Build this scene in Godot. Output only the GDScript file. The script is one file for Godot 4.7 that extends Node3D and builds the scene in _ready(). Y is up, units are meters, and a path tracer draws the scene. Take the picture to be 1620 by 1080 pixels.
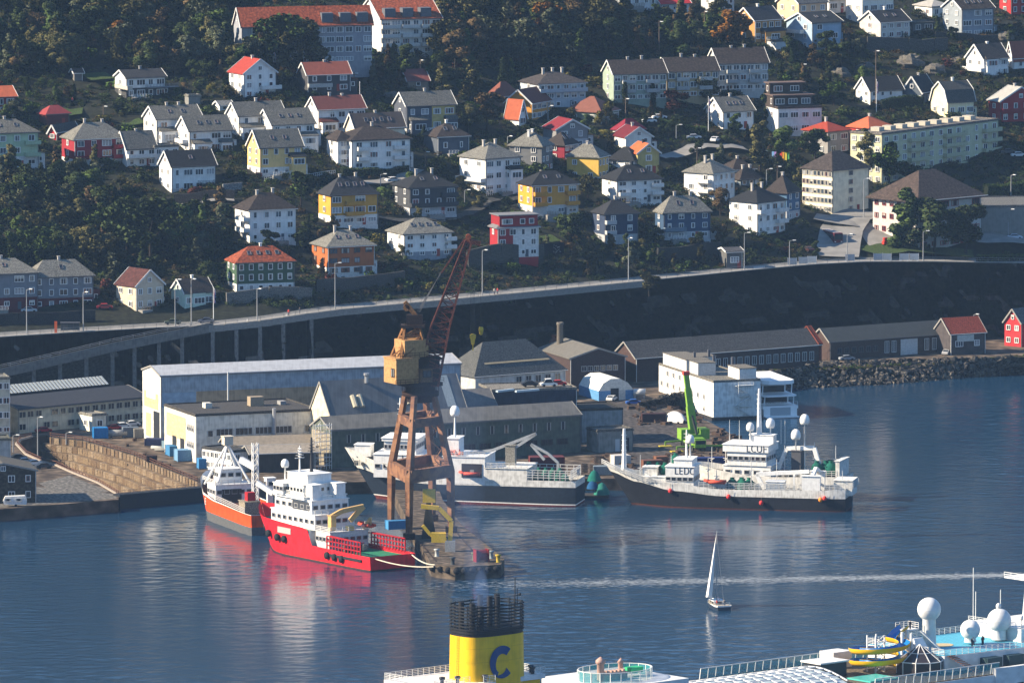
extends Node3D
# A harbour town seen through a long lens from a mountain viewpoint. Units are metres, y is up.
const F := 16000.0                       # focal length in pixels of the 1620 px wide photograph
const EYE := Vector3(0, 320, 0)
const TILT := 0.113796                   # 6.52 degrees downwards
var rng := RandomNumberGenerator.new()
var mats := {}
var meshes := {}
var taken := {}
var tex := {}
var road_pts: PackedVector3Array = []    # front edge of the cliff road
var blocked: Array = []                  # footprints that plants keep clear of: [x, z, radius]
var hill_noise := FastNoiseLite.new()

func ray(px: float, py: float) -> Vector3:
	return Vector3((px - 810.0) / F, (540.0 - py) / F, -1.0).rotated(Vector3.RIGHT, -TILT)
func at_h(px: float, py: float, h: float) -> Vector3:
	var r := ray(px, py)
	return EYE + r * ((h - EYE.y) / r.y)
func at_d(px: float, py: float, d: float) -> Vector3:
	var r := ray(px, py)
	return EYE + r * (d / -r.z)
func ppm(p: Vector3) -> float:
	var fw := Vector3(0, 0, -1).rotated(Vector3.RIGHT, -TILT)
	return F / (p - EYE).dot(fw)
func road_edge(x: float) -> Vector3:
	var n := road_pts.size()
	for i in n - 1:
		if x <= road_pts[i + 1].x or i == n - 2:
			var a := road_pts[i]
			var b := road_pts[i + 1]
			return a.lerp(b, clampf((x - a.x) / (b.x - a.x), -0.5, 1.5))
	return road_pts[n - 1]
func hill(x: float, z: float) -> float:
	var e := road_edge(x)
	var t := e.z - z
	if t < 9.0:
		return e.y
	var u := t - 9.0
	var g := 0.225 * u
	if u > 330.0:
		g = 0.225 * 330.0 + 0.42 * (u - 330.0)
	g = minf(g, 210.0 + 0.02 * u)
	g += 5.0 * smoothstep(40.0, 60.0, u) * smoothstep(60.0, 110.0, x) * 0.0
	var k := minf(1.0, u / 18.0)
	return e.y + g + k * (0.9 * hill_noise.get_noise_2d(x * 2.2, z * 2.2) + 2.2 * hill_noise.get_noise_2d(x * 0.7 + 300.0, z * 0.7))
func at_ground(px: float, py: float) -> Vector3:
	var d := 2600.0
	var last := d
	while d < 3600.0:
		var p := at_d(px, py, d)
		if p.y <= hill(p.x, p.z):
			var lo := last
			var hi := d
			for i in 12:
				var m := 0.5 * (lo + hi)
				var q := at_d(px, py, m)
				if q.y <= hill(q.x, q.z): hi = m
				else: lo = m
			return at_d(px, py, hi)
		last = d
		d += 3.0
	return at_d(px, py, 3000.0)

func numbered(called: String) -> String:
	var n: int = taken.get(called, 0)
	taken[called] = n + 1
	return called if n == 0 else "%s_%03d" % [called, n]
func tag(o: Node, label: String, category: String, group := "", kind := "") -> void:
	if label: o.set_meta("label", label)
	if category: o.set_meta("category", category)
	if group: o.set_meta("group", group)
	if kind: o.set_meta("kind", kind)
func thing(called: String, label: String, category: String, at := Vector3.ZERO, turn := 0.0, group := "") -> Node3D:
	var o := Node3D.new()
	o.name = numbered(called)
	add_child(o)
	o.position = at
	o.rotation.y = turn
	tag(o, label, category, group)
	return o
func mb() -> SurfaceTool:
	var st := SurfaceTool.new()
	st.begin(Mesh.PRIMITIVE_TRIANGLES)
	st.set_smooth_group(-1)
	return st
func smooth() -> SurfaceTool:
	var st := SurfaceTool.new()
	st.begin(Mesh.PRIMITIVE_TRIANGLES)
	st.set_smooth_group(0)
	return st
func put(called: String, mesh: Mesh, m: Material, parent: Node, at := Transform3D.IDENTITY) -> MeshInstance3D:
	var o := MeshInstance3D.new()
	o.name = called if parent != self else numbered(called)
	o.mesh = mesh
	if m: o.material_override = m
	o.transform = at
	parent.add_child(o, true)
	return o
func part(called: String, st: SurfaceTool, m: Material, parent: Node, at := Transform3D.IDENTITY) -> MeshInstance3D:
	st.generate_normals()
	return put(called, st.commit(), m, parent, at)
func structure(called: String, st: SurfaceTool, m: Material) -> MeshInstance3D:
	var o := part(called, st, m, self)
	o.set_meta("kind", "structure")
	return o
func shift(v: Vector3, turn := 0.0) -> Transform3D:
	return Transform3D(Basis(Vector3.UP, turn), v)

func tri(st: SurfaceTool, a: Vector3, b: Vector3, c: Vector3) -> void:
	st.add_vertex(a); st.add_vertex(b); st.add_vertex(c)
func quad(st: SurfaceTool, a: Vector3, b: Vector3, c: Vector3, d: Vector3) -> void:
	tri(st, a, b, c); tri(st, a, c, d)
func box(st: SurfaceTool, c: Vector3, s: Vector3, b := Basis.IDENTITY) -> void:
	var v: Array[Vector3] = []
	for i in 8:
		v.append(c + b * Vector3(s.x * (0.5 if i & 1 else -0.5), s.y * (0.5 if i & 2 else -0.5), s.z * (0.5 if i & 4 else -0.5)))
	quad(st, v[4], v[6], v[7], v[5]); quad(st, v[1], v[3], v[2], v[0])
	quad(st, v[0], v[2], v[6], v[4]); quad(st, v[5], v[7], v[3], v[1])
	quad(st, v[2], v[3], v[7], v[6]); quad(st, v[0], v[4], v[5], v[1])
func box2(st: SurfaceTool, a: Vector3, b: Vector3) -> void:
	box(st, (a + b) * 0.5, (b - a).abs())
func bar(st: SurfaceTool, a: Vector3, b: Vector3, w: float, h := 0.0) -> void:
	var d := b - a
	var l := d.length()
	if l < 0.001: return
	var f := d / l
	var up := Vector3.UP if absf(f.y) < 0.95 else Vector3.RIGHT
	var s := f.cross(up).normalized()
	box(st, (a + b) * 0.5, Vector3(w, h if h > 0.0 else w, l), Basis(s, s.cross(f).normalized() * -1.0, f))
func tube(st: SurfaceTool, a: Vector3, b: Vector3, r0: float, r1: float, n := 8, caps := true) -> void:
	var f := (b - a).normalized()
	var up := Vector3.UP if absf(f.y) < 0.95 else Vector3.RIGHT
	var s := f.cross(up).normalized()
	var u := s.cross(f)
	for i in n:
		var t0 := TAU * i / n
		var t1 := TAU * (i + 1) / n
		var e0 := s * cos(t0) + u * sin(t0)
		var e1 := s * cos(t1) + u * sin(t1)
		quad(st, a + e0 * r0, b + e0 * r1, b + e1 * r1, a + e1 * r0)
		if caps:
			tri(st, b, b + e1 * r1, b + e0 * r1)
			tri(st, a, a + e0 * r0, a + e1 * r0)
func lathe(st: SurfaceTool, prof: Array, n := 12, at := Vector3.ZERO) -> void:
	for k in prof.size() - 1:
		var p: Vector2 = prof[k]
		var q: Vector2 = prof[k + 1]
		for i in n:
			var t0 := TAU * i / n
			var t1 := TAU * (i + 1) / n
			var a := at + Vector3(cos(t0) * p.x, p.y, sin(t0) * p.x)
			var b := at + Vector3(cos(t1) * p.x, p.y, sin(t1) * p.x)
			var c := at + Vector3(cos(t1) * q.x, q.y, sin(t1) * q.x)
			var d := at + Vector3(cos(t0) * q.x, q.y, sin(t0) * q.x)
			if p.x > 0.0001: tri(st, a, b, c)
			if q.x > 0.0001: tri(st, a, c, d)
func ball(st: SurfaceTool, c: Vector3, r: float, n := 12, sy := 1.0) -> void:
	var prof := []
	var m := maxi(4, n / 2)
	for i in m + 1:
		var t := -PI / 2 + PI * i / m
		prof.append(Vector2(maxf(cos(t) * r, 0.0), sin(t) * r * sy))
	lathe(st, prof, n, c)
func prism(st: SurfaceTool, poly: PackedVector2Array, y0: float, y1: float) -> void:
	var idx := Geometry2D.triangulate_polygon(poly)
	for i in range(0, idx.size(), 3):
		tri(st, Vector3(poly[idx[i]].x, y1, poly[idx[i]].y), Vector3(poly[idx[i + 1]].x, y1, poly[idx[i + 1]].y), Vector3(poly[idx[i + 2]].x, y1, poly[idx[i + 2]].y))
	for i in poly.size():
		var a := poly[i]
		var b := poly[(i + 1) % poly.size()]
		quad(st, Vector3(a.x, y0, a.y), Vector3(a.x, y1, a.y), Vector3(b.x, y1, b.y), Vector3(b.x, y0, b.y))
func rail(st: SurfaceTool, pts: Array, h := 1.1, step := 2.0, w := 0.07, lines := 3) -> void:
	for i in pts.size() - 1:
		var a: Vector3 = pts[i]
		var b: Vector3 = pts[i + 1]
		for k in lines:
			var y := Vector3(0, h * (k + 1) / lines, 0)
			bar(st, a + y, b + y, w)
		var n := maxi(1, int(a.distance_to(b) / step))
		for k in n + 1:
			var p := a.lerp(b, float(k) / n)
			bar(st, p, p + Vector3(0, h, 0), w)
func lettering(words: String, size: float, m: Material, parent: Node, at: Transform3D, called := "lettering") -> MeshInstance3D:
	var t := TextMesh.new()
	var f := SystemFont.new()
	f.font_names = PackedStringArray(["Droid Sans"])
	f.font_weight = 500
	t.font = f
	t.text = words
	t.font_size = 32
	t.pixel_size = size / 23.0
	t.depth = 0.05
	var o := put(called, t, m, parent, at)
	o.set_meta("kind", "stuff")
	return o

func noise_tex(key: String, freq: float, lo: float, hi: float, size := 512, kind := FastNoiseLite.FRACTAL_FBM, oct := 5, seed_ := 1, pw := 1.0) -> void:
	var n := FastNoiseLite.new()
	n.seed = seed_
	n.frequency = freq
	n.fractal_type = kind
	n.fractal_octaves = oct
	var src := n.get_seamless_image(size, size)
	src.convert(Image.FORMAT_L8)
	var im := Image.create(size, size, true, Image.FORMAT_RGB8)
	for y in size:
		for x in size:
			var v := lerpf(lo, hi, pow(src.get_pixel(x, y).r, pw))
			im.set_pixel(x, y, Color(v, v, v))
	im.generate_mipmaps()
	tex[key] = ImageTexture.create_from_image(im)
func make_textures() -> void:
	noise_tex("grime", 0.012, 0.78, 1.0, 512, FastNoiseLite.FRACTAL_FBM, 6, 3)
	noise_tex("patch", 0.02, 0.35, 1.0, 512, FastNoiseLite.FRACTAL_FBM, 6, 8, 1.3)
	noise_tex("rock", 0.02, 0.2, 1.0, 512, FastNoiseLite.FRACTAL_RIDGED, 6, 5)
	var sn := FastNoiseLite.new()
	sn.seed = 41
	sn.frequency = 1.0
	sn.fractal_octaves = 2
	for q in [["streak", 0.82], ["wash", 0.91]]:
		var sk := Image.create(512, 512, true, Image.FORMAT_RGB8)
		for y in 512:
			for x in 512:
				var a := sn.get_noise_2d(x * 0.05, y * 0.003) * 0.5 + sn.get_noise_2d(x * 0.010 + 90.0, y * 0.010) * 0.6
				var v := lerpf(1.0, float(q[1]), smoothstep(-0.35, 0.55, a))
				sk.set_pixel(x, y, Color(v, v * lerpf(0.985, 1.0, v), v * lerpf(0.96, 1.0, v)))
		sk.generate_mipmaps()
		tex[q[0]] = ImageTexture.create_from_image(sk)
	var r := RandomNumberGenerator.new()
	r.seed = 77
	var im := Image.create(256, 256, true, Image.FORMAT_RGB8)
	for row in 64:
		var x := 0
		while x < 256:
			var w := r.randi_range(4, 7)
			var v := r.randf_range(0.42, 1.0)
			im.fill_rect(Rect2i(x, row * 4, w, 4), Color(v, v, v * r.randf_range(0.97, 1.03)))
			x += w
		im.fill_rect(Rect2i(0, row * 4 + 3, 256, 1), Color(0.5, 0.5, 0.5))
	im.generate_mipmaps()
	tex["slate"] = ImageTexture.create_from_image(im)
	var n := FastNoiseLite.new()
	n.seed = 21
	n.frequency = 0.008
	n.fractal_octaves = 5
	var src := n.get_seamless_image(512, 512)
	var rs := Image.create(512, 512, true, Image.FORMAT_RGB8)
	for y in 512:
		for x in 512:
			var v := src.get_pixel(x, y).r
			var c := Color(0.60, 0.42, 0.27).lerp(Color(0.38, 0.25, 0.19), smoothstep(0.35, 0.68, v))
			rs.set_pixel(x, y, c.lerp(Color(0.50, 0.38, 0.31), 0.4 * smoothstep(0.5, 0.25, v)))
	rs.generate_mipmaps()
	tex["rust"] = ImageTexture.create_from_image(rs)
	var bk := Image.create(256, 256, true, Image.FORMAT_RGB8)
	bk.fill(Color(0.75, 0.72, 0.7))
	for row in 32:
		var x := -(row % 2) * 8
		while x < 256:
			var v := r.randf_range(0.7, 1.0)
			bk.fill_rect(Rect2i(x, row * 8, 15, 7), Color(v, v * 0.97, v * 0.95))
			x += 16
	bk.generate_mipmaps()
	tex["brick"] = ImageTexture.create_from_image(bk)
func mat(lin: Color, rough := 0.85, t := "grime", size := 9.0, metal := 0.0) -> StandardMaterial3D:
	var key := "%s|%.2f|%s|%.1f|%.1f" % [lin.to_html(), rough, t, size, metal]
	if mats.has(key): return mats[key]
	var m := StandardMaterial3D.new()
	m.albedo_color = lin.linear_to_srgb()
	m.roughness = rough
	m.metallic = metal
	m.metallic_specular = 0.3
	if t:
		m.albedo_texture = tex[t]
		m.uv1_triplanar = true
		m.uv1_world_triplanar = true
		m.uv1_scale = Vector3.ONE / size
	mats[key] = m
	return m
func pm(lin: Color, rough: float) -> StandardMaterial3D:
	return mat(lin, rough, "", 1.0)
func V(x: float, y: float, z: float) -> Vector3:
	return Vector3(x, y, z)
func C(r: float, g: float, b: float) -> Color:
	return Color(r, g, b)
func glass_dark(i: int) -> StandardMaterial3D:
	var cols := [C(0.02, 0.025, 0.03), C(0.035, 0.045, 0.06), C(0.10, 0.11, 0.12), C(0.30, 0.29, 0.27)]
	return mat(cols[i % 4], 0.12, "")

func _ready() -> void:
	rng.seed = 4711
	make_textures()
	var cam := Camera3D.new()
	cam.name = "camera"
	cam.position = EYE
	cam.rotation.x = -TILT
	cam.fov = rad_to_deg(2.0 * atan(540.0 / F))
	cam.near = 5.0
	cam.far = 9000.0
	add_child(cam)
	cam.current = true
	var we := WorldEnvironment.new()
	we.name = "world_environment"
	var env := Environment.new()
	env.background_mode = Environment.BG_SKY
	var sm := ProceduralSkyMaterial.new()
	sm.sky_top_color = Color(0.265, 0.40, 0.57)
	sm.sky_horizon_color = Color(0.56, 0.69, 0.80)
	sm.sky_curve = 0.12
	sm.ground_bottom_color = Color(0.08, 0.11, 0.15)
	sm.ground_horizon_color = Color(0.40, 0.52, 0.66)
	sm.sky_energy_multiplier = 1.0
	sm.sun_angle_max = 3.0
	var sky := Sky.new()
	sky.sky_material = sm
	env.sky = sky
	env.tonemap_mode = Environment.TONE_MAPPER_LINEAR
	env.tonemap_exposure = 2.6
	env.sdfgi_enabled = true
	env.ssao_enabled = true
	env.ssil_enabled = true
	env.fog_enabled = true
	env.fog_light_color = Color(0.66, 0.82, 1.0)
	env.fog_density = 0.000021
	env.volumetric_fog_enabled = true
	env.volumetric_fog_density = 0.0
	we.environment = env
	add_child(we)
	var sun := DirectionalLight3D.new()
	sun.name = "sun"
	sun.light_color = Color(1.0, 0.93, 0.82)
	sun.light_energy = 1.6
	sun.light_angular_distance = 0.5
	sun.shadow_enabled = true
	add_child(sun)
	sun.look_at_from_position(Vector3(-86, 50, 10), Vector3.ZERO)
	hill_noise.seed = 12
	hill_noise.frequency = 0.03
	for r in [[-700, 585, 21.0], [0, 533, 22.5], [130, 525, 23.0], [253, 518, 23.5], [337, 515, 24.0], [413, 507, 24.5], [493, 495, 25.0], [540, 489, 25.0], [760, 469, 25.0], [1000, 446, 25.0], [1200, 426, 25.0], [1290, 418, 25.0], [1370, 414, 25.0], [1480, 414, 24.3], [1620, 416, 23.0], [2300, 430, 18.0]]:
		road_pts.append(at_h(r[0], r[1], r[2]))
	build_land()
	build_water()
	build_houses()
	build_yard()
	build_ships()
	build_crane()
	build_cruise_ship()
	build_street_things()
	build_plants()

# ================================================================ land and water
var yard_poly: PackedVector2Array = []
var dock_poly: PackedVector2Array = []
var pier_poly: PackedVector2Array = []
const QUAY := 3.0
func flat(pts: Array, h: float) -> PackedVector2Array:
	var r: PackedVector2Array = []
	for p in pts:
		var v := at_h(p[0], p[1], h)
		r.append(Vector2(v.x, v.z))
	return r
func grid_mesh(rows: Array, called: String, m: Material) -> MeshInstance3D:
	var v := PackedVector3Array()
	var n := PackedVector3Array()
	var idx := PackedInt32Array()
	var w: int = rows[0].size()
	for j in rows.size():
		var row: PackedVector3Array = rows[j]
		var r0: PackedVector3Array = rows[maxi(0, j - 1)]
		var r1: PackedVector3Array = rows[mini(rows.size() - 1, j + 1)]
		for i in w:
			v.append(row[i])
			var nn := (row[mini(w - 1, i + 1)] - row[maxi(0, i - 1)]).cross(r1[i] - r0[i]).normalized()
			n.append(nn if nn.y >= 0.0 else -nn)
			if i and j:
				var k := j * w + i
				idx.append_array([k - w - 1, k, k - w, k - w - 1, k - 1, k])
	var a := []
	a.resize(Mesh.ARRAY_MAX)
	a[Mesh.ARRAY_VERTEX] = v
	a[Mesh.ARRAY_NORMAL] = n
	a[Mesh.ARRAY_INDEX] = idx
	var am := ArrayMesh.new()
	am.add_surface_from_arrays(Mesh.PRIMITIVE_TRIANGLES, a)
	var o := put(called, am, m, self)
	o.set_meta("kind", "structure")
	return o
func strip(called: String, line: Array, width: float, m: Material, lift := 0.22) -> void:
	var pts: Array[Vector3] = []
	for k in line.size() - 1:
		var a := at_ground(line[k][0], line[k][1])
		var b := at_ground(line[k + 1][0], line[k + 1][1])
		var n := maxi(2, int(a.distance_to(b) / 2.5))
		for i in n: pts.append(a.lerp(b, float(i) / n))
		if k == line.size() - 2: pts.append(b)
	var rows := []
	for i in pts.size():
		var d := pts[mini(i + 1, pts.size() - 1)] - pts[maxi(i - 1, 0)]
		var s := Vector3(-d.z, 0, d.x).normalized()
		var row := PackedVector3Array()
		for k in 5:
			var q := pts[i] + s * width * (k / 4.0 - 0.5)
			q.y = hill(q.x, q.z)
			row.append(q)
		var top := -1e9
		for q in row: top = maxf(top, q.y)
		for k in 5: row[k].y = lerpf(row[k].y, top, 0.6) + lift
		rows.append(row)
		blocked.append([pts[i].x, pts[i].z, width * 0.5 + 0.8])
	grid_mesh(rows, called, m)
func build_land() -> void:
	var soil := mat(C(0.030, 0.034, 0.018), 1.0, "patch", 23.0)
	var asphalt := mat(C(0.25, 0.24, 0.225), 0.95, "grime", 37.0)
	var rows := []
	var t := 8.6
	while t < 1500.0:
		var row := PackedVector3Array()
		var x := -420.0
		while x <= 420.0:
			var e := road_edge(x)
			var z := e.z - t
			row.append(Vector3(x, hill(x, z) - (0.25 if t < 9.0 else 0.0), z))
			x += 3.5
		rows.append(row)
		t += 3.5 if t < 380.0 else 40.0
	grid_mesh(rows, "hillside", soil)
	for side in [-1.0, 1.0]:                 # the shore and hill go on to either side, far outside the frame
		rows = []
		for tt in [-30.0, -1.0, 8.6, 60.0, 140.0, 260.0, 420.0, 700.0, 1100.0, 1500.0]:
			var row := PackedVector3Array()
			for i in 14:
				var xx: float = side * (418.0 + i * 90.0)
				var e := road_edge(xx)
				row.append(Vector3(xx, -3.0 if tt < -20.0 else hill(xx, e.z - tt) - 0.2, e.z - tt))
			rows.append(row)
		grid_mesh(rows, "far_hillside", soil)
	rows = []
	for tt in [-0.15, 1.2, 3.4, 5.6, 8.9]:
		var row := PackedVector3Array()
		var x := -420.0
		while x <= 420.0:
			var e := road_edge(x)
			row.append(Vector3(x, e.y + 0.02, e.z - tt))
			x += 4.0
		rows.append(row)
	grid_mesh(rows, "road", asphalt)
	var pv := mb()
	var mk := mb()
	var x := -418.0
	var k := 0
	while x < 418.0:
		var a := road_edge(x)
		var b := road_edge(x + 2.0)
		for q in [[-0.1, 1.5, 0.14], [8.0, 9.4, 0.14]]:
			var a0: Vector3 = a + Vector3(0, 0, -q[0])
			var b0: Vector3 = b + Vector3(0, 0, -q[0])
			var a1: Vector3 = a + Vector3(0, 0, -q[1])
			var b1: Vector3 = b + Vector3(0, 0, -q[1])
			var u := Vector3(0, q[2], 0)
			quad(pv, a0 + u, a1 + u, b1 + u, b0 + u)
			quad(pv, a0, a0 + u, b0 + u, b0)
			quad(pv, a1, a1 + u, b1 + u, b1)
		if k % 4 < 2:
			var z0 := Vector3(0, 0.03, -4.65)
			var z1 := Vector3(0, 0.03, -4.85)
			quad(mk, a + z0, a + z1, b + z1, b + z0)
		x += 2.0
		k += 1
	for zx in [395.0, 1205.0, 455.0]:
		var c := at_h(zx, 480.0, 25.0).x
		for i in 7:
			var e := road_edge(c)
			var z0 := e.z - 1.9 - i * 0.85
			for s in 1:
				var sl := (road_edge(c + 3.0) - e) / 3.0
				quad(mk, Vector3(c, e.y + 0.03, z0), Vector3(c, e.y + 0.03, z0 - 0.45), Vector3(c + 3.2, e.y + 0.03, z0 - 0.45 + sl.z * 3.2), Vector3(c + 3.2, e.y + 0.03, z0 + sl.z * 3.2))
	structure("pavement", pv, mat(C(0.30, 0.29, 0.27), 0.95, "grime", 6.0))
	structure("road_markings", mk, mat(C(0.75, 0.75, 0.72), 0.8, "grime", 3.0))
	rows = []
	var rock_n := FastNoiseLite.new()
	rock_n.seed = 9
	rock_n.frequency = 0.06
	for half in 2:
		rows = []
		for j in 15:
			var row := PackedVector3Array()
			x = -420.0 if half == 0 else -54.0
			while x <= (-54.0 if half == 0 else 420.0):
				var e := road_edge(x)
				var f := j / 14.0
				var y := lerpf(e.y - 0.05, 1.5, f)
				var wall_part := smoothstep(-20.0, -60.0, x)       # masonry further left, rough rock on the right
				var out := 0.3 + f * 6.0 * (1.0 - 0.75 * wall_part) + (1.0 - 0.8 * wall_part) * minf(1.0, f * 5.0) * 2.6 * (rock_n.get_noise_3d(x * 1.2, y * 2.5, 3.0) + 0.5 * rock_n.get_noise_3d(x * 4.0, y * 5.0, 8.0))
				row.append(Vector3(x, y, e.z + out))
				x += 1.5
			rows.append(row)
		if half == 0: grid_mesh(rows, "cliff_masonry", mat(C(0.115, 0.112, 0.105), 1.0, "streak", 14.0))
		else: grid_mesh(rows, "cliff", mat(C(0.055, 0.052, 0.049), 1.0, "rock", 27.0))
	var beam := mb()
	x = at_h(300, 515, 24.0).x
	while x < at_h(1010, 445, 25.0).x:
		var a := road_edge(x)
		var b := road_edge(x + 3.0)
		box(beam, (a + b) * 0.5 + Vector3(0, -0.75, 0.55), Vector3(a.distance_to(b) + 0.1, 1.7, 0.7), Basis(Vector3.UP, atan2(a.z - b.z, b.x - a.x)))
		x += 3.0
	structure("road_edge_beam", beam, mat(C(0.26, 0.25, 0.23), 0.95, "grime", 5.0))
	var rl := mb()
	x = -330.0
	while x < 330.0:
		var a := road_edge(x) + Vector3(0, 0.1, 0.05)
		var b := road_edge(x + 3.0) + Vector3(0, 0.1, 0.05)
		rail(rl, [a, b], 1.2, 3.1, 0.07, 2)
		x += 3.0
	var rr := part("road_railing", rl, mat(C(0.22, 0.23, 0.24), 0.6, "", 1.0), self)
	tag(rr, "thin grey steel railing along the edge of the cliff road", "railing")
	strip("street", [[1325, 410], [1328, 388], [1332, 368], [1345, 348], [1372, 338]], 12.0, asphalt, 0.3)
	strip("street", [[1290, 345], [1330, 352], [1380, 362], [1400, 390]], 9.0, asphalt, 0.36)
	strip("street", [[545, 345], [640, 352], [720, 345], [770, 320], [860, 318]], 4.0, mat(C(0.11, 0.11, 0.105), 0.95, "patch", 12.0))
	strip("street", [[560, 292], [600, 290], [660, 270]], 4.5, asphalt)
	strip("street", [[1040, 250], [1110, 232], [1180, 240]], 6.0, asphalt)
	strip("street", [[1540, 345], [1600, 342], [1700, 342]], 16.0, asphalt)
	strip("street", [[1480, 366], [1560, 384], [1700, 384]], 13.0, asphalt, 0.3)
	strip("street", [[220, 330], [300, 325], [370, 318]], 3.5, asphalt)
	strip("footpath", [[110, 372], [150, 366], [175, 363]], 2.0, mat(C(0.3, 0.29, 0.26), 0.95, "grime", 6.0))
	var lawn := mat(C(0.085, 0.14, 0.03), 1.0, "patch", 7.0)
	strip("lawn", [[1372, 404], [1420, 398], [1470, 400], [1540, 408]], 14.0, lawn, 0.25)
	strip("lawn", [[90, 178], [130, 178]], 10.0, lawn)
	strip("lawn", [[135, 128], [175, 126]], 9.0, lawn)
	strip("lawn", [[195, 198], [225, 195]], 6.0, lawn)
	strip("lawn", [[850, 385], [880, 382]], 6.0, lawn)
	# --- the shipyard's ground, cut out round the dry dock
	var left := [[187, 783], [155, 764], [110, 746], [88, 736], [67, 731], [41, 719], [26, 703], [31, 696], [49, 691], [75, 689], [81, 692], [130, 697], [169, 708], [212, 721], [255, 739], [285, 751], [312, 762]]
	var outline := [[-900, 860], [0, 805], [187, 790]]
	outline.append_array(left)
	outline.append_array([[314, 771], [440, 766], [600, 761], [935, 757], [1232, 755], [1208, 715], [1135, 674], [1088, 652], [1040, 634], [1190, 590], [1400, 574], [1620, 567], [2300, 548]])
	yard_poly = flat(outline, QUAY)
	var far_x := yard_poly[yard_poly.size() - 1].x
	for i in 14:
		var xx := lerpf(far_x + 2.0, -260.0, i / 13.0)
		yard_poly.append(Vector2(xx, road_edge(xx).z + 0.5))
	dock_poly = flat(left, QUAY)
	var st := mb()
	prism(st, yard_poly, -5.0, QUAY)
	structure("ground", st, mat(C(0.22, 0.165, 0.12), 0.95, "patch", 57.0))
	build_dock(left)
	# --- finger pier with the crane
	pier_poly = flat([[614, 760], [648, 830], [682, 892], [720, 897], [792, 893], [798, 884], [730, 830], [700, 790], [690, 760]], QUAY)
	st = mb()
	prism(st, pier_poly, -5.0, QUAY + 0.004)
	structure("pier_ground", st, mat(C(0.20, 0.155, 0.115), 0.95, "patch", 29.0))
	# --- left apron of lighter concrete, and asphalt in front of the workshops
	st = mb()
	prism(st, flat([[60, 770], [180, 781], [184, 788], [0, 803], [-60, 806]], QUAY + 0.004), QUAY - 0.2, QUAY + 0.006)
	prism(st, flat([[110, 752], [172, 777], [100, 786], [60, 764]], QUAY + 0.004), QUAY - 0.2, QUAY + 0.007)
	structure("apron", st, mat(C(0.30, 0.28, 0.25), 0.95, "patch", 13.0))
	st = mb()
	prism(st, flat([[1000, 700], [1080, 690], [1110, 740], [1000, 752], [960, 750]], QUAY + 0.006), QUAY - 0.2, QUAY + 0.008)
	prism(st, flat([[920, 640], [1010, 625], [1060, 655], [1080, 688], [1000, 698], [930, 690]], QUAY + 0.006), QUAY - 0.2, QUAY + 0.008)
	structure("yard_paving", st, mat(C(0.15, 0.13, 0.12), 0.95, "patch", 19.0))
	build_embankment()
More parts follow.
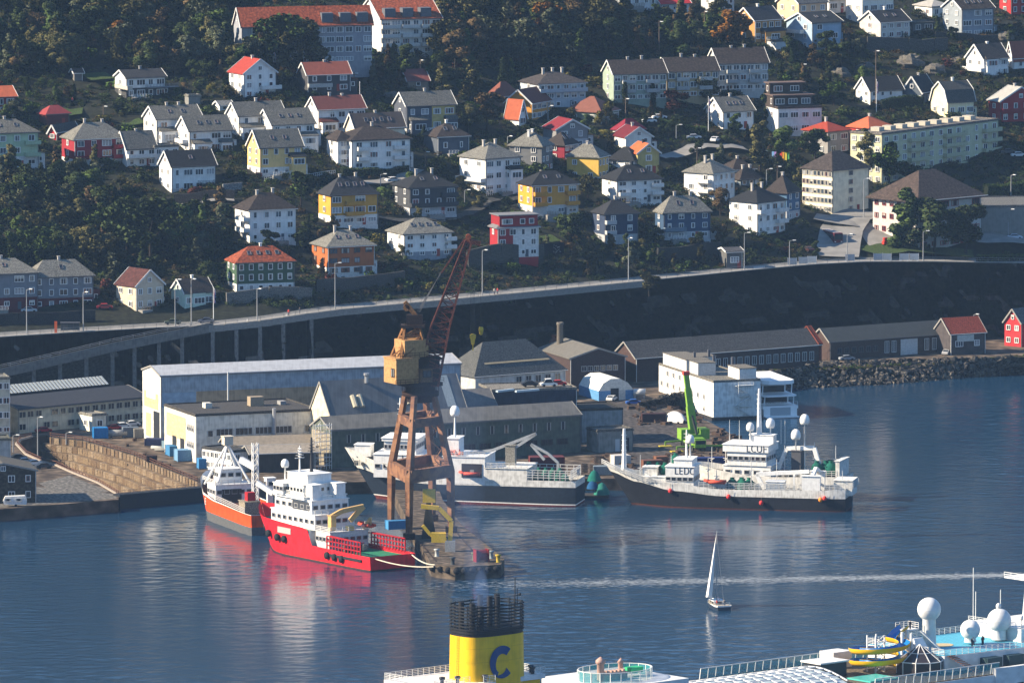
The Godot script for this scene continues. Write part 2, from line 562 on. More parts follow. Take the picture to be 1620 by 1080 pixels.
func build_dock(left: Array) -> void:
	var st := mb()
	prism(st, flat([[187, 800], [20, 720], [20, 680], [90, 675], [330, 755], [330, 790]], QUAY), -8.0, -7.0)
	structure("dock_floor", st, mat(C(0.10, 0.085, 0.07), 0.95, "patch", 9.0))
	var root := thing("dry_dock", "long stone dry dock with stepped ochre granite walls and railing", "dry dock", at_h(150, 740, QUAY))
	var o := root.position
	var wall: Array[Vector3] = []
	for p in left.slice(9): wall.append(at_h(p[0], p[1], QUAY))
	wall.append(at_h(326, 768, QUAY))
	var meshes_: Array[Mesh] = []
	for i in 5:
		var b := mb()
		var w := 1.75
		var hh := 1.62
		var c := 0.08
		var f := [Vector3(-w / 2 + c, -hh / 2 + c, 0.5), Vector3(w / 2 - c, -hh / 2 + c, 0.5), Vector3(w / 2 - c, hh / 2 - c, 0.5), Vector3(-w / 2 + c, hh / 2 - c, 0.5)]
		var g := [Vector3(-w / 2, -hh / 2, 0.4), Vector3(w / 2, -hh / 2, 0.4), Vector3(w / 2, hh / 2, 0.4), Vector3(-w / 2, hh / 2, 0.4)]
		for k in 4:
			f[k] += Vector3(rng.randf_range(-0.05, 0.05), rng.randf_range(-0.05, 0.05), rng.randf_range(-0.07, 0.07))
		quad(b, f[0], f[1], f[2], f[3])
		for k in 4:
			quad(b, f[k], f[(k + 1) % 4], g[(k + 1) % 4], g[k])
			quad(b, g[k], g[(k + 1) % 4], g[(k + 1) % 4] - Vector3(0, 0, 1.6), g[k] - Vector3(0, 0, 1.6))
		b.generate_normals()
		meshes_.append(b.commit())
	var stone: Array[Material] = [mat(C(0.44, 0.32, 0.20), 0.95, "patch", 3.1), mat(C(0.38, 0.27, 0.17), 0.95, "patch", 4.3), mat(C(0.50, 0.38, 0.26), 0.95, "patch", 3.7), mat(C(0.31, 0.21, 0.13), 0.95, "patch", 2.9)]
	var total := 0.0
	for i in wall.size() - 1: total += wall[i].distance_to(wall[i + 1])
	for course in 6:
		var s := rng.randf_range(0.0, 0.9)
		while s < total:
			var acc := 0.0
			for i in wall.size() - 1:
				var l := wall[i].distance_to(wall[i + 1])
				if s < acc + l:
					var d := (wall[i + 1] - wall[i]) / l
					var n := Vector3(-d.z, 0, d.x)              # into the dock
					if n.z < 0: n = -n
					var p := wall[i] + d * (s - acc) + n * (course * 1.25 - 0.3)
					p.y = QUAY - 0.9 - course * 1.66
					put("stone", meshes_[rng.randi() % 5], stone[rng.randi() % 4], root, Transform3D(Basis(d, Vector3.UP, d.cross(Vector3.UP)) if d.cross(Vector3.UP).dot(n) > 0 else Basis(-d, Vector3.UP, -d.cross(Vector3.UP)), p - o))
					break
				acc += l
			s += 1.8 if course else 2.6
	var rl := mb()
	var cp: Array = []
	for p in left.slice(9): cp.append(at_h(p[0], p[1], QUAY) - o)
	rail(rl, cp, 1.1, 2.2, 0.14, 2)
	var cl: Array = []
	for p in left.slice(0, 9): cl.append(at_h(p[0], p[1], QUAY) - o)
	rail(rl, cl, 1.0, 2.6, 0.14, 2)
	part("railing", rl, mat(C(0.26, 0.12, 0.08), 0.9, "patch", 3.0), root)
	var cb := mb()
	for i in cl.size() - 1: bar(cb, cl[i] + Vector3(0, 0.15, 0), cl[i + 1] + Vector3(0, 0.15, 0), 0.9, 0.4)
	part("coping", cb, mat(C(0.38, 0.33, 0.28), 0.9, "grime", 5.0), root)
	var g := thing("dock_gate", "dark floating gate closing the mouth of the dry dock", "dock gate", at_h(250, 776, QUAY))
	var gt := mb()
	var ga := at_h(184, 783, QUAY + 0.3) - g.position
	var gb := at_h(320, 771, QUAY + 0.3) - g.position
	bar(gt, ga + Vector3(0, -4.5, 0), gb + Vector3(0, -4.5, 0), 3.0, 9.4)
	part("gate_body", gt, mat(C(0.02, 0.024, 0.032), 0.8, "grime", 4.0), g)
	var gr := mb()
	rail(gr, [ga + Vector3(0, 0.2, 1.2), gb + Vector3(0, 0.2, 1.2)], 1.0, 2.5, 0.07, 2)
	part("railing", gr, mat(C(0.05, 0.05, 0.06), 0.8, "", 1.0), g)
func build_embankment() -> void:
	var rows := []
	var top := [[1010, 640], [1110, 618], [1190, 596], [1300, 578], [1400, 574], [1500, 571], [1620, 567], [2300, 548]]
	var foot := [[1030, 650], [1120, 632], [1200, 624], [1262, 622], [1400, 616], [1500, 606], [1620, 596], [2300, 570]]
	for j in 9:
		var row := PackedVector3Array()
		for i in 60:
			var u := i / 59.0 * (top.size() - 1)
			var k := mini(int(u), top.size() - 2)
			var a := at_h(lerpf(top[k][0], top[k + 1][0], u - k), lerpf(top[k][1], top[k + 1][1], u - k) - 4.0, 5.2)
			var b := at_h(lerpf(foot[k][0], foot[k + 1][0], u - k), lerpf(foot[k][1], foot[k + 1][1], u - k), -1.0)
			a += (a - b).normalized() * 2.0 * Vector3(1, 0, 1)
			var f := j / 8.0
			row.append(a.lerp(b, f) + Vector3(0, rng.randf_range(-0.3, 0.3), 0))
		rows.append(row)
	grid_mesh(rows, "embankment", mat(C(0.06, 0.055, 0.045), 1.0, "patch", 5.0))
	var shapes: Array[Mesh] = []
	for i in 6:
		var st := mb()
		var sc := Vector3(rng.randf_range(0.8, 1.3), rng.randf_range(0.6, 1.0), rng.randf_range(0.8, 1.2))
		var pts := []
		for r in 3:
			var ring := []
			for s in 5:
				var t := TAU * (s + 0.5 * r) / 5
				var rad: float = [0.75, 1.0, 0.6][r] * rng.randf_range(0.75, 1.2)
				ring.append(Vector3(cos(t) * rad, [-0.6, 0.1, 0.7][r] * rng.randf_range(0.7, 1.2), sin(t) * rad) * sc)
			pts.append(ring)
		for r in 2:
			for s in 5:
				quad(st, pts[r][s], pts[r][(s + 1) % 5], pts[r + 1][(s + 1) % 5], pts[r + 1][s])
		for s in 3: tri(st, pts[2][0], pts[2][s + 1], pts[2][s + 2])
		st.generate_normals()
		shapes.append(st.commit())
	var ms: Array[Material] = [mat(C(0.11, 0.105, 0.10), 0.95, "patch", 2.0), mat(C(0.20, 0.175, 0.15), 0.95, "patch", 2.3), mat(C(0.32, 0.28, 0.23), 0.95, "patch", 2.6), mat(C(0.07, 0.068, 0.07), 0.95, "patch", 2.1)]
	var bank := get_node("embankment") as MeshInstance3D
	var mm := {}
	for i in 2600:
		var u := rng.randf() * 58.0
		var f := rng.randf() * 8.0
		var k := int(u)
		var j := mini(int(f), 7)
		var p: Vector3 = rows[j][k].lerp(rows[j][k + 1], u - k).lerp(rows[j + 1][k].lerp(rows[j + 1][k + 1], u - k), f - j)
		if p.x > 175.0: continue
		var big := i < 290
		var s := rng.randf_range(0.7, 1.35) if big else rng.randf_range(0.35, 0.85)
		var b := Basis(Vector3(rng.randf(), rng.randf(), rng.randf()).normalized(), rng.randf() * TAU).scaled(Vector3.ONE * s)
		if big:
			put("rock", shapes[rng.randi() % 6], ms[[0, 0, 1, 1, 1, 2, 3][rng.randi() % 7]], bank, Transform3D(b, p))
		else:
			var key := rng.randi() % 4
			if not mm.has(key): mm[key] = []
			mm[key].append(Transform3D(b, p))
	for key in mm:
		var m := MultiMesh.new()
		m.transform_format = MultiMesh.TRANSFORM_3D
		m.mesh = shapes[key]
		m.instance_count = mm[key].size()
		for i in mm[key].size(): m.set_instance_transform(i, mm[key][i])
		var o := MultiMeshInstance3D.new()
		o.name = "rubble"
		o.multimesh = m
		o.material_override = ms[key]
		o.set_meta("kind", "stuff")
		bank.add_child(o, true)

var wave_a := FastNoiseLite.new()
var wave_b := FastNoiseLite.new()
var calm := FastNoiseLite.new()
var wakes: Array = []
func water_y(x: float, z: float) -> float:
	var c := 0.55 + 0.9 * clampf(calm.get_noise_2d(x, z * 0.35) + 0.25, -0.3, 0.8)
	var y := 0.085 * c * wave_a.get_noise_2d(x * 0.6, z) + 0.05 * c * wave_b.get_noise_2d(x * 0.8, z)
	for w in wakes:
		var u: float = (x - w[0].x) / (w[1].x - w[0].x)
		if u > 0.0 and u < 1.0:
			var d: float = z - lerpf(w[0].z, w[1].z, u)
			y *= 1.0 - 0.95 * smoothstep(0.0, 0.25, u) * exp(-d * d / (w[3] * w[3]))
			y += 0.10 * w[2] * smoothstep(0.0, 0.25, u) * exp(-(d - 2.5) * (d - 2.5) / 4.0)
	return y
func build_water() -> void:
	wave_a.seed = 2; wave_a.frequency = 0.21; wave_a.fractal_octaves = 2
	wave_b.seed = 5; wave_b.frequency = 0.5; wave_b.fractal_octaves = 2
	calm.seed = 6; calm.frequency = 0.012; calm.fractal_octaves = 3
	for w in [[700, 944, 1640, 922, 0.22, 2.2], [560, 925, 1640, 898, 0.2, 2.0], [250, 958, 800, 948, 0.14, 2.2], [900, 920, 1640, 906, 0.15, 3.0]]:
		wakes.append([at_h(w[0], w[1], 0), at_h(w[2], w[3], 0), w[4], w[5]])
	var m := StandardMaterial3D.new()
	m.albedo_color = C(0.007, 0.029, 0.062).linear_to_srgb()
	m.roughness = 0.16
	m.metallic_specular = 0.28
	var v := PackedVector3Array()
	var n := PackedVector3Array()
	var idx := PackedInt32Array()
	var x0 := -150.0
	var dx := 1.1
	var nx := 274
	var z0 := -1840.0
	var dz := 0.85
	var nz := 1080
	var hts := PackedFloat32Array()
	hts.resize(nx * nz)
	for j in nz:
		for i in nx:
			hts[j * nx + i] = water_y(x0 + i * dx, z0 - j * dz)
	for j in nz:
		for i in nx:
			var k := j * nx + i
			v.append(Vector3(x0 + i * dx, hts[k], z0 - j * dz))
			var hx := (hts[mini(k + 1, hts.size() - 1)] - hts[maxi(k - 1, 0)]) / (2 * dx)
			var hz := (hts[mini(k + nx, hts.size() - 1)] - hts[maxi(k - nx, 0)]) / (2 * dz)
			n.append(Vector3(-hx, 1, hz).normalized())
			if i and j:
				var c := Vector2(x0 + i * dx, z0 - j * dz)
				if c.y < -2430 and Geometry2D.is_point_in_polygon(c, dock_poly): continue
				if c.y < -2700 and Geometry2D.is_point_in_polygon(c + Vector2(0, 6), yard_poly): continue
				idx.append_array([k - nx - 1, k, k - nx, k - nx - 1, k - 1, k])
	var a := []
	a.resize(Mesh.ARRAY_MAX)
	a[Mesh.ARRAY_VERTEX] = v
	a[Mesh.ARRAY_NORMAL] = n
	a[Mesh.ARRAY_INDEX] = idx
	var am := ArrayMesh.new()
	am.add_surface_from_arrays(Mesh.PRIMITIVE_TRIANGLES, a)
	var o := put("water", am, m, self)
	o.set_meta("kind", "structure")
	var st := mb()
	var x1 := x0 + (nx - 1) * dx
	var z1 := z0 - (nz - 1) * dz
	for q in [[-1600.0, x0, -100.0, z1], [x1, 1600.0, -100.0, z1], [x0, x1, -100.0, z0]]:
		quad(st, Vector3(q[0], 0, q[2]), Vector3(q[0], 0, q[3]), Vector3(q[1], 0, q[3]), Vector3(q[1], 0, q[2]))
	structure("outer_water", st, m)
	var fm := mb()
	for i in 6500:
		var u := 1.0 - pow(rng.randf(), 0.75)
		u = 1.0 - u
		var px := lerpf(640, 1640, u)
		var py := lerpf(928, 909, u) + rng.randfn(0.0, 1.0) * lerpf(4.0, 1.7, u)
		if u < 0.3 and rng.randf() > u * 3.0: continue
		var p := at_h(px, py, 0.0)
		p.y = water_y(p.x, p.z) + 0.03
		var l := rng.randf_range(0.25, 1.1)
		var w := rng.randf_range(0.03, 0.10)
		var a0 := Vector3(-l, 0, rng.randf_range(-w, w))
		var a1 := Vector3(rng.randf_range(-0.3, 0.3) * l, 0.02, -w)
		var a2 := Vector3(l, 0, rng.randf_range(-w, w))
		var a3 := Vector3(rng.randf_range(-0.3, 0.3) * l, 0.02, w)
		quad(fm, p + a0, p + a1, p + a2, p + a3)
	var fo := part("foam", fm, mat(C(0.36, 0.40, 0.44), 0.9, "", 1.0), self)
	tag(fo, "white foam trail of a passing boat on the blue water", "foam", "", "stuff")

# ================================================================ houses
var white_trim: StandardMaterial3D
func window_mesh(w: float, h: float, lights: int) -> Array:
	var key := "win%.1f_%.1f_%d" % [w, h, lights]
	if not meshes.has(key):
		var st := mb()
		var b := 0.13
		box2(st, V(-w / 2 - b, -h / 2 - b, 0), V(-w / 2, h / 2 + b, 0.14))
		box2(st, V(w / 2, -h / 2 - b, 0), V(w / 2 + b, h / 2 + b, 0.14))
		box2(st, V(-w / 2, h / 2, 0), V(w / 2, h / 2 + b, 0.139))
		box2(st, V(-w / 2 - 0.05, -h / 2 - b, 0), V(w / 2 + 0.05, -h / 2, 0.18))
		for i in lights - 1:
			var x := -w / 2 + w * (i + 1) / lights
			box2(st, V(x - 0.05, -h / 2, 0), V(x + 0.05, h / 2, 0.12))
		st.generate_normals()
		var made: Array = [st.commit()]
		var dk := C(0.018, 0.022, 0.028)
		for k in 6:
			var g := mb()
			g.set_color(dk if k != 5 else C(0.04, 0.055, 0.075))
			box2(g, V(-w / 2, -h / 2, -0.02), V(w / 2, h / 2, 0.05))
			if k == 1 or k == 4:
				g.set_color(C(0.34, 0.32, 0.29) if k == 1 else C(0.20, 0.10, 0.08))
				for s in [-1.0, 1.0]: box2(g, V(s * w / 2, -h / 2, 0.0), V(s * w * 0.27, h / 2, 0.054))
			if k == 2:
				g.set_color(C(0.42, 0.40, 0.36))
				box2(g, V(-w / 2, h * 0.02, 0.0), V(w / 2, h / 2, 0.054))
			if k == 3:
				g.set_color(C(0.26, 0.27, 0.28))
				box2(g, V(-w / 2, -h / 2, 0.0), V(w / 2, h * 0.38, 0.054))
			g.generate_normals()
			made.append(g.commit())
		meshes[key] = made
	return meshes[key]
func pane_mat() -> StandardMaterial3D:
	if not mats.has("pane"):
		var m := StandardMaterial3D.new()
		m.vertex_color_use_as_albedo = true
		m.roughness = 0.1
		mats["pane"] = m
	return mats["pane"]
func window_at(parent: Node, at: Transform3D, w: float, h: float, lights: int, frame: Material, pane := -1, called := "window") -> MeshInstance3D:
	var m := window_mesh(snappedf(w, 0.2), snappedf(h, 0.2), lights)
	var f := put(called, m[0], frame, parent, at)
	var i := pane
	if i < 0: i = [0, 0, 5, 1, 1, 2, 0, 3, 4, 5][rng.randi() % 10]
	put("pane", m[1 + i], pane_mat(), f)
	return f
func face(o: Vector3, turn: float) -> Transform3D:
	return Transform3D(Basis(Vector3.UP, turn), o)
func roof_gable(st: SurfaceTool, bg: Array, w: float, d: float, he: float, r: float, o: float, b := Basis.IDENTITY) -> void:
	var k := r / (d * 0.5)
	var e := he - k * o
	var x := w / 2 + o
	var z := d / 2 + o
	var t := 0.22
	for s in [-1.0, 1.0]:
		var p := [V(-x, e, s * z), V(x, e, s * z), V(x, he + r, 0), V(-x, he + r, 0)]
		var q := []
		for v in p: q.append(b * (v + V(0, t, 0)))
		for i in 4: p[i] = b * p[i]
		quad(st, q[0], q[3], q[2], q[1])
		quad(st, p[0], p[1], p[2], p[3])
		quad(st, p[0], q[0], q[1], p[1])
	for sx in [-1.0, 1.0]:
		for s in [-1.0, 1.0]:
			var a := b * V(sx * (x + 0.03), e + t * 0.4, s * z)
			var c := b * V(sx * (x + 0.03), he + r + t * 0.4, 0)
			bar(bg[0 if sx < 0 else 1], a, c, 0.10, 0.42)
func roof_hip(st: SurfaceTool, w: float, d: float, he: float, r: float, o: float) -> void:
	var x := w / 2 + o
	var z := d / 2 + o
	var run := minf(w, d) * 0.5
	var e := he - r / run * o * 0.6
	var a := maxf(0.0, w / 2 - run)
	var c := maxf(0.0, d / 2 - run)
	var t := 0.24
	var lo := [V(-x, e, z), V(x, e, z), V(x, e, -z), V(-x, e, -z)]
	var up := []
	for v in lo: up.append(v + V(0, t, 0))
	var y := he + r
	for i in 4: quad(st, lo[i], up[i], up[(i + 1) % 4], lo[(i + 1) % 4])
	quad(st, lo[0], lo[1], lo[2], lo[3])
	if a >= c:
		var p := V(-a, y, 0)
		var q := V(a, y, 0)
		quad(st, up[0], p, q, up[1]); quad(st, up[2], q, p, up[3])
		tri(st, up[3], p, up[0]); tri(st, up[1], q, up[2])
	else:
		var p := V(0, y, c)
		var q := V(0, y, -c)
		quad(st, up[3], q, p, up[0]); quad(st, up[1], p, q, up[2])
		tri(st, up[0], p, up[1]); tri(st, up[2], q, up[3])
func chimney_on(root: Node, v: Vector3, h: float, col := C(0.38, 0.36, 0.34), s := 0.62) -> void:
	var st := mb()
	box2(st, v + V(-s / 2, -1.2, -s / 2), v + V(s / 2, h, s / 2))
	box2(st, v + V(-s / 2 - 0.1, h, -s / 2 - 0.1), v + V(s / 2 + 0.1, h + 0.18, s / 2 + 0.1))
	part("chimney", st, mat(col, 0.9, "grime", 2.0), root)
func balcony_on(root: Node, a: Vector3, b: Vector3, out: Vector3, h: float, m: Material, open := false) -> void:
	var st := mb()
	var c := (a + b) * 0.5 + out * 0.5
	var along := (b - a).normalized()
	var bs := Basis(along, Vector3.UP, out.normalized())
	box(st, c, V(a.distance_to(b), 0.22, out.length()), bs)
	if open:
		rail(st, [a, a + out * 0.97, b + out * 0.97, b], h, 0.9, 0.07, 3)
	else:
		box(st, (a + b) * 0.5 + out + V(0, h * 0.5, 0), V(a.distance_to(b), h, 0.12), bs)
		box(st, a + out * 0.5 + V(0, h * 0.5, 0) + along * 0.06, V(0.12, h, out.length() - 0.06), bs)
		box(st, b + out * 0.5 + V(0, h * 0.5, 0) - along * 0.06, V(0.12, h, out.length() - 0.06), bs)
	part("balcony", st, m, root)
# p = [left edge, near corner, right edge, foot, eave, ridge] in photo pixels; turn = how far the front faces right
func house(called: String, label: String, p: Array, roof: String, turn: float, wall: Color, rf: Color, floors: int, cols: int, scols: int, x := {}) -> Node3D:
	var th := deg_to_rad(turn)
	var c: Vector3
	if x.has("h"): c = at_h(p[1], p[3], x.h)
	else: c = at_ground(p[1], p[3])
	var s := ppm(c)
	var w: float = (p[2] - p[1]) / (s * cos(th))
	var d: float = x.get("deep", (p[1] - p[0]) / (s * sin(th)))
	var he: float = (p[3] - p[4]) / s
	var r: float = (p[3] - p[5]) / s - he - 0.10 * d * 0.5 * (cos(th) + (sin(th) if roof == "H" else 0.0))
	r = maxf(r, 0.4)
	var b := Basis(Vector3.UP, th)
	var root := thing(called, label, x.get("cat", "house"), c + b * V(w / 2, 0, -d / 2), th, x.get("group", "houses on the hillside"))
	if not x.has("h"):
		blocked.append([root.position.x, root.position.z, 0.5 * minf(w, d) + 1.0])
		if w > d * 1.3:
			for q in [-0.33, 0.33]:
				var e := root.position + b * V(w * q, 0, 0)
				blocked.append([e.x, e.z, 0.5 * d + 1.0])
	var tx: String = x.get("tex", "wash" if not x.has("h") else "streak")
	var wm := mat(wall, 0.85, tx, x.get("tsize", 11.0))
	var low: Color = x.get("low", wall)
	var fh := he / floors
	var split: float = fh * float(x.get("lowf", 1.0)) if x.has("low") else 0.0
	var st := mb()
	var y0 := split
	if not x.has("low"): y0 = -4.0 if not x.has("h") else -0.5
	var hw := w / 2
	var hd := d / 2
	for q in [[V(-hw, 0, hd), V(hw, 0, hd)], [V(hw, 0, hd), V(hw, 0, -hd)], [V(hw, 0, -hd), V(-hw, 0, -hd)], [V(-hw, 0, -hd), V(-hw, 0, hd)]]:
		quad(st, q[0] + V(0, y0, 0), q[0] + V(0, he, 0), q[1] + V(0, he, 0), q[1] + V(0, y0, 0))
	if roof == "G" or roof == "M":
		for sx in [-1.0, 1.0]:
			if roof == "M":
				var kx := 0.34 * d
				quad(st, V(sx * hw, he, hd), V(sx * hw, he + r * 0.62, kx), V(sx * hw, he + r * 0.62, -kx), V(sx * hw, he, -hd))
				tri(st, V(sx * hw, he + r * 0.62, kx), V(sx * hw, he + r, 0), V(sx * hw, he + r * 0.62, -kx))
			else:
				tri(st, V(sx * hw, he, hd), V(sx * hw, he + r, 0), V(sx * hw, he, -hd))
	if roof == "F":
		for sz in [-1.0, 1.0]:
			tri(st, V(-hw, he, sz * hd), V(0, he + r, sz * hd), V(hw, he, sz * hd))
	part("wall", st, wm, root)
	if x.has("low"):
		st = mb()
		box2(st, V(-hw - 0.04, -4.0 if not x.has("h") else -0.5, -hd - 0.04), V(hw + 0.04, split, hd + 0.04))
		part("basement_wall", st, mat(low, 0.9, "grime", 5.0), root)
	if x.has("half"):         # right-hand half of a semi-detached pair in its own colour
		st = mb()
		box2(st, V(w * (float(x.get("halfx", 0.5)) - 0.5), split, 0), V(hw + 0.05, he, hd + 0.05))
		part("wall", st, mat(x.half, 0.85, "grime", 6.0), root)
	var rm := mat(rf, 0.85, x.get("rtex", "slate"), x.get("rsize", 9.0))
	st = mb()
	var bg := [mb(), mb()]
	var o: float = x.get("over", 0.45)
	match roof:
		"G": roof_gable(st, bg, w, d, he, r, o)
		"F": roof_gable(st, bg, d, w, he, r, o, Basis(Vector3.UP, PI / 2))
		"H": roof_hip(st, w, d, he, r, o + 0.1)
		"M":
			for sz in [-1.0, 1.0]:
				var e := [V(-hw - o, he - 0.1, sz * (hd + 0.3)), V(hw + o, he - 0.1, sz * (hd + 0.3)), V(hw + o, he + r * 0.62, sz * 0.36 * d), V(-hw - o, he + r * 0.62, sz * 0.36 * d), V(hw + o, he + r + 0.15, 0), V(-hw - o, he + r + 0.15, 0)]
				quad(st, e[0], e[3], e[2], e[1]); quad(st, e[3], e[5], e[4], e[2])
				for sx in [0, 1]: bar(bg[sx], e[0 if sx == 0 else 1], e[3 if sx == 0 else 2], 0.12, 0.35)
				for sx in [0, 1]: bar(bg[sx], e[3 if sx == 0 else 2], e[5 if sx == 0 else 4], 0.12, 0.35)
		"B":
			box2(st, V(-hw - o * 0.5, he, -hd - o * 0.5), V(hw + o * 0.5, he + 0.3, hd + o * 0.5))
			for q in [[-hw, -hd, hw, -hd + 0.3], [-hw, hd - 0.3, hw, hd], [-hw, -hd + 0.3, -hw + 0.3, hd - 0.3], [hw - 0.3, -hd + 0.3, hw, hd - 0.3]]:
				box2(st, V(q[0], he + 0.3, q[1]), V(q[2], he + 0.6, q[3]))
	var roof_part := part("roof", st, rm, root)
	if roof in ["G", "F", "M"]:
		for k in 2: part("bargeboard", bg[k], mat(x.get("barge", x.get("trim", C(0.72, 0.72, 0.70))), 0.8, "grime", 4.0), root)
	if not x.has("h") or x.get("cat", "") == "industrial building":
		var pipe := mat(C(0.10, 0.10, 0.105) if rng.randf() < 0.6 else C(0.55, 0.55, 0.53), 0.6, "", 1.0)
		if roof in ["G", "H", "M"]:
			st = mb()
			bar(st, V(-hw - o, he - 0.18, hd + o + 0.14), V(hw + o, he - 0.18, hd + o + 0.14), 0.16)
			part("gutter", st, pipe, root)
		for q in ([-hw + 0.15, hw - 0.15] if w > 9.0 else [hw - 0.15]):
			st = mb()
			bar(st, V(q, 0.0, hd + 0.12), V(q, he - 0.2, hd + 0.12), 0.13)
			part("downpipe", st, pipe, root)
	if x.get("cat", "house") == "house" and not x.has("h") and w > 8.0 and roof != "B":
		if rng.randf() < 0.55:
			var pw := rng.randf_range(1.6, 3.0)
			var ph := minf(he * 0.62, rng.randf_range(2.5, 4.8))
			st = mb()
			box2(st, V(hw, -3.0, -hd * 0.5), V(hw + pw, ph, hd * 0.55))
			part("side_porch", st, mat(low if x.has("low") else wall, 0.85, "grime", 5.0), root)
			st = mb()
			quad(st, V(hw, ph + 0.9, -hd * 0.55), V(hw, ph + 0.9, hd * 0.62), V(hw + pw + 0.3, ph + 0.02, hd * 0.62), V(hw + pw + 0.3, ph + 0.02, -hd * 0.55))
			quad(st, V(hw, ph + 0.75, hd * 0.62), V(hw, ph + 0.9, hd * 0.62), V(hw + pw + 0.3, ph + 0.02, hd * 0.62), V(hw + pw + 0.3, ph - 0.13, hd * 0.62))
			part("porch_roof", st, mat(rf, 0.85, x.get("rtex", "slate"), 9.0), root)
			window_at(root, face(V(hw + pw * 0.5, ph * 0.6, hd * 0.55 + 0.01), 0.0), 0.8, 1.0, 1, pm(C(0.7, 0.7, 0.68), 0.7))
		if rng.randf() < 0.5:
			st = mb()
			var tx0 := rng.randf_range(-hw, 0.0)
			var tl := rng.randf_range(3.0, 6.0)
			box2(st, V(tx0, -2.5, hd), V(minf(tx0 + tl, hw), 0.35, hd + 2.4))
			part("terrace", st, mat(C(0.28, 0.27, 0.25), 0.9, "grime", 4.0), root)
			st = mb()
			rail(st, [V(tx0, 0.35, hd + 2.3), V(minf(tx0 + tl, hw), 0.35, hd + 2.3)], 1.0, 0.8, 0.08, 3)
			part("terrace_railing", st, mat([C(0.7, 0.7, 0.68), C(0.2, 0.15, 0.1)][rng.randi() % 2], 0.8, "", 1.0), root)
	var frame := mat(x.get("trim", C(0.74, 0.74, 0.72)), 0.7, "", 1.0)
	var wide: Array = []
	for k in cols: wide.append([1.0, 1.2, 1.2, 1.4, 2.0, 2.4][rng.randi() % 6] if not x.has("ww") else x.ww * [1.0, 1.0, 0.65, 1.3][rng.randi() % 4 if not x.has("even") else 0])
	var skip: float = x.get("skip", 0.05)
	for f in floors:
		if x.get("nolow", false) and f == 0: continue
		var y := fh * (f + 0.52)
		for k in cols:
			if rng.randf() < skip: continue
			var u := (k + 0.5) / cols
			var ww: float = minf(wide[k] * rng.randf_range(0.9, 1.1), w / cols * 0.8)
			var hh := minf(1.3, fh * 0.5) * (0.8 if f == 0 and floors > 2 else 1.0)
			window_at(root, face(V(-hw + u * w, y, hd + 0.051), 0.0), ww, hh, 1 if ww < 1.1 else (2 if ww < 2.0 else 3), frame, x.get("pane", -1))
		for k in scols:
			if rng.randf() < skip: continue
			var u := (k + 0.5) / scols
			var ww2: float = minf(1.2, d / scols * 0.7)
			window_at(root, face(V(-hw - 0.051, y, -hd + u * d), -PI / 2), ww2, minf(1.2, fh * 0.48), 1 if ww2 < 1.1 else 2, frame, x.get("pane", -1))
	if roof == "G" and scols > 0 and r > 2.2:
		window_at(root, face(V(-hw - 0.051, he + r * 0.38, 0), -PI / 2), 0.8, 1.0, 1, frame)
	if roof == "F" and cols > 0 and r > 1.8:
		window_at(root, face(V(0, he + r * 0.35, hd + 0.051), 0.0), 1.0, 1.0, 2, frame)
	if not x.get("nodoor", false) and not x.has("h"):
		st = mb()
		box2(st, V(hw * 0.35, 0.1, hd + 0.02), V(hw * 0.35 + 0.95, 2.1, hd + 0.14))
		part("door", st, mat([C(0.25, 0.04, 0.03), C(0.5, 0.5, 0.48), C(0.06, 0.08, 0.1)][rng.randi() % 3], 0.6, "", 1.0), root)
	for k in int(x.get("sky", 0)):
		var u: float = (k + 0.7) / (x.sky + 0.4) - 0.5
		if roof in ["G", "H"]:
			var v := 0.5
			var zz := hd * (1.0 - v)
			var yy := he + r * v + 0.3
			var tilt := atan2(r, hd)
			var sk := window_mesh(0.8, 1.2, 1)
			var t3 := Transform3D(Basis(Vector3.RIGHT, -(PI / 2 - tilt)), V(u * w * 0.7, yy - 0.02, zz))
			var so := put("skylight", sk[0], pm(C(0.12, 0.12, 0.13), 0.5), roof_part, t3)
			put("pane", sk[1 + rng.randi() % 2 * 4], pane_mat(), so)
	var nch: int = x.get("ch", 1)
	for k in nch:
		var u := (k + 1.0) / (nch + 1.0) - 0.5
		if roof == "H" and nch == 2: u = -0.22 if k == 0 else 0.2
		var at := V(u * w * 0.8, he + r, -0.1)
		if roof == "F": at = V(-0.1, he + r, u * d)
		if roof == "B": continue
		chimney_on(root, at, rng.randf_range(0.55, 1.1), x.get("chc", C(0.42, 0.40, 0.38)))
	for q in x.get("bal", []):
		var m := mat(q[4] if q.size() > 4 else wall, 0.85, "grime", 4.0)
		if q[3] == "l":
			balcony_on(root, V(-hw, fh * q[2], hd - q[0] * d), V(-hw, fh * q[2], hd - q[1] * d), V(-1.6, 0, 0), 1.0, m, q.size() > 5)
		else:
			balcony_on(root, V(-hw + q[0] * w, fh * q[2], hd), V(-hw + q[1] * w, fh * q[2], hd), V(0, 0, 1.4), 1.0, m, q.size() > 5)
	for q in x.get("bay", []):
		var a: float = -hw + q[0] * w
		var e: float = -hw + q[1] * w
		var bd: float = q[3]
		st = mb()
		box2(st, V(a, -3.0 if not x.has("h") else -0.5, hd), V(e, fh * q[2], hd + bd))
		var bay := part("bay", st, wm, root)
		st = mb()
		var yt: float = fh * q[2]
		quad(st, V(a - 0.3, yt + 0.05, hd + bd + 0.3), V(a - 0.3, yt + 1.0, hd), V(e + 0.3, yt + 1.0, hd), V(e + 0.3, yt + 0.05, hd + bd + 0.3))
		quad(st, V(a - 0.3, yt - 0.1, hd + bd + 0.3), V(a - 0.3, yt + 0.05, hd + bd + 0.3), V(e + 0.3, yt + 0.05, hd + bd + 0.3), V(e + 0.3, yt - 0.1, hd + bd + 0.3))
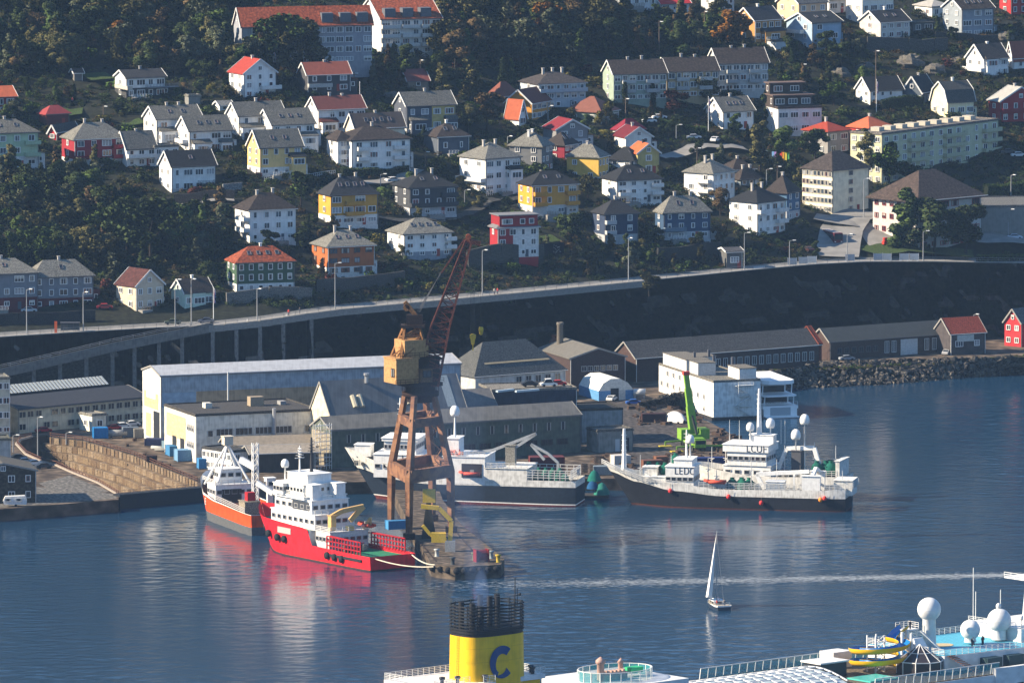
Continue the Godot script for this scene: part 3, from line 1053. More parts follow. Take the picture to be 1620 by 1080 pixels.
		tri(st, V(a - 0.3, yt - 0.1, hd + bd + 0.3), V(a - 0.3, yt + 1.0, hd), V(a - 0.3, yt - 0.1, hd))
		tri(st, V(e + 0.3, yt - 0.1, hd + bd + 0.3), V(e + 0.3, yt + 1.0, hd), V(e + 0.3, yt - 0.1, hd))
		part("bay_roof", st, mat(q[4] if q.size() > 4 else rf, 0.85, "slate", 9.0), root)
		window_at(bay, face(V((a + e) * 0.5, yt - fh * 0.5, hd + bd + 0.01), 0.0), minf(e - a - 0.5, 3.0), 1.3, 3, frame)
		window_at(bay, face(V(a - 0.01, yt - fh * 0.5, hd + bd * 0.5), -PI / 2), minf(bd - 0.5, 0.8), 1.2, 1, frame)
	return root

const WHITE := Color(0.74, 0.73, 0.70)
const CREAM := Color(0.70, 0.62, 0.44)
const SLATE := Color(0.225, 0.22, 0.195)
const SLATE2 := Color(0.32, 0.31, 0.27)
const BLACK := Color(0.035, 0.037, 0.042)
const BROWN := Color(0.085, 0.066, 0.058)
const MAROON := Color(0.16, 0.05, 0.04)
const TILE := Color(0.54, 0.13, 0.055)
const OCHRE := Color(0.52, 0.27, 0.04)
const YELLOW := Color(0.74, 0.50, 0.19)
const CHARCOAL := Color(0.05, 0.053, 0.06)
const NAVY := Color(0.03, 0.045, 0.085)
const STONE := Color(0.28, 0.28, 0.28)
func build_houses() -> void:
	house("house", "mint green house with white lower storey at the photo's left edge", [-50, -30, 59, 268, 211, 188], "H", 20, C(0.42, 0.52, 0.34), SLATE, 3, 4, 1, {"low": WHITE, "sky": 2, "bal": [[0.75, 1.02, 1, "f"], [0.75, 1.02, 2, "f"]], "ww": 1.6})
	house("house", "dark red house with grey slate hip roof and white basement", [95, 117, 198, 268, 220, 193], "H", 24, C(0.25, 0.022, 0.03), SLATE2, 3, 4, 1, {"low": WHITE, "ch": 2, "bal": [[0.0, 0.25, 1, "f"], [0.72, 1.0, 1, "f"], [0.72, 1.0, 2, "f"]], "ww": 1.8})
	house("house", "low white terraced house with grey roof right of the dark red house", [192, 200, 246, 264, 235, 208], "G", 24, WHITE, SLATE, 2, 3, 0, {"deep": 8.0, "bal": [[0.0, 0.95, 1, "f"]]})
	house("house", "white flat-roofed wing with balcony in front of the white gabled pair", [236, 244, 282, 262, 233, 232], "B", 24, C(0.6, 0.6, 0.58), SLATE, 2, 3, 0, {"deep": 6.0})
	house("house", "white semi-detached house with long slate roof, leftmost of the white gables", [225, 247, 318, 229, 188, 168], "G", 24, WHITE, SLATE, 2, 3, 2, {"sky": 2, "ch": 2, "bay": [[0.05, 0.42, 1.1, 2.2]]})
	house("house", "white gabled house with three skylights behind the black-roofed house", [277, 299, 366, 243, 207, 184], "G", 24, WHITE, SLATE, 2, 4, 2, {"sky": 3, "ch": 0, "bay": [[0.05, 0.45, 0.95, 2.2], [0.7, 0.95, 0.95, 1.8]], "bal": [[0.1, 0.7, 0.9, "l"]]})
	house("house", "white gabled house on the slope below the white hut", [357, 377, 450, 216, 183, 162], "G", 24, WHITE, SLATE, 2, 3, 2, {"ch": 1, "bay": [[0.02, 0.5, 0.95, 2.4]]})
	house("house", "white gabled house directly behind the yellow gabled house", [405, 430, 497, 230, 197, 173], "G", 24, WHITE, SLATE, 2, 4, 1, {"sky": 3, "ch": 0, "bay": [[0.62, 1.0, 0.9, 2.6]]})
	house("house", "white house with dark red tiled gable roof above the white hip-roofed block", [484, 503, 577, 209, 173, 153], "G", 24, WHITE, MAROON, 2, 5, 1, {"rtex": "grime", "ch": 2, "bay": [[0.03, 0.36, 0.95, 2.2]]})
	house("house", "white house with plain black gable roof on the left slope", [250, 271, 340, 306, 263, 239], "G", 24, WHITE, BLACK, 2, 4, 2, {"low": C(0.6, 0.6, 0.6), "lowf": 0.35, "sky": 1, "ch": 0, "bal": [[0.6, 0.95, 0.6, "f", C(0.05, 0.05, 0.05), 1]]})
	house("house", "yellow gabled house with white basement and slate roof", [390, 411, 478, 279, 233, 206], "G", 24, YELLOW, SLATE, 3, 4, 2, {"low": WHITE, "lowf": 0.9, "sky": 2, "ch": 0, "bay": [[0.68, 1.0, 2.0, 2.4, BLACK]], "ww": 1.4})
	house("house", "brown-roofed house with cream gable peeping over the white hip-roofed block", [546, 562, 640, 238, 203, 180], "G", 24, C(0.62, 0.55, 0.42), BROWN, 2, 4, 0, {"rtex": "grime", "sky": 4, "ch": 1})
	house("apartment_house", "broad white three-storey house with brown hip roof and corner balconies", [526, 556, 649, 270, 222, 199], "H", 24, WHITE, BROWN, 3, 4, 1, {"cat": "house", "rtex": "patch", "ch": 1, "bal": [[0.08, 0.3, 1, "f"], [0.08, 0.3, 2, "f"], [0.7, 0.95, 1, "f"], [0.7, 0.95, 2, "f"]], "ww": 1.6})
	house("house", "white corner wing with small brown hip roof attached to the broad white house", [516, 534, 556, 262, 221, 205], "H", 24, WHITE, BROWN, 3, 1, 1, {"rtex": "patch", "ch": 0})
	house("house", "semi-detached house, one half slate blue and the other yellow", [623, 643, 720, 210, 167, 146], "G", 24, C(0.075, 0.085, 0.11), SLATE, 2, 4, 1, {"half": C(0.60, 0.44, 0.16), "halfx": 0.52, "bay": [[0.06, 0.42, 0.95, 1.8], [0.78, 1.0, 0.95, 1.8]], "ch": 1, "low": WHITE, "lowf": 0.3})
	house("house", "blue-grey cottage with brown pyramid roof and white corner", [670, 692, 742, 245, 216, 194], "H", 26, C(0.08, 0.095, 0.12), BROWN, 1, 2, 1, {"sky": 2, "ch": 1, "chc": WHITE, "ww": 1.0})
	house("villa", "white villa with pointed slate roof, rounded terrace and bay", [727, 768, 823, 306, 251, 224], "H", 38, WHITE, SLATE2, 3, 4, 2, {"cat": "house", "ch": 2, "bay": [[0.6, 0.95, 2.0, 2.0, BLACK]], "bal": [[0.0, 1.0, 1, "l"]]})
	house("house", "grey hip-roofed house with pale corner behind the white villa", [806, 857, 874, 273, 231, 208], "H", 66, C(0.13, 0.135, 0.14), SLATE2, 3, 3, 2, {"low": WHITE, "lowf": 0.4, "ch": 2, "chc": WHITE, "ww": 1.2})
	house("house", "small dark red house with brown roof behind the grey hip-roofed house", [862, 893, 915, 254, 229, 208], "H", 58, C(0.22, 0.02, 0.03), BROWN, 2, 3, 1, {"ch": 0, "sky": 2})
	house("house", "grey gable-fronted house with red roof and white garage door", [868, 880, 931, 236, 205, 188], "F", 24, C(0.20, 0.20, 0.205), C(0.20, 0.02, 0.026), 2, 2, 0, {"deep": 9.0, "rtex": "grime", "ch": 0, "low": C(0.5, 0.5, 0.5), "trim": WHITE})
	house("house", "mustard yellow house with grey pyramid roof and white windows", [897, 947, 963, 288, 248, 226], "H", 66, C(0.60, 0.38, 0.075), SLATE2, 2, 3, 2, {"low": WHITE, "lowf": 0.4, "ch": 1, "sky": 2, "ww": 1.2})
	house("house", "white house with black pyramid roof behind the mustard house", [964, 1002, 1018, 275, 253, 231], "H", 62, WHITE, BLACK, 2, 3, 2, {"ch": 0, "sky": 2})
	house("house", "small olive yellow gable-fronted house with orange tile roof", [1000, 1009, 1044, 275, 242, 226], "F", 20, C(0.40, 0.33, 0.12), C(0.50, 0.12, 0.04), 2, 1, 0, {"deep": 8.0, "rtex": "grime", "ch": 1, "chc": BLACK})
	house("house", "white gable-fronted house with dark crimson roof beside the lane", [981, 990, 1032, 240, 217, 200], "F", 22, C(0.64, 0.63, 0.60), C(0.13, 0.014, 0.02), 2, 2, 0, {"deep": 9.0, "rtex": "grime", "ch": 1})
	house("house", "white cottage with deep red hip roof behind the crimson-roofed house", [970, 988, 1020, 222, 205, 187], "H", 40, WHITE, C(0.22, 0.018, 0.035), 1, 2, 1, {"rtex": "grime", "ch": 0})
	house("house", "low grey-green house with rust-coloured hip roof", [896, 951, 979, 196, 177, 151], "H", 60, C(0.20, 0.24, 0.19), C(0.22, 0.085, 0.06), 1, 4, 2, {"rtex": "grime", "ch": 0})
	house("house", "white four-square apartment house with balconies and slate pyramid roof", [1083, 1128, 1163, 320, 274, 250], "H", 52, WHITE, SLATE2, 3, 4, 2, {"ch": 2, "bal": [[0.05, 0.55, 1, "l"], [0.05, 0.55, 2, "l"]], "ww": 1.0})
	house("house", "white house with black hip roof and red blinds in its windows", [953, 976, 1048, 322, 285, 260], "H", 24, WHITE, BLACK, 3, 4, 1, {"ch": 1, "chc": BLACK, "sky": 2, "bal": [[0.03, 0.3, 1, "f"], [0.75, 1.0, 1, "f"], [0.75, 1.0, 2, "f"]]})
	house("house", "bright orange house with black hip roof and white arcade", [820, 842, 915, 342, 293, 270], "H", 24, C(0.60, 0.28, 0.035), BLACK, 3, 4, 2, {"low": C(0.62, 0.61, 0.58), "sky": 2, "ch": 0, "bal": [[0.02, 0.3, 1, "f"], [0.02, 0.3, 2, "f"], [0.72, 1.0, 1, "f"], [0.72, 1.0, 2, "f"]], "ww": 1.5})
	house("house", "charcoal house with black hip roof, white windows and pale basement", [620, 648, 722, 342, 297, 272], "H", 24, CHARCOAL, BLACK, 3, 4, 2, {"low": C(0.52, 0.53, 0.54), "lowf": 0.85, "ch": 2, "sky": 2, "ww": 1.6, "bal": [[0.0, 1.0, 1, "f"], [0.65, 1.0, 2, "f"]]})
	house("house", "ochre house with dark hip roof and white ground floor", [503, 523, 597, 358, 308, 279], "H", 24, OCHRE, C(0.06, 0.062, 0.07), 3, 4, 1, {"low": WHITE, "ch": 2, "sky": 4, "ww": 2.0, "bal": [[0.3, 0.68, 1, "f"], [0.3, 0.68, 2, "f"]]})
	house("house", "white three-storey house with brown hip roof and stacked corner balconies", [370, 394, 467, 384, 332, 304], "H", 24, WHITE, BROWN, 3, 4, 1, {"rtex": "patch", "ch": 2, "ww": 1.4, "bal": [[0.0, 0.6, 1, "l"], [0.0, 0.6, 2, "l"]]})
	house("house", "dark green house with orange-red tile roof by the road", [357, 374, 465, 464, 415, 389], "H", 18, C(0.045, 0.085, 0.05), TILE, 3, 6, 2, {"low": WHITE, "lowf": 0.9, "rtex": "patch", "sky": 4, "ch": 1, "chc": WHITE, "ww": 1.0, "skip": 0.0, "even": 1})
	house("house", "rust orange house with slate hip roof and white basement", [492, 518, 592, 436, 390, 363], "H", 24, C(0.36, 0.11, 0.035), SLATE2, 3, 4, 2, {"low": WHITE, "lowf": 0.85, "sky": 3, "ch": 2, "trim": C(0.16, 0.07, 0.04), "ww": 1.6})
	house("house", "white house with slate hip roof right of the rust orange house", [612, 639, 715, 408, 370, 344], "H", 24, WHITE, SLATE2, 3, 4, 2, {"low": C(0.30, 0.32, 0.36), "lowf": 0.7, "sky": 4, "ch": 0, "bal": [[0.85, 1.06, 1, "f"], [0.85, 1.06, 2, "f"]], "ww": 1.2})
	var rh := house("house", "tall narrow house, half crimson and half white, above the cliff road", [775, 787, 852, 408, 360, 345], "H", 20, C(0.28, 0.018, 0.025), C(0.18, 0.18, 0.19), 3, 4, 1, {"half": WHITE, "halfx": 0.38, "ch": 0, "ww": 1.4, "rtex": "grime"})
	var ss := mb()
	box2(ss, V(-5.4, 8.3, -3.5), V(5.6, 11.4, 3.2))
	part("attic_storey", ss, mat(C(0.28, 0.018, 0.025), 0.85, "grime", 6.0), rh)
	ss = mb()
	box2(ss, V(-5.8, 11.4, -3.9), V(6.0, 11.65, 3.6))
	part("attic_roof", ss, mat(C(0.2, 0.2, 0.21), 0.9, "grime", 6.0), rh)
	for wx in [-3.2, 1.2, 3.8]: window_at(rh, face(V(wx, 9.8, 3.25), 0.0), 2.8 if wx < 0 else 1.2, 1.2, 3 if wx < 0 else 1, mat(WHITE, 0.7, "", 1.0))
	house("house", "navy blue house with black hip roof and small corner balconies", [938, 957, 1010, 386, 338, 315], "H", 24, NAVY, C(0.05, 0.052, 0.06), 3, 2, 1, {"low": C(0.42, 0.43, 0.44), "lowf": 0.9, "ch": 1, "ww": 1.8, "bal": [[0.0, 0.3, 1, "f", C(0.5, 0.5, 0.5)], [0.0, 0.3, 2, "f", C(0.5, 0.5, 0.5)]]})
	house("house", "blue house with slate hip roof right of the navy house", [1037, 1050, 1125, 380, 336, 309], "H", 20, C(0.035, 0.07, 0.13), SLATE2, 3, 4, 1, {"low": C(0.50, 0.52, 0.54), "lowf": 0.85, "sky": 2, "ch": 2, "ww": 1.2, "bal": [[0.0, 0.45, 1, "f", C(0.16, 0.22, 0.28)]]})
	house("house", "white house with black pyramid roof at the cliff road junction", [1155, 1198, 1244, 373, 320, 295], "H", 46, WHITE, BLACK, 3, 4, 2, {"ch": 2, "ww": 1.2, "bal": [[0.65, 1.0, 1, "f"], [0.65, 1.0, 2, "f"], [0.0, 0.3, 2, "f"]]})
	house("house", "blue house with brown pyramid roof tucked behind the white corner house", [1212, 1245, 1267, 350, 304, 276], "H", 58, C(0.07, 0.14, 0.23), BROWN, 3, 2, 1, {"low": C(0.5, 0.52, 0.54), "ch": 1, "ww": 1.4})
	house("house", "low blue-grey house with brown hip roof left of the rainbow wall", [1158, 1172, 1206, 295, 283, 265], "H", 32, C(0.15, 0.18, 0.20), BROWN, 1, 3, 1, {"ch": 2})
	house("house", "low dark house with brown hip roof behind the white apartment house", [1140, 1160, 1195, 282, 268, 250], "H", 32, C(0.2, 0.2, 0.2), BROWN, 1, 2, 1, {"ch": 1})
	house("apartment_block", "cream five-storey apartment block with curved brown roof", [1271, 1317, 1377, 339, 269, 238], "H", 44, C(0.74, 0.66, 0.48), C(0.12, 0.095, 0.085), 5, 1, 8, {"cat": "apartment block", "rtex": "patch", "ch": 0, "ww": 1.4, "even": 1, "skip": 0.0, "group": "apartment blocks on the hill", "trim": C(0.4, 0.38, 0.33)})
	var yb := house("apartment_block", "long pale yellow-green flat-roofed apartment block with balconies", [1347, 1395, 1592, 292, 213, 206], "B", 52, C(0.50, 0.485, 0.32), C(0.3, 0.27, 0.24), 5, 13, 4, {"cat": "apartment block", "ww": 1.6, "group": "apartment blocks on the hill", "bal": [[0.22, 0.40, 1, "f"], [0.22, 0.40, 2, "f"], [0.22, 0.40, 3, "f"], [0.22, 0.40, 4, "f"], [0.52, 0.70, 1, "f"], [0.52, 0.70, 2, "f"], [0.52, 0.70, 3, "f"], [0.52, 0.70, 4, "f"], [0.86, 1.0, 1, "f"], [0.86, 1.0, 2, "f"], [0.86, 1.0, 3, "f"], [0.86, 1.0, 4, "f"]]})
	for k in 9:
		var st := mb()
		box2(st, V(-23.0 + k * 5.6, 13.6, -2.5), V(-20.5 + k * 5.6, 15.6, 0.5))
		part("roof_vent_house", st, mat(C(0.5, 0.46, 0.38), 0.9, "grime", 4.0), yb)
	house("house", "grey house with orange-red hip roof left of the yellow-green block", [1272, 1310, 1345, 246, 208, 191], "H", 45, C(0.27, 0.26, 0.25), C(0.33, 0.05, 0.025), 2, 2, 2, {"rtex": "grime", "ch": 1})
	house("house", "red house with orange tile pyramid roof behind the yellow-green block", [1343, 1375, 1412, 252, 202, 183], "H", 45, C(0.42, 0.05, 0.035), TILE, 3, 2, 1, {"rtex": "grime", "ch": 1})
	var of := house("office_building", "office building with broad brown roof and banded storeys behind round trees", [1384, 1453, 1556, 398, 316, 268], "H", 42, C(0.46, 0.44, 0.42), C(0.15, 0.105, 0.085), 4, 6, 6, {"cat": "office building", "rtex": "patch", "ch": 0, "over": 1.4, "ww": 2.4, "trim": C(0.25, 0.05, 0.05), "group": "apartment blocks on the hill"})
	house("shop_building", "low grey flat-roofed shopping building with dark sign panel", [1535, 1548, 1660, 366, 328, 326], "B", 8, C(0.20, 0.195, 0.18), C(0.24, 0.235, 0.22), 1, 0, 0, {"cat": "shop building", "deep": 26.0, "nodoor": true, "group": "apartment blocks on the hill"})
	house("house", "red house with orange tile roof and white lower storey at the left edge", [-30, -12, 24, 186, 153, 137], "G", 24, C(0.22, 0.025, 0.025), TILE, 2, 2, 0, {"rtex": "grime", "low": WHITE, "ch": 0, "ww": 2.2})
	house("bungalow", "white bungalow with wide timber terrace on a stone basement", [180, 199, 260, 156, 123, 111], "G", 26, WHITE, C(0.07, 0.07, 0.075), 2, 4, 1, {"cat": "house", "low": C(0.07, 0.07, 0.07), "ch": 1, "chc": STONE, "ww": 1.8, "bal": [[-0.6, 0.55, 1, "l", C(0.55, 0.5, 0.42)], [0.5, 1.3, 1, "f", C(0.25, 0.25, 0.25), 1]]})
	house("shed", "small grey garden hut above the lawn", [113, 117, 130, 128, 115, 109], "G", 22, C(0.16, 0.15, 0.14), BROWN, 1, 0, 0, {"cat": "shed", "ch": 0, "nodoor": true, "deep": 3.0, "group": "sheds and huts"})
	house("shed", "dark red garden shed with red roof above the red gable", [60, 73, 108, 200, 180, 166], "H", 30, C(0.12, 0.03, 0.03), C(0.30, 0.05, 0.05), 1, 0, 0, {"cat": "shed", "rtex": "grime", "ch": 0, "group": "sheds and huts"})
	house("shed", "bright red gable-fronted shed behind the dark red house", [76, 88, 120, 222, 209, 198], "G", 62, C(0.48, 0.03, 0.03), C(0.10, 0.10, 0.10), 1, 0, 1, {"cat": "shed", "ch": 0, "nodoor": true, "group": "sheds and huts"})
	house("shed", "small grey lean-to hut above the white terraces", [295, 298, 317, 167, 153, 150], "B", 20, C(0.2, 0.2, 0.19), SLATE2, 1, 0, 0, {"cat": "shed", "nodoor": true, "deep": 3.5, "group": "sheds and huts"})
	house("shed", "little white gabled hut between the white terraces", [338, 347, 367, 176, 166, 160], "G", 28, WHITE, C(0.35, 0.35, 0.33), 1, 1, 0, {"cat": "shed", "ch": 0, "nodoor": true, "group": "sheds and huts"})
	house("house", "white house with red roof slope and wide front gable near the flagpole", [361, 385, 436, 155, 116, 93], "F", 30, WHITE, C(0.34, 0.045, 0.03), 3, 3, 2, {"rtex": "grime", "ch": 1, "bal": [[0.5, 1.1, 1, "f"]], "ww": 1.4})
	house("house", "dark timber house with red-brown tile roof and white balcony", [482, 486, 554, 146, 118, 99], "G", 20, C(0.055, 0.055, 0.06), C(0.24, 0.07, 0.045), 2, 3, 0, {"rtex": "grime", "ch": 1, "deep": 8.0, "bal": [[0.0, 0.55, 0.6, "f", C(0.45, 0.45, 0.42)]]})
	house("house", "rust-roofed cottage hidden in the shrubs below the orange-roofed flats", [640, 645, 678, 138, 128, 110], "G", 20, C(0.25, 0.2, 0.15), C(0.20, 0.06, 0.05), 1, 1, 0, {"rtex": "grime", "deep": 8.0, "ch": 0, "nodoor": true})
	var A := house("apartment_block", "terraced flats with long orange tile roof half hidden by trees", [368, 382, 588, 104, 42, 12], "G", 14, C(0.26, 0.27, 0.30), TILE, 4, 14, 1, {"cat": "apartment block", "rtex": "patch", "ch": 0, "ww": 2.0, "group": "apartment blocks on the hill"})
	var B := house("apartment_block", "stepped white flats with orange tile roof and four floors of balconies", [566, 603, 697, 88, 30, -4], "G", 17, C(0.62, 0.61, 0.57), TILE, 4, 6, 0, {"cat": "apartment block", "rtex": "patch", "ch": 0, "ww": 2.2, "group": "apartment blocks on the hill", "low": C(0.5, 0.5, 0.5), "lowf": 0.6, "bal": [[0.0, 0.3, 1, "f"], [0.34, 0.63, 1, "f"], [0.67, 0.98, 1, "f"], [0.0, 0.3, 2, "f"], [0.34, 0.63, 2, "f"], [0.67, 0.98, 2, "f"], [0.0, 0.3, 3, "f"], [0.34, 0.63, 3, "f"], [0.67, 0.98, 3, "f"]]})
	for q in [[A, [0.66, 0.80, 0.93], 11.0], [B, [0.16, 0.46, 0.76], 10.0]]:
		for u in q[1]:
			var bb: AABB = (q[0].get_node("wall") as MeshInstance3D).get_aabb()
			var st := mb()
			var xx: float = bb.position.x + bb.size.x * u
			box2(st, V(xx - 1.6, q[2] + 0.6, bb.end.z - 3.6), V(xx + 1.6, q[2] + 3.4, bb.end.z - 0.5))
			part("roof_terrace", st, mat(C(0.12, 0.13, 0.15), 0.6, "grime", 3.0), q[0])
	house("apartment_block", "grey-blue three-storey block with broad brown roof and long balcony", [822, 852, 927, 172, 133, 112], "H", 26, C(0.40, 0.44, 0.48), C(0.13, 0.11, 0.105), 3, 6, 1, {"cat": "apartment block", "rtex": "patch", "ch": 3, "group": "apartment blocks on the hill", "bal": [[0.0, 1.0, 2, "f"]], "ww": 1.6})
	house("house", "orange timber house with brown roof beside the little chapel-like gable", [799, 841, 872, 190, 163, 142], "G", 62, C(0.52, 0.24, 0.04), C(0.16, 0.05, 0.04), 2, 4, 0, {"rtex": "grime", "ch": 0, "trim": C(0.7, 0.7, 0.68)})
	house("shed", "little white chapel-like gable with steep orange roof", [800, 821, 832, 200, 183, 158], "F", 50, WHITE, C(0.40, 0.10, 0.045), 1, 1, 0, {"cat": "shed", "rtex": "grime", "ch": 0, "nodoor": true, "group": "sheds and huts"})
	house("house", "rust-roofed house among trees left of the orange timber house", [770, 790, 822, 170, 152, 128], "H", 40, C(0.2, 0.12, 0.08), C(0.20, 0.07, 0.05), 1, 1, 0, {"rtex": "grime", "ch": 0, "nodoor": true})
	var rows := [[951, 971, 1055, 161, 117, 95, C(0.27, 0.33, 0.27)], [1046, 1057, 1138, 156, 113, 91, C(0.42, 0.31, 0.17)], [1120, 1137, 1216, 146, 100, 76, C(0.44, 0.44, 0.42)]]
	var what := ["first section of the row block, pale green with a sunlit cream gable", "middle section of the row block with tan walls and brown roof", "end section of the row block, light grey with glazed balconies"]
	for k in 3:
		var q: Array = rows[k]
		house("apartment_block", what[k], q.slice(0, 6), "G", 16, q[6], BROWN, 3, 7, 1 if k == 0 else 0, {"cat": "apartment block", "rtex": "patch", "ch": 2, "group": "apartment blocks on the hill", "deep": 11.0, "ww": 1.6, "bal": [[0.15, 0.4, 2, "f", C(0.5, 0.5, 0.48)], [0.6, 0.85, 2, "f", C(0.5, 0.5, 0.48)], [0.15, 0.4, 1, "f", C(0.4, 0.4, 0.4)], [0.6, 0.85, 1, "f", C(0.4, 0.4, 0.4)]]})
	house("house", "white house with sunlit gable and slate roof beside a flagpole", [1118, 1144, 1194, 205, 176, 154], "G", 28, WHITE, SLATE, 2, 3, 2, {"sky": 3, "ch": 1, "ww": 1.4})
	var sh := house("stepped_house", "dark brown stepped house with three flat roofs and white ground floor", [1215, 1231, 1301, 214, 172, 171], "B", 18, C(0.58, 0.58, 0.56), C(0.12, 0.09, 0.08), 2, 4, 1, {"cat": "house", "deep": 10.0, "ww": 2.2})
	var timber := mat(C(0.05, 0.038, 0.032), 0.85, "wash", 6.0)
	var sill := pm(C(0.66, 0.66, 0.64), 0.7)
	for q in [[-6.9, 4.9, -5.0, 1.8, 7.8, 11.0, 3], [-6.9, 3.2, -5.0, -1.4, 11.3, 14.3, 2]]:
		panel(sh, V(q[0], q[4], q[2]), V(q[1], q[5], q[3]), timber, "upper_storey")
		panel(sh, V(q[0] - 0.5, q[5], q[2] - 0.3), V(q[1] + 0.7, q[5] + 0.3, q[3] + 0.8), mat(C(0.15, 0.105, 0.09), 0.9, "grime", 5.0), "storey_roof")
		for k in q[6]: window_at(sh, face(V(lerpf(q[0], q[1], (k + 0.5) / q[6]), (q[4] + q[5]) * 0.5, q[3] + 0.01), 0.0), 2.4, 1.4, 3, sill)
		window_at(sh, face(V(q[0] - 0.01, (q[4] + q[5]) * 0.5, q[3] - 1.6), -PI / 2), 1.0, 1.4, 1, sill)
	var v := house("villa", "white villa with black roof and twin gabled dormers on a hedge terrace", [1356, 1377, 1430, 166, 143, 122], "G", 26, WHITE, BLACK, 2, 4, 2, {"cat": "house", "ch": 0, "ww": 1.2})
	house("house", "low slate-blue house with black roof beside the cream gambrel house", [1428, 1459, 1482, 165, 146, 121], "G", 62, C(0.10, 0.12, 0.14), C(0.055, 0.056, 0.06), 1, 1, 3, {"ch": 1})
	house("house", "cream house with gambrel slate roof and dormer", [1475, 1500, 1543, 188, 162, 129], "M", 32, C(0.72, 0.64, 0.42), C(0.12, 0.12, 0.115), 1, 3, 2, {"ch": 1, "chc": WHITE})
	var gf := house("house", "white house with steep front gable and terrace below the rock face", [1531, 1557, 1597, 121, 93, 70], "G", 34, WHITE, C(0.10, 0.085, 0.08), 2, 3, 2, {"ch": 1, "chc": WHITE, "bal": [[-0.1, 1.3, 0.6, "l"]], "bay": [[0.08, 0.55, 2.0, 0.8]]})
	house("house", "red house with pale grey roof at the right edge", [1566, 1583, 1650, 194, 160, 138], "F", 30, C(0.30, 0.025, 0.03), C(0.38, 0.37, 0.34), 2, 4, 1, {"rtex": "grime", "ch": 1, "bal": [[0.0, 1.0, 1, "f"]]})
	house("house", "white house with rust red roof cut by the right edge", [1594, 1604, 1650, 110, 92, 66], "G", 30, WHITE, C(0.30, 0.08, 0.05), 1, 2, 1, {"rtex": "grime", "ch": 0})
	house("house", "blue-grey house with brown gable roof on the upper right", [1494, 1522, 1574, 60, 14, -4], "G", 30, C(0.25, 0.28, 0.31), BROWN, 3, 3, 2, {"rtex": "patch", "sky": 3, "ch": 0, "ww": 2.2})
	house("house", "pale grey house with dark roof above the retaining wall", [1362, 1393, 1441, 62, 35, 17], "G", 34, C(0.52, 0.49, 0.44), C(0.045, 0.048, 0.055), 2, 4, 1, {"sky": 2, "ch": 1, "chc": WHITE})
	house("house", "light blue house with dark roof and white gable balcony", [1246, 1285, 1333, 80, 36, 20], "G", 38, C(0.30, 0.40, 0.50), C(0.05, 0.055, 0.06), 3, 2, 2, {"sky": 2, "ch": 0, "ww": 2.6, "bal": [[0.3, 1.1, 1.8, "l", WHITE]], "trim": WHITE})
	house("house", "peach house with wine-red window at the top of the hill", [1231, 1264, 1310, 40, 5, -16], "G", 36, C(0.66, 0.44, 0.28), C(0.2, 0.2, 0.2), 2, 3, 2, {"ch": 0})
	house("house", "orange timber house with slate roof behind the autumn tree", [1163, 1194, 1237, 66, 32, 12], "G", 40, C(0.50, 0.25, 0.08), C(0.07, 0.075, 0.085), 2, 4, 1, {"ch": 1, "chc": WHITE, "bay": [[0.25, 1.0, 0.95, 2.0]]})
	house("house", "small white garage with flat roof below the orange timber house", [1211, 1228, 1250, 80, 66, 63], "B", 34, C(0.5, 0.52, 0.53), C(0.22, 0.2, 0.18), 1, 0, 0, {"nodoor": true})
	house("house", "tall cream house with narrow stair tower at the top edge", [1340, 1364, 1415, 38, -12, -30], "H", 34, C(0.66, 0.62, 0.54), SLATE, 3, 4, 2, {"ch": 0})
	house("house", "white low house below the top right houses' lane", [1449, 1475, 1504, 28, 10, -2], "H", 36, WHITE, C(0.4, 0.38, 0.35), 1, 2, 2, {"rtex": "grime", "ch": 0})
	house("house", "small red house with white windows at the top right corner", [1583, 1600, 1640, 22, -6, -20], "G", 34, C(0.34, 0.03, 0.03), BROWN, 2, 3, 1, {"ch": 0})
	house("shed", "dark grey garage with light roof right of the pale grey house", [1437, 1445, 1478, 50, 36, 31], "H", 20, C(0.13, 0.13, 0.13), C(0.08, 0.09, 0.09), 1, 2, 0, {"cat": "shed", "deep": 7.0, "ch": 0, "group": "sheds and huts"})
	house("house", "white house with bright red roof at the top edge", [1030, 1046, 1092, 18, 6, -6], "G", 26, WHITE, C(0.50, 0.03, 0.035), 1, 3, 1, {"rtex": "grime", "ch": 0})
	house("house", "pale grey house at the top edge left of the orange timber house", [1110, 1130, 1162, 22, -4, -18], "G", 30, C(0.5, 0.5, 0.5), SLATE, 2, 3, 1, {"ch": 0})
	house("house", "white house cut by the top edge behind the red-roofed house", [970, 985, 1030, 12, -8, -20], "G", 26, C(0.62, 0.61, 0.6), SLATE, 1, 3, 1, {"ch": 0})
	house("house", "white house between the peach house and the cream house at the top", [1300, 1312, 1340, 22, -2, -14], "G", 34, C(0.62, 0.62, 0.62), SLATE, 1, 2, 1, {"ch": 0})
	house("house", "blue-grey terraced pair with dark red lower storey by the left road", [-60, -40, 58, 492, 434, 409], "H", 20, C(0.17, 0.185, 0.21), SLATE2, 3, 5, 1, {"low": C(0.12, 0.025, 0.03), "ch": 1, "sky": 1})
	house("house", "blue-grey terraced house with dark red base left of the cream house", [36, 52, 146, 490, 438, 411], "H", 20, C(0.17, 0.185, 0.21), SLATE2, 3, 5, 1, {"low": C(0.12, 0.025, 0.03), "ch": 1, "sky": 1})
	house("house", "cream house with maroon roof and front gable by the road", [182, 214, 257, 492, 452, 427], "F", 40, C(0.56, 0.46, 0.34), C(0.17, 0.06, 0.05), 2, 3, 2, {"rtex": "patch", "ch": 0, "ww": 1.2})
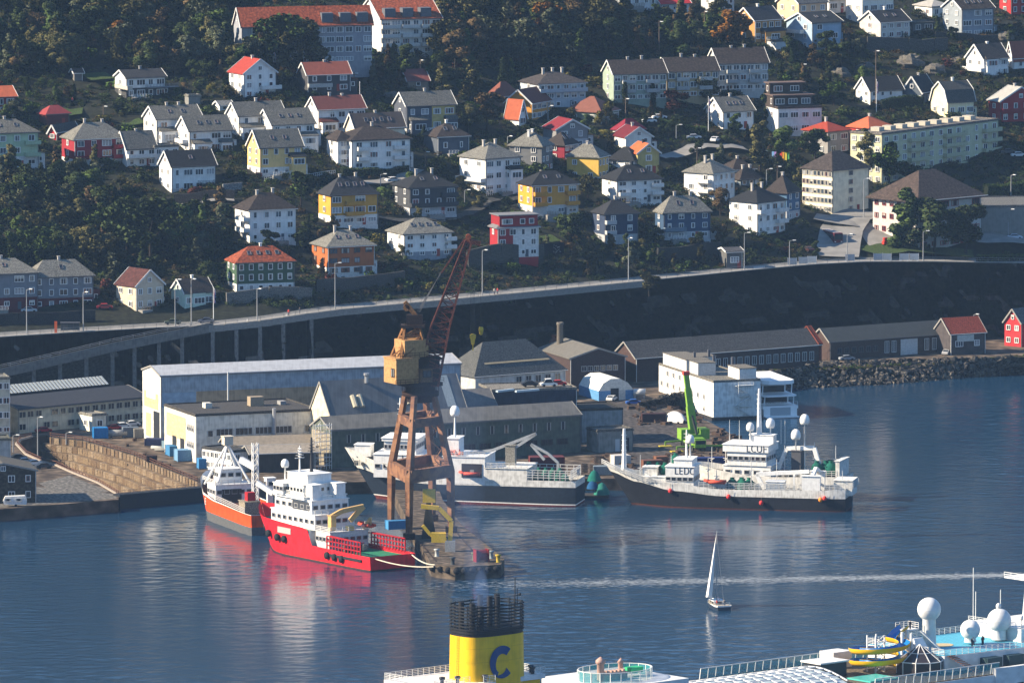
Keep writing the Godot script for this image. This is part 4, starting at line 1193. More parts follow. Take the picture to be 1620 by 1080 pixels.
	house("cottage", "small pale green cottage with brown roof and dormer by the road", [269, 292, 336, 489, 463, 442], "G", 32, C(0.46, 0.58, 0.50), BROWN, 1, 3, 1, {"cat": "house", "ch": 1, "chc": WHITE, "bay": [[0.25, 0.7, 1.0, 0.6]]})
	house("shed", "grey roadside shed below the white corner house", [1143, 1150, 1175, 425, 398, 392], "G", 16, C(0.1, 0.1, 0.1), C(0.12, 0.12, 0.13), 1, 1, 0, {"cat": "shed", "deep": 7.0, "ch": 0, "group": "sheds and huts"})

# ================================================================ the shipyard
func windows_row(root: Node, n: int, x0: float, x1: float, y: float, z: float, w: float, h: float, lights: int, frame: Material, pane := -1, turn := 0.0) -> void:
	for k in n:
		var u := lerpf(x0, x1, (k + 0.5) / n)
		var p := V(u, y, z) if turn == 0.0 else V(z, y, u)
		window_at(root, face(p, turn), w, h, lights, frame, pane)
func extent(root: Node) -> AABB:
	return (root.get_node("wall") as MeshInstance3D).get_aabb()
func panel(root: Node, a: Vector3, b: Vector3, m: Material, called := "panel") -> void:
	var st := mb()
	box2(st, a, b)
	part(called, st, m, root)
func build_yard() -> void:
	var g := "shipyard buildings"
	var base := {"h": QUAY, "cat": "industrial building", "group": g, "nodoor": true, "ch": 0, "barge": C(0.30, 0.29, 0.27)}
	var dark := pm(C(0.02, 0.022, 0.026), 0.9)
	var plain := pm(C(0.42, 0.42, 0.41), 0.7)
	var a := house("office_tower", "narrow cream office building cut by the left edge", [-50, -32, 15, 692, 600, 598], "B", 12, C(0.52, 0.48, 0.38), SLATE2, 4, 4, 0, base.merged({"deep": 9.0, "ww": 1.6}))
	a = house("warehouse", "long cream warehouse with dark roof and two rows of small windows", [-20, 28, 226, 686, 647, 630], "G", 40, C(0.54, 0.50, 0.38), C(0.045, 0.048, 0.058), 2, 16, 0, base.merged({"deep": 17.0, "even": 1, "ww": 1.8, "rtex": "grime", "skip": 0.12, "trim": C(0.45, 0.42, 0.34), "pane": 0}))
	var bb := extent(a)
	var st := mb()
	for k in 34:
		var x := lerpf(bb.position.x + 1.0, bb.end.x - 3.0, k / 33.0)
		bar(st, V(x, bb.end.y + 0.25, -4.2), V(x, bb.end.y + 2.1, -7.2), 0.75, 0.12)
	var sk := part("skylight_ribs", st, mat(C(0.60, 0.62, 0.58), 0.5, "grime", 4.0), a)
	sk.set_meta("kind", "stuff")
	st = mb()
	box2(st, V(bb.position.x + 0.5, bb.end.y - 2.4, -8.4), V(bb.end.x - 2.0, bb.end.y + 1.9, -7.3))
	part("roof_monitor", st, mat(C(0.04, 0.042, 0.05), 0.9, "grime", 6.0), a)
	house("gatehouse", "small white gatehouse with flat roof by the dock head", [124, 145, 168, 683, 658, 656], "B", 34, C(0.72, 0.69, 0.58), C(0.4, 0.38, 0.33), 1, 1, 1, base.merged({"cat": "hut", "group": "sheds and huts"}))
	a = house("assembly_hall", "great pale assembly hall with blue and tan cladding and grey roof", [222, 254, 728, 703, 594, 579], "G", 20, C(0.55, 0.56, 0.54), C(0.33, 0.345, 0.37), 1, 0, 0, base.merged({"rtex": "wash", "rsize": 18.0, "over": 0.25, "cat": "industrial building"}))
	bb = extent(a)
	var hd := bb.end.z
	var blue := mat(C(0.25, 0.32, 0.39), 0.7, "streak", 12.0)
	var tan := mat(C(0.32, 0.255, 0.17), 0.8, "streak", 12.0)
	var eave := 109.0 / 6.27
	panel(a, V(bb.position.x + 0.1, eave - 4.2, hd), V(bb.end.x, eave - 0.1, hd + 0.1), blue, "cladding_band")
	panel(a, V(bb.position.x + 9.5, 0.0, hd), V(bb.end.x, eave - 4.25, hd + 0.08), tan, "cladding_band")
	panel(a, V(bb.position.x + 0.1, eave - 8.0, hd), V(bb.position.x + 9.4, eave - 4.25, hd + 0.07), mat(C(0.25, 0.37, 0.50), 0.7, "grime", 14.0), "cladding_band")
	panel(a, V(bb.position.x - 0.08, 8.5, -hd + 1.5), V(bb.position.x, 12.5, hd - 2.0), mat(C(0.62, 0.47, 0.26), 0.8, "grime", 8.0), "cladding_band")
	panel(a, V(bb.position.x - 0.08, 1.0, -hd + 3.0), V(bb.position.x, 7.0, -hd + 7.0), mat(C(0.62, 0.47, 0.26), 0.8, "grime", 8.0), "cladding_band")
	panel(a, V(bb.position.x - 0.10, 11.0, -hd + 3.5), V(bb.position.x - 0.02, 16.0, hd - 4.2), pm(C(0.78, 0.78, 0.76), 0.7), "sign_board")
	panel(a, V(bb.position.x - 0.12, 0.0, hd - 5.6), V(bb.position.x - 0.01, 8.0, hd - 1.0), dark, "door")
	st = mb()
	bar(st, V(bb.position.x + 15.0, -3.0, hd + 9.0), V(bb.position.x + 15.0, eave + 1.5, hd + 9.0), 0.3)
	part("mast", st, pm(C(0.5, 0.5, 0.48), 0.8), a)
	a = house("workshop", "white two-storey workshop with long bands of windows below the great hall", [255, 309, 503, 732, 658, 656], "B", 21, C(0.62, 0.60, 0.53), C(0.12, 0.11, 0.10), 1, 0, 0, base)
	bb = extent(a)
	windows_row(a, 4, bb.position.x + 5.5, bb.position.x + 9.8, 7.4, bb.end.z + 0.01, 0.9, 1.6, 1, plain, 0)
	windows_row(a, 4, bb.position.x + 10.6, bb.position.x + 15.0, 7.4, bb.end.z + 0.01, 0.9, 1.6, 1, plain, 0)
	windows_row(a, 4, bb.position.x + 15.9, bb.position.x + 20.2, 7.4, bb.end.z + 0.01, 0.9, 1.6, 1, plain, 0)
	windows_row(a, 4, bb.position.x + 21.2, bb.position.x + 25.5, 7.4, bb.end.z + 0.01, 0.9, 1.6, 1, plain, 0)
	windows_row(a, 1, bb.position.x + 3.2, bb.position.x + 4.6, 7.2, bb.end.z + 0.01, 1.2, 1.4, 1, plain, 0)
	windows_row(a, 1, bb.end.x - 4.0, bb.end.x - 2.2, 7.4, bb.end.z + 0.01, 1.2, 1.6, 1, plain, 0)
	for y in [4.2, 8.4]: windows_row(a, 3, bb.end.z - 6.5, bb.end.z - 1.0, y, bb.position.x - 0.01, 1.2, 1.3, 2, plain, 2, -PI / 2)
	panel(a, V(bb.position.x - 0.08, 4.6, bb.end.z - 22.0), V(bb.position.x, 10.4, bb.end.z - 7.5), mat(C(0.60, 0.48, 0.28), 0.8, "grime", 8.0), "cladding_band")
	for z in [-9.5, -15.5]: panel(a, V(bb.position.x - 0.10, 0.0, bb.end.z + z - 2.0), V(bb.position.x - 0.01, 5.0, bb.end.z + z + 1.0), dark, "door")
	for v in [[7.0, 1.8, 1.6, C(0.6, 0.58, 0.52)], [19.0, 3.6, 2.6, C(0.35, 0.28, 0.2)], [27.0, 1.5, 1.2, C(0.3, 0.3, 0.3)]]:
		panel(a, V(bb.position.x + v[0], bb.end.y, -3.0), V(bb.position.x + v[0] + v[1], bb.end.y + v[2], -0.5), mat(v[3], 0.9, "grime", 3.0), "roof_vent_house")
	st = mb()
	tube(st, V(bb.position.x + 20.7, 3.5, bb.end.z + 0.5), V(bb.position.x + 20.7, bb.end.y + 1.2, bb.end.z + 0.5), 0.5, 0.5, 8)
	part("duct", st, mat(C(0.35, 0.36, 0.38), 0.5, "grime", 3.0), a)
	house("store_shed", "open-fronted timber store with ribbed grey roof above the orange ship", [385, 400, 497, 748, 716, 706], "G", 14, C(0.06, 0.05, 0.045), C(0.30, 0.26, 0.21), 1, 0, 0, base.merged({"deep": 8.0, "rtex": "grime", "over": 1.2}))
	house("store_shed", "rear timber store with brown ribbed roof behind the orange ship's crane", [345, 362, 500, 738, 703, 692], "G", 14, C(0.08, 0.07, 0.06), C(0.26, 0.22, 0.17), 1, 0, 0, base.merged({"deep": 7.0, "rtex": "grime", "over": 1.0}))
	house("quay_office", "white two-storey quay office behind the orange ship", [318, 366, 402, 748, 716, 714], "B", 40, WHITE, C(0.1, 0.1, 0.1), 2, 2, 7, base.merged({"ww": 0.9}))
	a = house("machine_shed", "tall grey shed with steep roof and cream stone gable", [488, 523, 737, 731, 658, 604], "G", 27, C(0.66, 0.58, 0.42), C(0.135, 0.14, 0.145), 2, 0, 0, base.merged({"rtex": "streak", "rsize": 20.0, "over": 0.2}))
	bb = extent(a)
	for q in [[4.6, 6.4], [6.4, 8.2], [19.6, 21.4]]:
		st = mb()
		var x: float = bb.position.x + q[0] + 3.0
		var k := bb.end.y - 11.5
		tube(st, V(x, 11.5 + k * 0.52 + 0.3, bb.end.z * 0.48), V(x, 11.5 + k * 0.18 + 0.3, bb.end.z * 0.82), 0.75, 0.75, 8)
		part("roof_vent", st, mat(C(0.46, 0.42, 0.32), 0.8, "grime", 3.0), a)
	st = mb()
	lathe(st, [Vector2(0.5, 0), Vector2(0.5, 1.6), Vector2(0.75, 2.0), Vector2(0.75, 2.5), Vector2(0, 2.5)], 10, V(bb.position.x + 12.5, bb.end.y - 0.8, 1.0))
	part("cowl", st, mat(C(0.5, 0.5, 0.5), 0.4, "grime", 3.0, 0.6), a)
	st = mb()
	var sx := bb.end.x - 5.0
	var hr := bb.end.y - 11.5
	quad(st, V(sx, 11.5 + hr * 0.95 + 0.32, bb.end.z * 0.05), V(sx + 2.4, 11.5 + hr * 0.95 + 0.32, bb.end.z * 0.05), V(sx + 2.4, 11.5 + hr * 0.04 + 0.32, bb.end.z * 0.96), V(sx, 11.5 + hr * 0.04 + 0.32, bb.end.z * 0.96))
	part("skylight_strip", st, mat(C(0.55, 0.54, 0.47), 0.6, "grime", 4.0), a)
	a = house("plate_shed", "long olive grey shed with grey roof behind the moored trawler", [491, 523, 920, 740, 680, 660], "G", 27, C(0.10, 0.115, 0.09), C(0.12, 0.118, 0.112), 2, 0, 0, base.merged({"rtex": "streak", "rsize": 16.0, "over": 0.3}))
	bb = extent(a)
	windows_row(a, 16, bb.position.x + 3.0, bb.end.x - 3.0, 7.0, bb.end.z + 0.01, 1.2, 2.0, 1, pm(C(0.12, 0.12, 0.10), 0.8), 1)
	windows_row(a, 14, bb.position.x + 6.0, bb.end.x - 3.0, 3.0, bb.end.z + 0.01, 3.0, 1.4, 3, pm(C(0.07, 0.07, 0.06), 0.8), 0)
	panel(a, V(bb.position.x - 0.06, 0.0, bb.position.z + 0.4), V(bb.position.x, 8.6, bb.end.z - 0.3), mat(C(0.62, 0.54, 0.40), 0.9, "patch", 3.0), "gable_wall")
	house("rib_roof_shed", "grey shed with ribbed roof between the tall shed and the navy block", [726, 737, 786, 716, 648, 617], "G", 22, C(0.2, 0.2, 0.2), C(0.15, 0.145, 0.14), 1, 0, 0, base.merged({"deep": 12.0, "rtex": "grime"}))
	a = house("parking_block", "windowless navy block with vehicles parked on its flat roof", [768, 778, 913, 706, 619, 618], "B", 14, C(0.022, 0.03, 0.055), C(0.36, 0.33, 0.28), 1, 0, 0, base.merged({"deep": 14.0, "over": 0.1}))
	house("grey_shed", "light grey flat-roofed shed at the end of the long olive shed", [908, 919, 986, 700, 650, 647], "B", 16, C(0.25, 0.27, 0.29), C(0.06, 0.058, 0.055), 1, 0, 0, base.merged({"deep": 14.0, "over": 0.1}))
	a = house("store_hut", "low grey concrete store in front of the light grey shed", [933, 945, 1002, 716, 683, 681], "B", 22, C(0.24, 0.24, 0.22), C(0.2, 0.19, 0.17), 1, 0, 0, base.merged({"deep": 7.0}))
	bb = extent(a)
	panel(a, V(0.0, 0.1, bb.end.z), V(1.2, 3.2, bb.end.z + 0.08), pm(C(0.45, 0.46, 0.46), 0.7), "door")
	panel(a, V(1.8, 0.1, bb.end.z), V(3.8, 3.4, bb.end.z + 0.07), dark, "door")
	a = house("old_workshop", "old white workshop with slate hip roof, tan skylight and arched windows", [722, 751, 895, 640, 595, 541], "H", 34, C(0.50, 0.50, 0.48), C(0.15, 0.155, 0.15), 1, 0, 0, base.merged({"deep": 15.0, "rtex": "slate"}))
	bb = extent(a)
	windows_row(a, 5, -2.0, bb.end.x - 1.0, 5.2, bb.end.z + 0.01, 1.6, 2.6, 2, plain, 0)
	st = mb()
	var he := bb.end.y
	var rr: float = 4.6
	for q in [[0.36, 0.72]]:
		quad(st, V(bb.position.x + 5.5, he + rr * q[1] + 1.0, bb.end.z * (1 - q[1]) + 0.7), V(bb.end.x - 4.5, he + rr * q[1] + 1.0, bb.end.z * (1 - q[1]) + 0.7), V(bb.end.x - 3.5, he + rr * q[0] + 1.0, bb.end.z * (1 - q[0]) + 0.7), V(bb.position.x + 4.5, he + rr * q[0] + 1.0, bb.end.z * (1 - q[0]) + 0.7))
	part("skylight_strip", st, mat(C(0.34, 0.28, 0.17), 0.7, "grime", 5.0), a)
	a = house("brick_workshop", "dark brick workshop with low front gable left of the long brick hall", [884, 902, 990, 615, 567, 546], "F", 20, C(0.07, 0.05, 0.05), C(0.16, 0.15, 0.13), 1, 0, 0, base.merged({"deep": 24.0, "tex": "brick", "tsize": 4.0, "rtex": "grime"}))
	bb = extent(a)
	windows_row(a, 6, bb.position.x + 3.0, bb.end.x - 2.0, 5.2, bb.end.z + 0.01, 1.2, 1.2, 2, plain, 0)
	a = house("brick_hall", "long dark brick hall with grey slate roof below the cliff", [972, 1006, 1303, 604, 566, 541], "G", 33, C(0.085, 0.055, 0.05), C(0.13, 0.125, 0.12), 1, 0, 0, base.merged({"tex": "brick", "tsize": 4.0}))
	bb = extent(a)
	windows_row(a, 18, bb.position.x + 16.0, bb.end.x - 1.5, 3.4, bb.end.z + 0.01, 1.2, 2.2, 2, pm(C(0.5, 0.5, 0.48), 0.7), 0)
	panel(a, V(bb.end.x - 0.3, -0.2, bb.position.z - 0.2), V(bb.end.x + 0.4, bb.end.y - 3.4, bb.end.z + 0.4), mat(C(0.20, 0.05, 0.03), 0.9, "brick", 4.0), "fire_wall")
	st = mb()
	roof_gable(st, [st, st], 0.9, bb.size.z + 0.6, bb.end.y - 3.6, 4.2, 0.2)
	var fw := part("fire_wall_capping", st, mat(C(0.34, 0.08, 0.045), 0.9, "patch", 3.0), a)
	fw.position.x = bb.end.x
	a = house("dark_hall", "long hall with dark flat-looking roof and white sliding door", [1292, 1313, 1503, 570, 540, 520], "G", 31, C(0.085, 0.06, 0.055), C(0.055, 0.06, 0.06), 1, 0, 0, base.merged({"tex": "brick", "tsize": 4.0, "deep": 9.0, "rtex": "grime", "rsize": 14.0}))
	bb = extent(a)
	var wf := pm(C(0.55, 0.55, 0.52), 0.7)
	windows_row(a, 6, bb.position.x + 2.0, bb.position.x + 16.0, 2.4, bb.end.z + 0.01, 1.2, 1.4, 2, pm(C(0.1, 0.1, 0.1), 0.7), 0)
	for x in [18.5, 20.8, 31.5, 34.0]: window_at(a, face(V(bb.position.x + x, 2.6, bb.end.z + 0.01), 0.0), 1.2, 3.0, 3, wf, 0)
	panel(a, V(bb.position.x + 23.0, 0.1, bb.end.z), V(bb.position.x + 28.5, 4.4, bb.end.z + 0.12), mat(C(0.62, 0.62, 0.60), 0.7, "grime", 4.0), "sliding_door")
	a = house("rust_roof_hall", "short hall with rusty red sheet roof at the end of the dark hall", [1490, 1504, 1561, 562, 528, 504], "G", 28, C(0.07, 0.06, 0.06), C(0.52, 0.10, 0.05), 1, 2, 0, base.merged({"deep": 9.0, "rtex": "patch", "rsize": 5.0, "over": 0.3}))
	panel(a, V(-3.5, 3.6, 4.5), V(1.8, 5.4, 4.75), mat(C(0.55, 0.58, 0.54), 0.7, "grime", 4.0), "sign_board")
	house("boathouse", "bright red boathouse with grey roof at the right edge of the shore", [1591, 1616, 1680, 549, 510, 489], "G", 48, C(0.48, 0.035, 0.04), C(0.2, 0.2, 0.2), 2, 3, 2, base.merged({"cat": "boathouse"}))
	a = house("quay_shed", "dark timber quay shed with gable front beside the caravan", [-70, -48, 56, 797, 746, 729], "F", 10, C(0.11, 0.09, 0.065), C(0.12, 0.11, 0.09), 2, 4, 0, base.merged({"deep": 16.0, "rtex": "grime", "tex": "patch"}))
	house("small_office", "white hut with red sign at the left edge of the dock", [-40, -30, 16, 738, 697, 695], "B", 8, C(0.42, 0.42, 0.40), C(0.2, 0.2, 0.16), 2, 0, 0, base.merged({"deep": 8.0, "cat": "hut", "group": "sheds and huts"}))
	var o := at_h(886, 600, QUAY)
	var t := thing("factory_chimney", "round grey brick chimney beside the old white workshop", "chimney", o)
	var s := ppm(o)
	st = smooth()
	lathe(st, [Vector2(1.05, 0), Vector2(0.82, 86.0 / s), Vector2(0.95, 87.0 / s), Vector2(0.95, 91.0 / s), Vector2(0.6, 91.0 / s), Vector2(0.6, 80.0 / s)], 14)
	part("shaft", st, mat(C(0.20, 0.19, 0.165), 0.95, "brick", 3.0), t)
	t = thing("silo", "rust red cyclone hopper behind the grey chimney", "silo", at_h(876, 596, QUAY))
	st = smooth()
	lathe(st, [Vector2(0.9, 0), Vector2(0.9, 8.0), Vector2(1.3, 8.6), Vector2(1.3, 9.4), Vector2(0.6, 10.4), Vector2(0.6, 10.8), Vector2(0.8, 11.2), Vector2(0.0, 11.4)], 12)
	part("hopper", st, mat(C(0.34, 0.10, 0.05), 0.9, "patch", 2.0), t)
	var fc := at_h(975, 633, QUAY)
	t = thing("tent_hall", "white arched tent hall with blue lower walls and dark doorway", "tent hall", fc, 0.35)
	var prof := [Vector2(-4.9, 0.0), Vector2(-4.9, 2.6), Vector2(-3.6, 4.6), Vector2(-1.6, 5.7), Vector2(1.0, 5.7), Vector2(3.2, 4.6), Vector2(4.9, 2.6), Vector2(4.9, 0.0)]
	st = mb()
	var sb := mb()
	for k in prof.size() - 1:
		var p: Vector2 = prof[k]
		var q: Vector2 = prof[k + 1]
		quad(sb if k == 0 or k == prof.size() - 2 else st, V(p.x, p.y, 0), V(p.x, p.y, -15), V(q.x, q.y, -15), V(q.x, q.y, 0))
		if k > 0 and k < prof.size() - 2:
			for z in [0.0, -15.0]: quad(st, V(p.x, 2.6, z), V(p.x, p.y, z), V(q.x, q.y, z), V(q.x, 2.6, z))
	part("canopy", st, mat(C(0.74, 0.73, 0.66), 0.7, "grime", 6.0), t)
	box2(sb, V(-4.9, 0, -0.02), V(-1.6, 2.6, 0.04))
	box2(sb, V(2.6, 0, -0.02), V(4.9, 2.6, 0.04))
	part("side_wall", sb, mat(C(0.10, 0.27, 0.50), 0.7, "grime", 5.0), t)
	panel(t, V(-1.6, 0, -0.04), V(0.7, 3.2, 0.03), dark, "doorway")
	panel(t, V(0.7, 0, -0.05), V(2.6, 2.65, 0.02), mat(C(0.6, 0.6, 0.56), 0.7, "grime", 5.0), "end_wall")
	a = house("accommodation_barge", "white three-storey floating accommodation block with outside stairs", [1046, 1129, 1204, 660, 605, 604], "B", 19, C(0.74, 0.73, 0.70), C(0.30, 0.28, 0.24), 3, 0, 9, {"h": 0.9, "cat": "barge", "group": "moored vessels", "nodoor": true, "skip": 0.35, "over": 0.1, "trim": C(0.6, 0.6, 0.58)})
	bb = extent(a)
	for q in [[-5.9, -19.5, 0.5, -1.5, 3.4, WHITE], [0.9, -19.0, 5.8, -11.0, 3.0, C(0.68, 0.66, 0.62)], [1.2, 11.0, 5.9, 19.5, 3.2, WHITE], [-5.9, 1.0, -1.0, 7.5, 3.6, C(0.6, 0.6, 0.58)]]:
		panel(a, V(q[0], bb.end.y + 0.3, q[1]), V(q[2], bb.end.y + q[4], q[3]), mat(q[5], 0.8, "grime", 5.0), "deckhouse")
		panel(a, V(q[0] - 0.2, bb.end.y + q[4], q[1] - 0.2), V(q[2] + 0.2, bb.end.y + q[4] + 0.15, q[3] + 0.2), mat(C(0.34, 0.31, 0.26), 0.9, "patch", 4.0), "deckhouse_roof")
	for v in [V(-2.0, 0, -6.0), V(3.5, 0, -10.0), V(0.5, 0, 2.0), V(3.6, 0, 8.0)]:
		panel(a, v + V(-0.3, bb.end.y + 3.0, -0.3), v + V(0.3, bb.end.y + 5.0, 0.3), pm(C(0.08, 0.08, 0.09), 0.8), "funnel_pipe")
	panel(a, V(bb.position.x - 0.6, -1.4, bb.position.z - 0.6), V(bb.end.x + 0.6, -0.05, bb.end.z + 0.6), mat(C(0.03, 0.03, 0.035), 0.8, "grime", 4.0), "pontoon_hull")
	st = mb()
	for k in 3:
		var y0 := k * 2.7 + 0.3
		box2(st, V(0.0, y0 + 2.4, bb.end.z), V(4.2, y0 + 2.55, bb.end.z + 1.3))
		bar(st, V(-1.2 if k % 2 else 3.6, y0 - 0.2, bb.end.z + 0.8), V(3.6 if k % 2 else -0.6, y0 + 2.4, bb.end.z + 0.8), 0.7, 0.15)
		rail(st, [V(0.0, y0 + 2.5, bb.end.z + 1.3), V(4.2, y0 + 2.5, bb.end.z + 1.3)], 1.0, 1.0, 0.07, 2)
	for x in [0.0, 4.2]: bar(st, V(x, 0, bb.end.z + 1.3), V(x, 8.8, bb.end.z + 1.3), 0.12)
	part("stairway", st, pm(C(0.6, 0.6, 0.58), 0.6), a)
	build_yacht()
	build_mobile_crane()
	build_yard_clutter()
func build_yacht() -> void:
	var o := at_h(1235, 660, 0.0)
	var t := thing("motor_yacht", "white motor yacht seen from astern beside the accommodation block", "yacht", o, 0.30, "moored vessels")
	var wm := pm(C(0.76, 0.76, 0.75), 0.35)
	var st := smooth()
	var prof := [[0.0, 4.6, 0.0], [0.3, 4.9, 2.6], [0.6, 5.0, 3.4]]
	st = mb()
	for q in [[-4.6, 4.6, -5.0, 4.9, 0.0, 2.2], [-4.9, 4.9, -5.2, 5.2, 2.2, 3.0]]:
		var p: PackedVector2Array = [Vector2(-q[1], 0), Vector2(-q[3], -24), Vector2(-1.0, -40), Vector2(1.0, -40), Vector2(q[3], -24), Vector2(q[1], 0)]
		prism(st, p, q[4] - (1.0 if q[4] == 0.0 else 0.0), q[5])
	part("hull", st, wm, t)
	st = mb()
	box2(st, V(-3.9, 3.0, -26), V(3.9, 5.4, -5.0))
	box2(st, V(-3.6, 5.7, -24), V(3.6, 7.8, -6.5))
	part("deckhouse", st, wm, t)
	st = mb()
	box2(st, V(-3.5, 3.2, -5.0), V(3.5, 5.1, -4.9))
	box2(st, V(-3.2, 5.9, -6.5), V(3.2, 7.6, -6.4))
	box2(st, V(-3.95, 3.6, -24), V(-3.85, 4.9, -6.0))
	part("glazing", st, pm(C(0.02, 0.025, 0.03), 0.1), t)
	st = mb()
	prism(st, [Vector2(-4.7, -0.8), Vector2(-4.9, -26), Vector2(4.9, -26), Vector2(4.7, -0.8), Vector2(3.6, 0.2), Vector2(-3.6, 0.2)], 5.4, 5.75)
	prism(st, [Vector2(-4.4, -2.0), Vector2(-4.6, -22), Vector2(4.6, -22), Vector2(4.4, -2.0), Vector2(3.0, -0.4), Vector2(-3.0, -0.4)], 8.6, 9.6)
	part("deck_overhang", st, wm, t)
	st = mb()
	for x in [-4.0, 4.0]:
		for y in [[3.0, 5.4, -1.4], [5.7, 8.6, -3.0]]: bar(st, V(x, y[0], y[2]), V(x, y[1], y[2] + 0.5), 0.25)
	rail(st, [V(-4.8, 3.0, 0), V(4.8, 3.0, 0)], 1.0, 1.2, 0.06, 2)
	part("railing", st, wm, t)
	st = mb()
	box2(st, V(-2.8, 0.5, -0.02), V(2.8, 2.6, 0.06))
	part("stern_door", st, pm(C(0.30, 0.34, 0.36), 0.4), t)
	st = mb()
	box2(st, V(-4.6, 0.1, 0.0), V(4.6, 0.35, 2.2))
	part("swim_platform", st, wm, t)
func build_mobile_crane() -> void:
	var lime := mat(C(0.21, 0.40, 0.05), 0.6, "grime", 4.0)
	var dark := pm(C(0.03, 0.035, 0.03), 0.7)
	var o := at_h(1104, 712, QUAY)
	var t := thing("mobile_crane", "lime green mobile crane with raised telescopic boom on the quay", "crane", o, 0.25)
	var st := mb()
	box2(st, V(-1.4, 1.0, -12), V(1.5, 2.0, 1.5))
	part("chassis", st, lime, t)
	st = mb()
	box2(st, V(-1.4, 0.9, 0.2), V(1.5, 2.9, 2.6))
	box2(st, V(-1.3, 2.9, -0.8), V(1.4, 3.2, 1.8))
	part("cab", st, lime, t)
	st = mb()
	box2(st, V(-1.2, 1.8, 2.6), V(1.3, 2.7, 2.66))
	box2(st, V(-1.46, 1.8, 0.5), V(-1.4, 2.7, 2.3))
	part("cab_window", st, pm(C(0.02, 0.025, 0.03), 0.1), t)
	for k in 6:
		for x in [-1.35, 1.45]:
			st = mb()
			tube(st, V(x - 0.2, 0.7, -11.0 + k * 2.3), V(x + 0.2, 0.7, -11.0 + k * 2.3), 0.7, 0.7, 10)
			part("wheel", st, dark, t)
	st = mb()
	box2(st, V(-3.6, 2.4, -6.5), V(-1.2, 5.0, -2.5))
	box2(st, V(1.4, 2.4, -6.5), V(3.8, 5.0, -2.5))
	box2(st, V(-1.2, 2.2, -8.0), V(1.4, 3.8, -1.5))
	part("superstructure", st, lime, t)
	var foot := V(0.0, 3.6, -4.0)
	var tip := V(-1.2, 18.8, -7.0)
	for k in 3:
		st = mb()
		bar(st, foot.lerp(tip, k * 0.3), foot.lerp(tip, minf(1.0, k * 0.3 + 0.45)), 1.7 - k * 0.3, 1.9 - k * 0.3)
		part("boom_section", st, lime, t)
	st = mb()
	bar(st, foot + V(0.2, 0.2, 2.6), foot.lerp(tip, 0.4), 0.5)
	part("lifting_ram", st, dark, t)
	st = mb()
	box(st, tip, V(1.6, 0.9, 1.6))
	part("boom_head", st, pm(C(0.40, 0.05, 0.03), 0.6), t)
	for q in [[-6.0, 2.0], [6.0, 2.0], [-6.0, -9.0]]:
		st = mb()
		box2(st, V(q[0] - 1.6, 0.0, q[1] - 1.0), V(q[0] + 1.6, 0.25, q[1] + 1.0))
		var pad := part("outrigger_pad", st, mat(C(0.55, 0.42, 0.04), 0.7, "grime", 3.0), t)
		st = mb()
		bar(st, V(q[0], 0.2, q[1]), V(q[0], 1.3, q[1]), 0.3)
		bar(st, V(q[0], 1.2, q[1]), V(signf(q[0]) * 1.3, 1.4, q[1]), 0.4)
		part("outrigger", st, lime, t)
func container_box(label: String, px: float, py: float, l: float, w: float, h: float, turn: float, col: Color, called := "container") -> Node3D:
	var t := thing(called, label, "container", at_h(px, py, QUAY), deg_to_rad(turn), "containers and crates in the yard")
	var m := mat(col, 0.75, "grime", 3.0)
	var st := mb()
	box2(st, V(-l / 2, 0.12, -w), V(l / 2, h, 0))
	part("shell", st, m, t)
	st = mb()
	var n := int(l / 0.4)
	for k in n:
		var x := lerpf(-l / 2 + 0.15, l / 2 - 0.15, k / float(maxi(1, n - 1)))
		box2(st, V(x - 0.07, 0.25, 0.0), V(x + 0.07, h - 0.2, 0.05))
	var r := part("ribs", st, m, t)
	r.set_meta("kind", "stuff")
	st = mb()
	for q in [[-l / 2, -w], [l / 2, -w], [-l / 2, 0.0], [l / 2, 0.0]]: box(st, V(q[0], h / 2, q[1]), V(0.2, h + 0.06, 0.2))
	part("corner_posts", st, m, t)
	return t
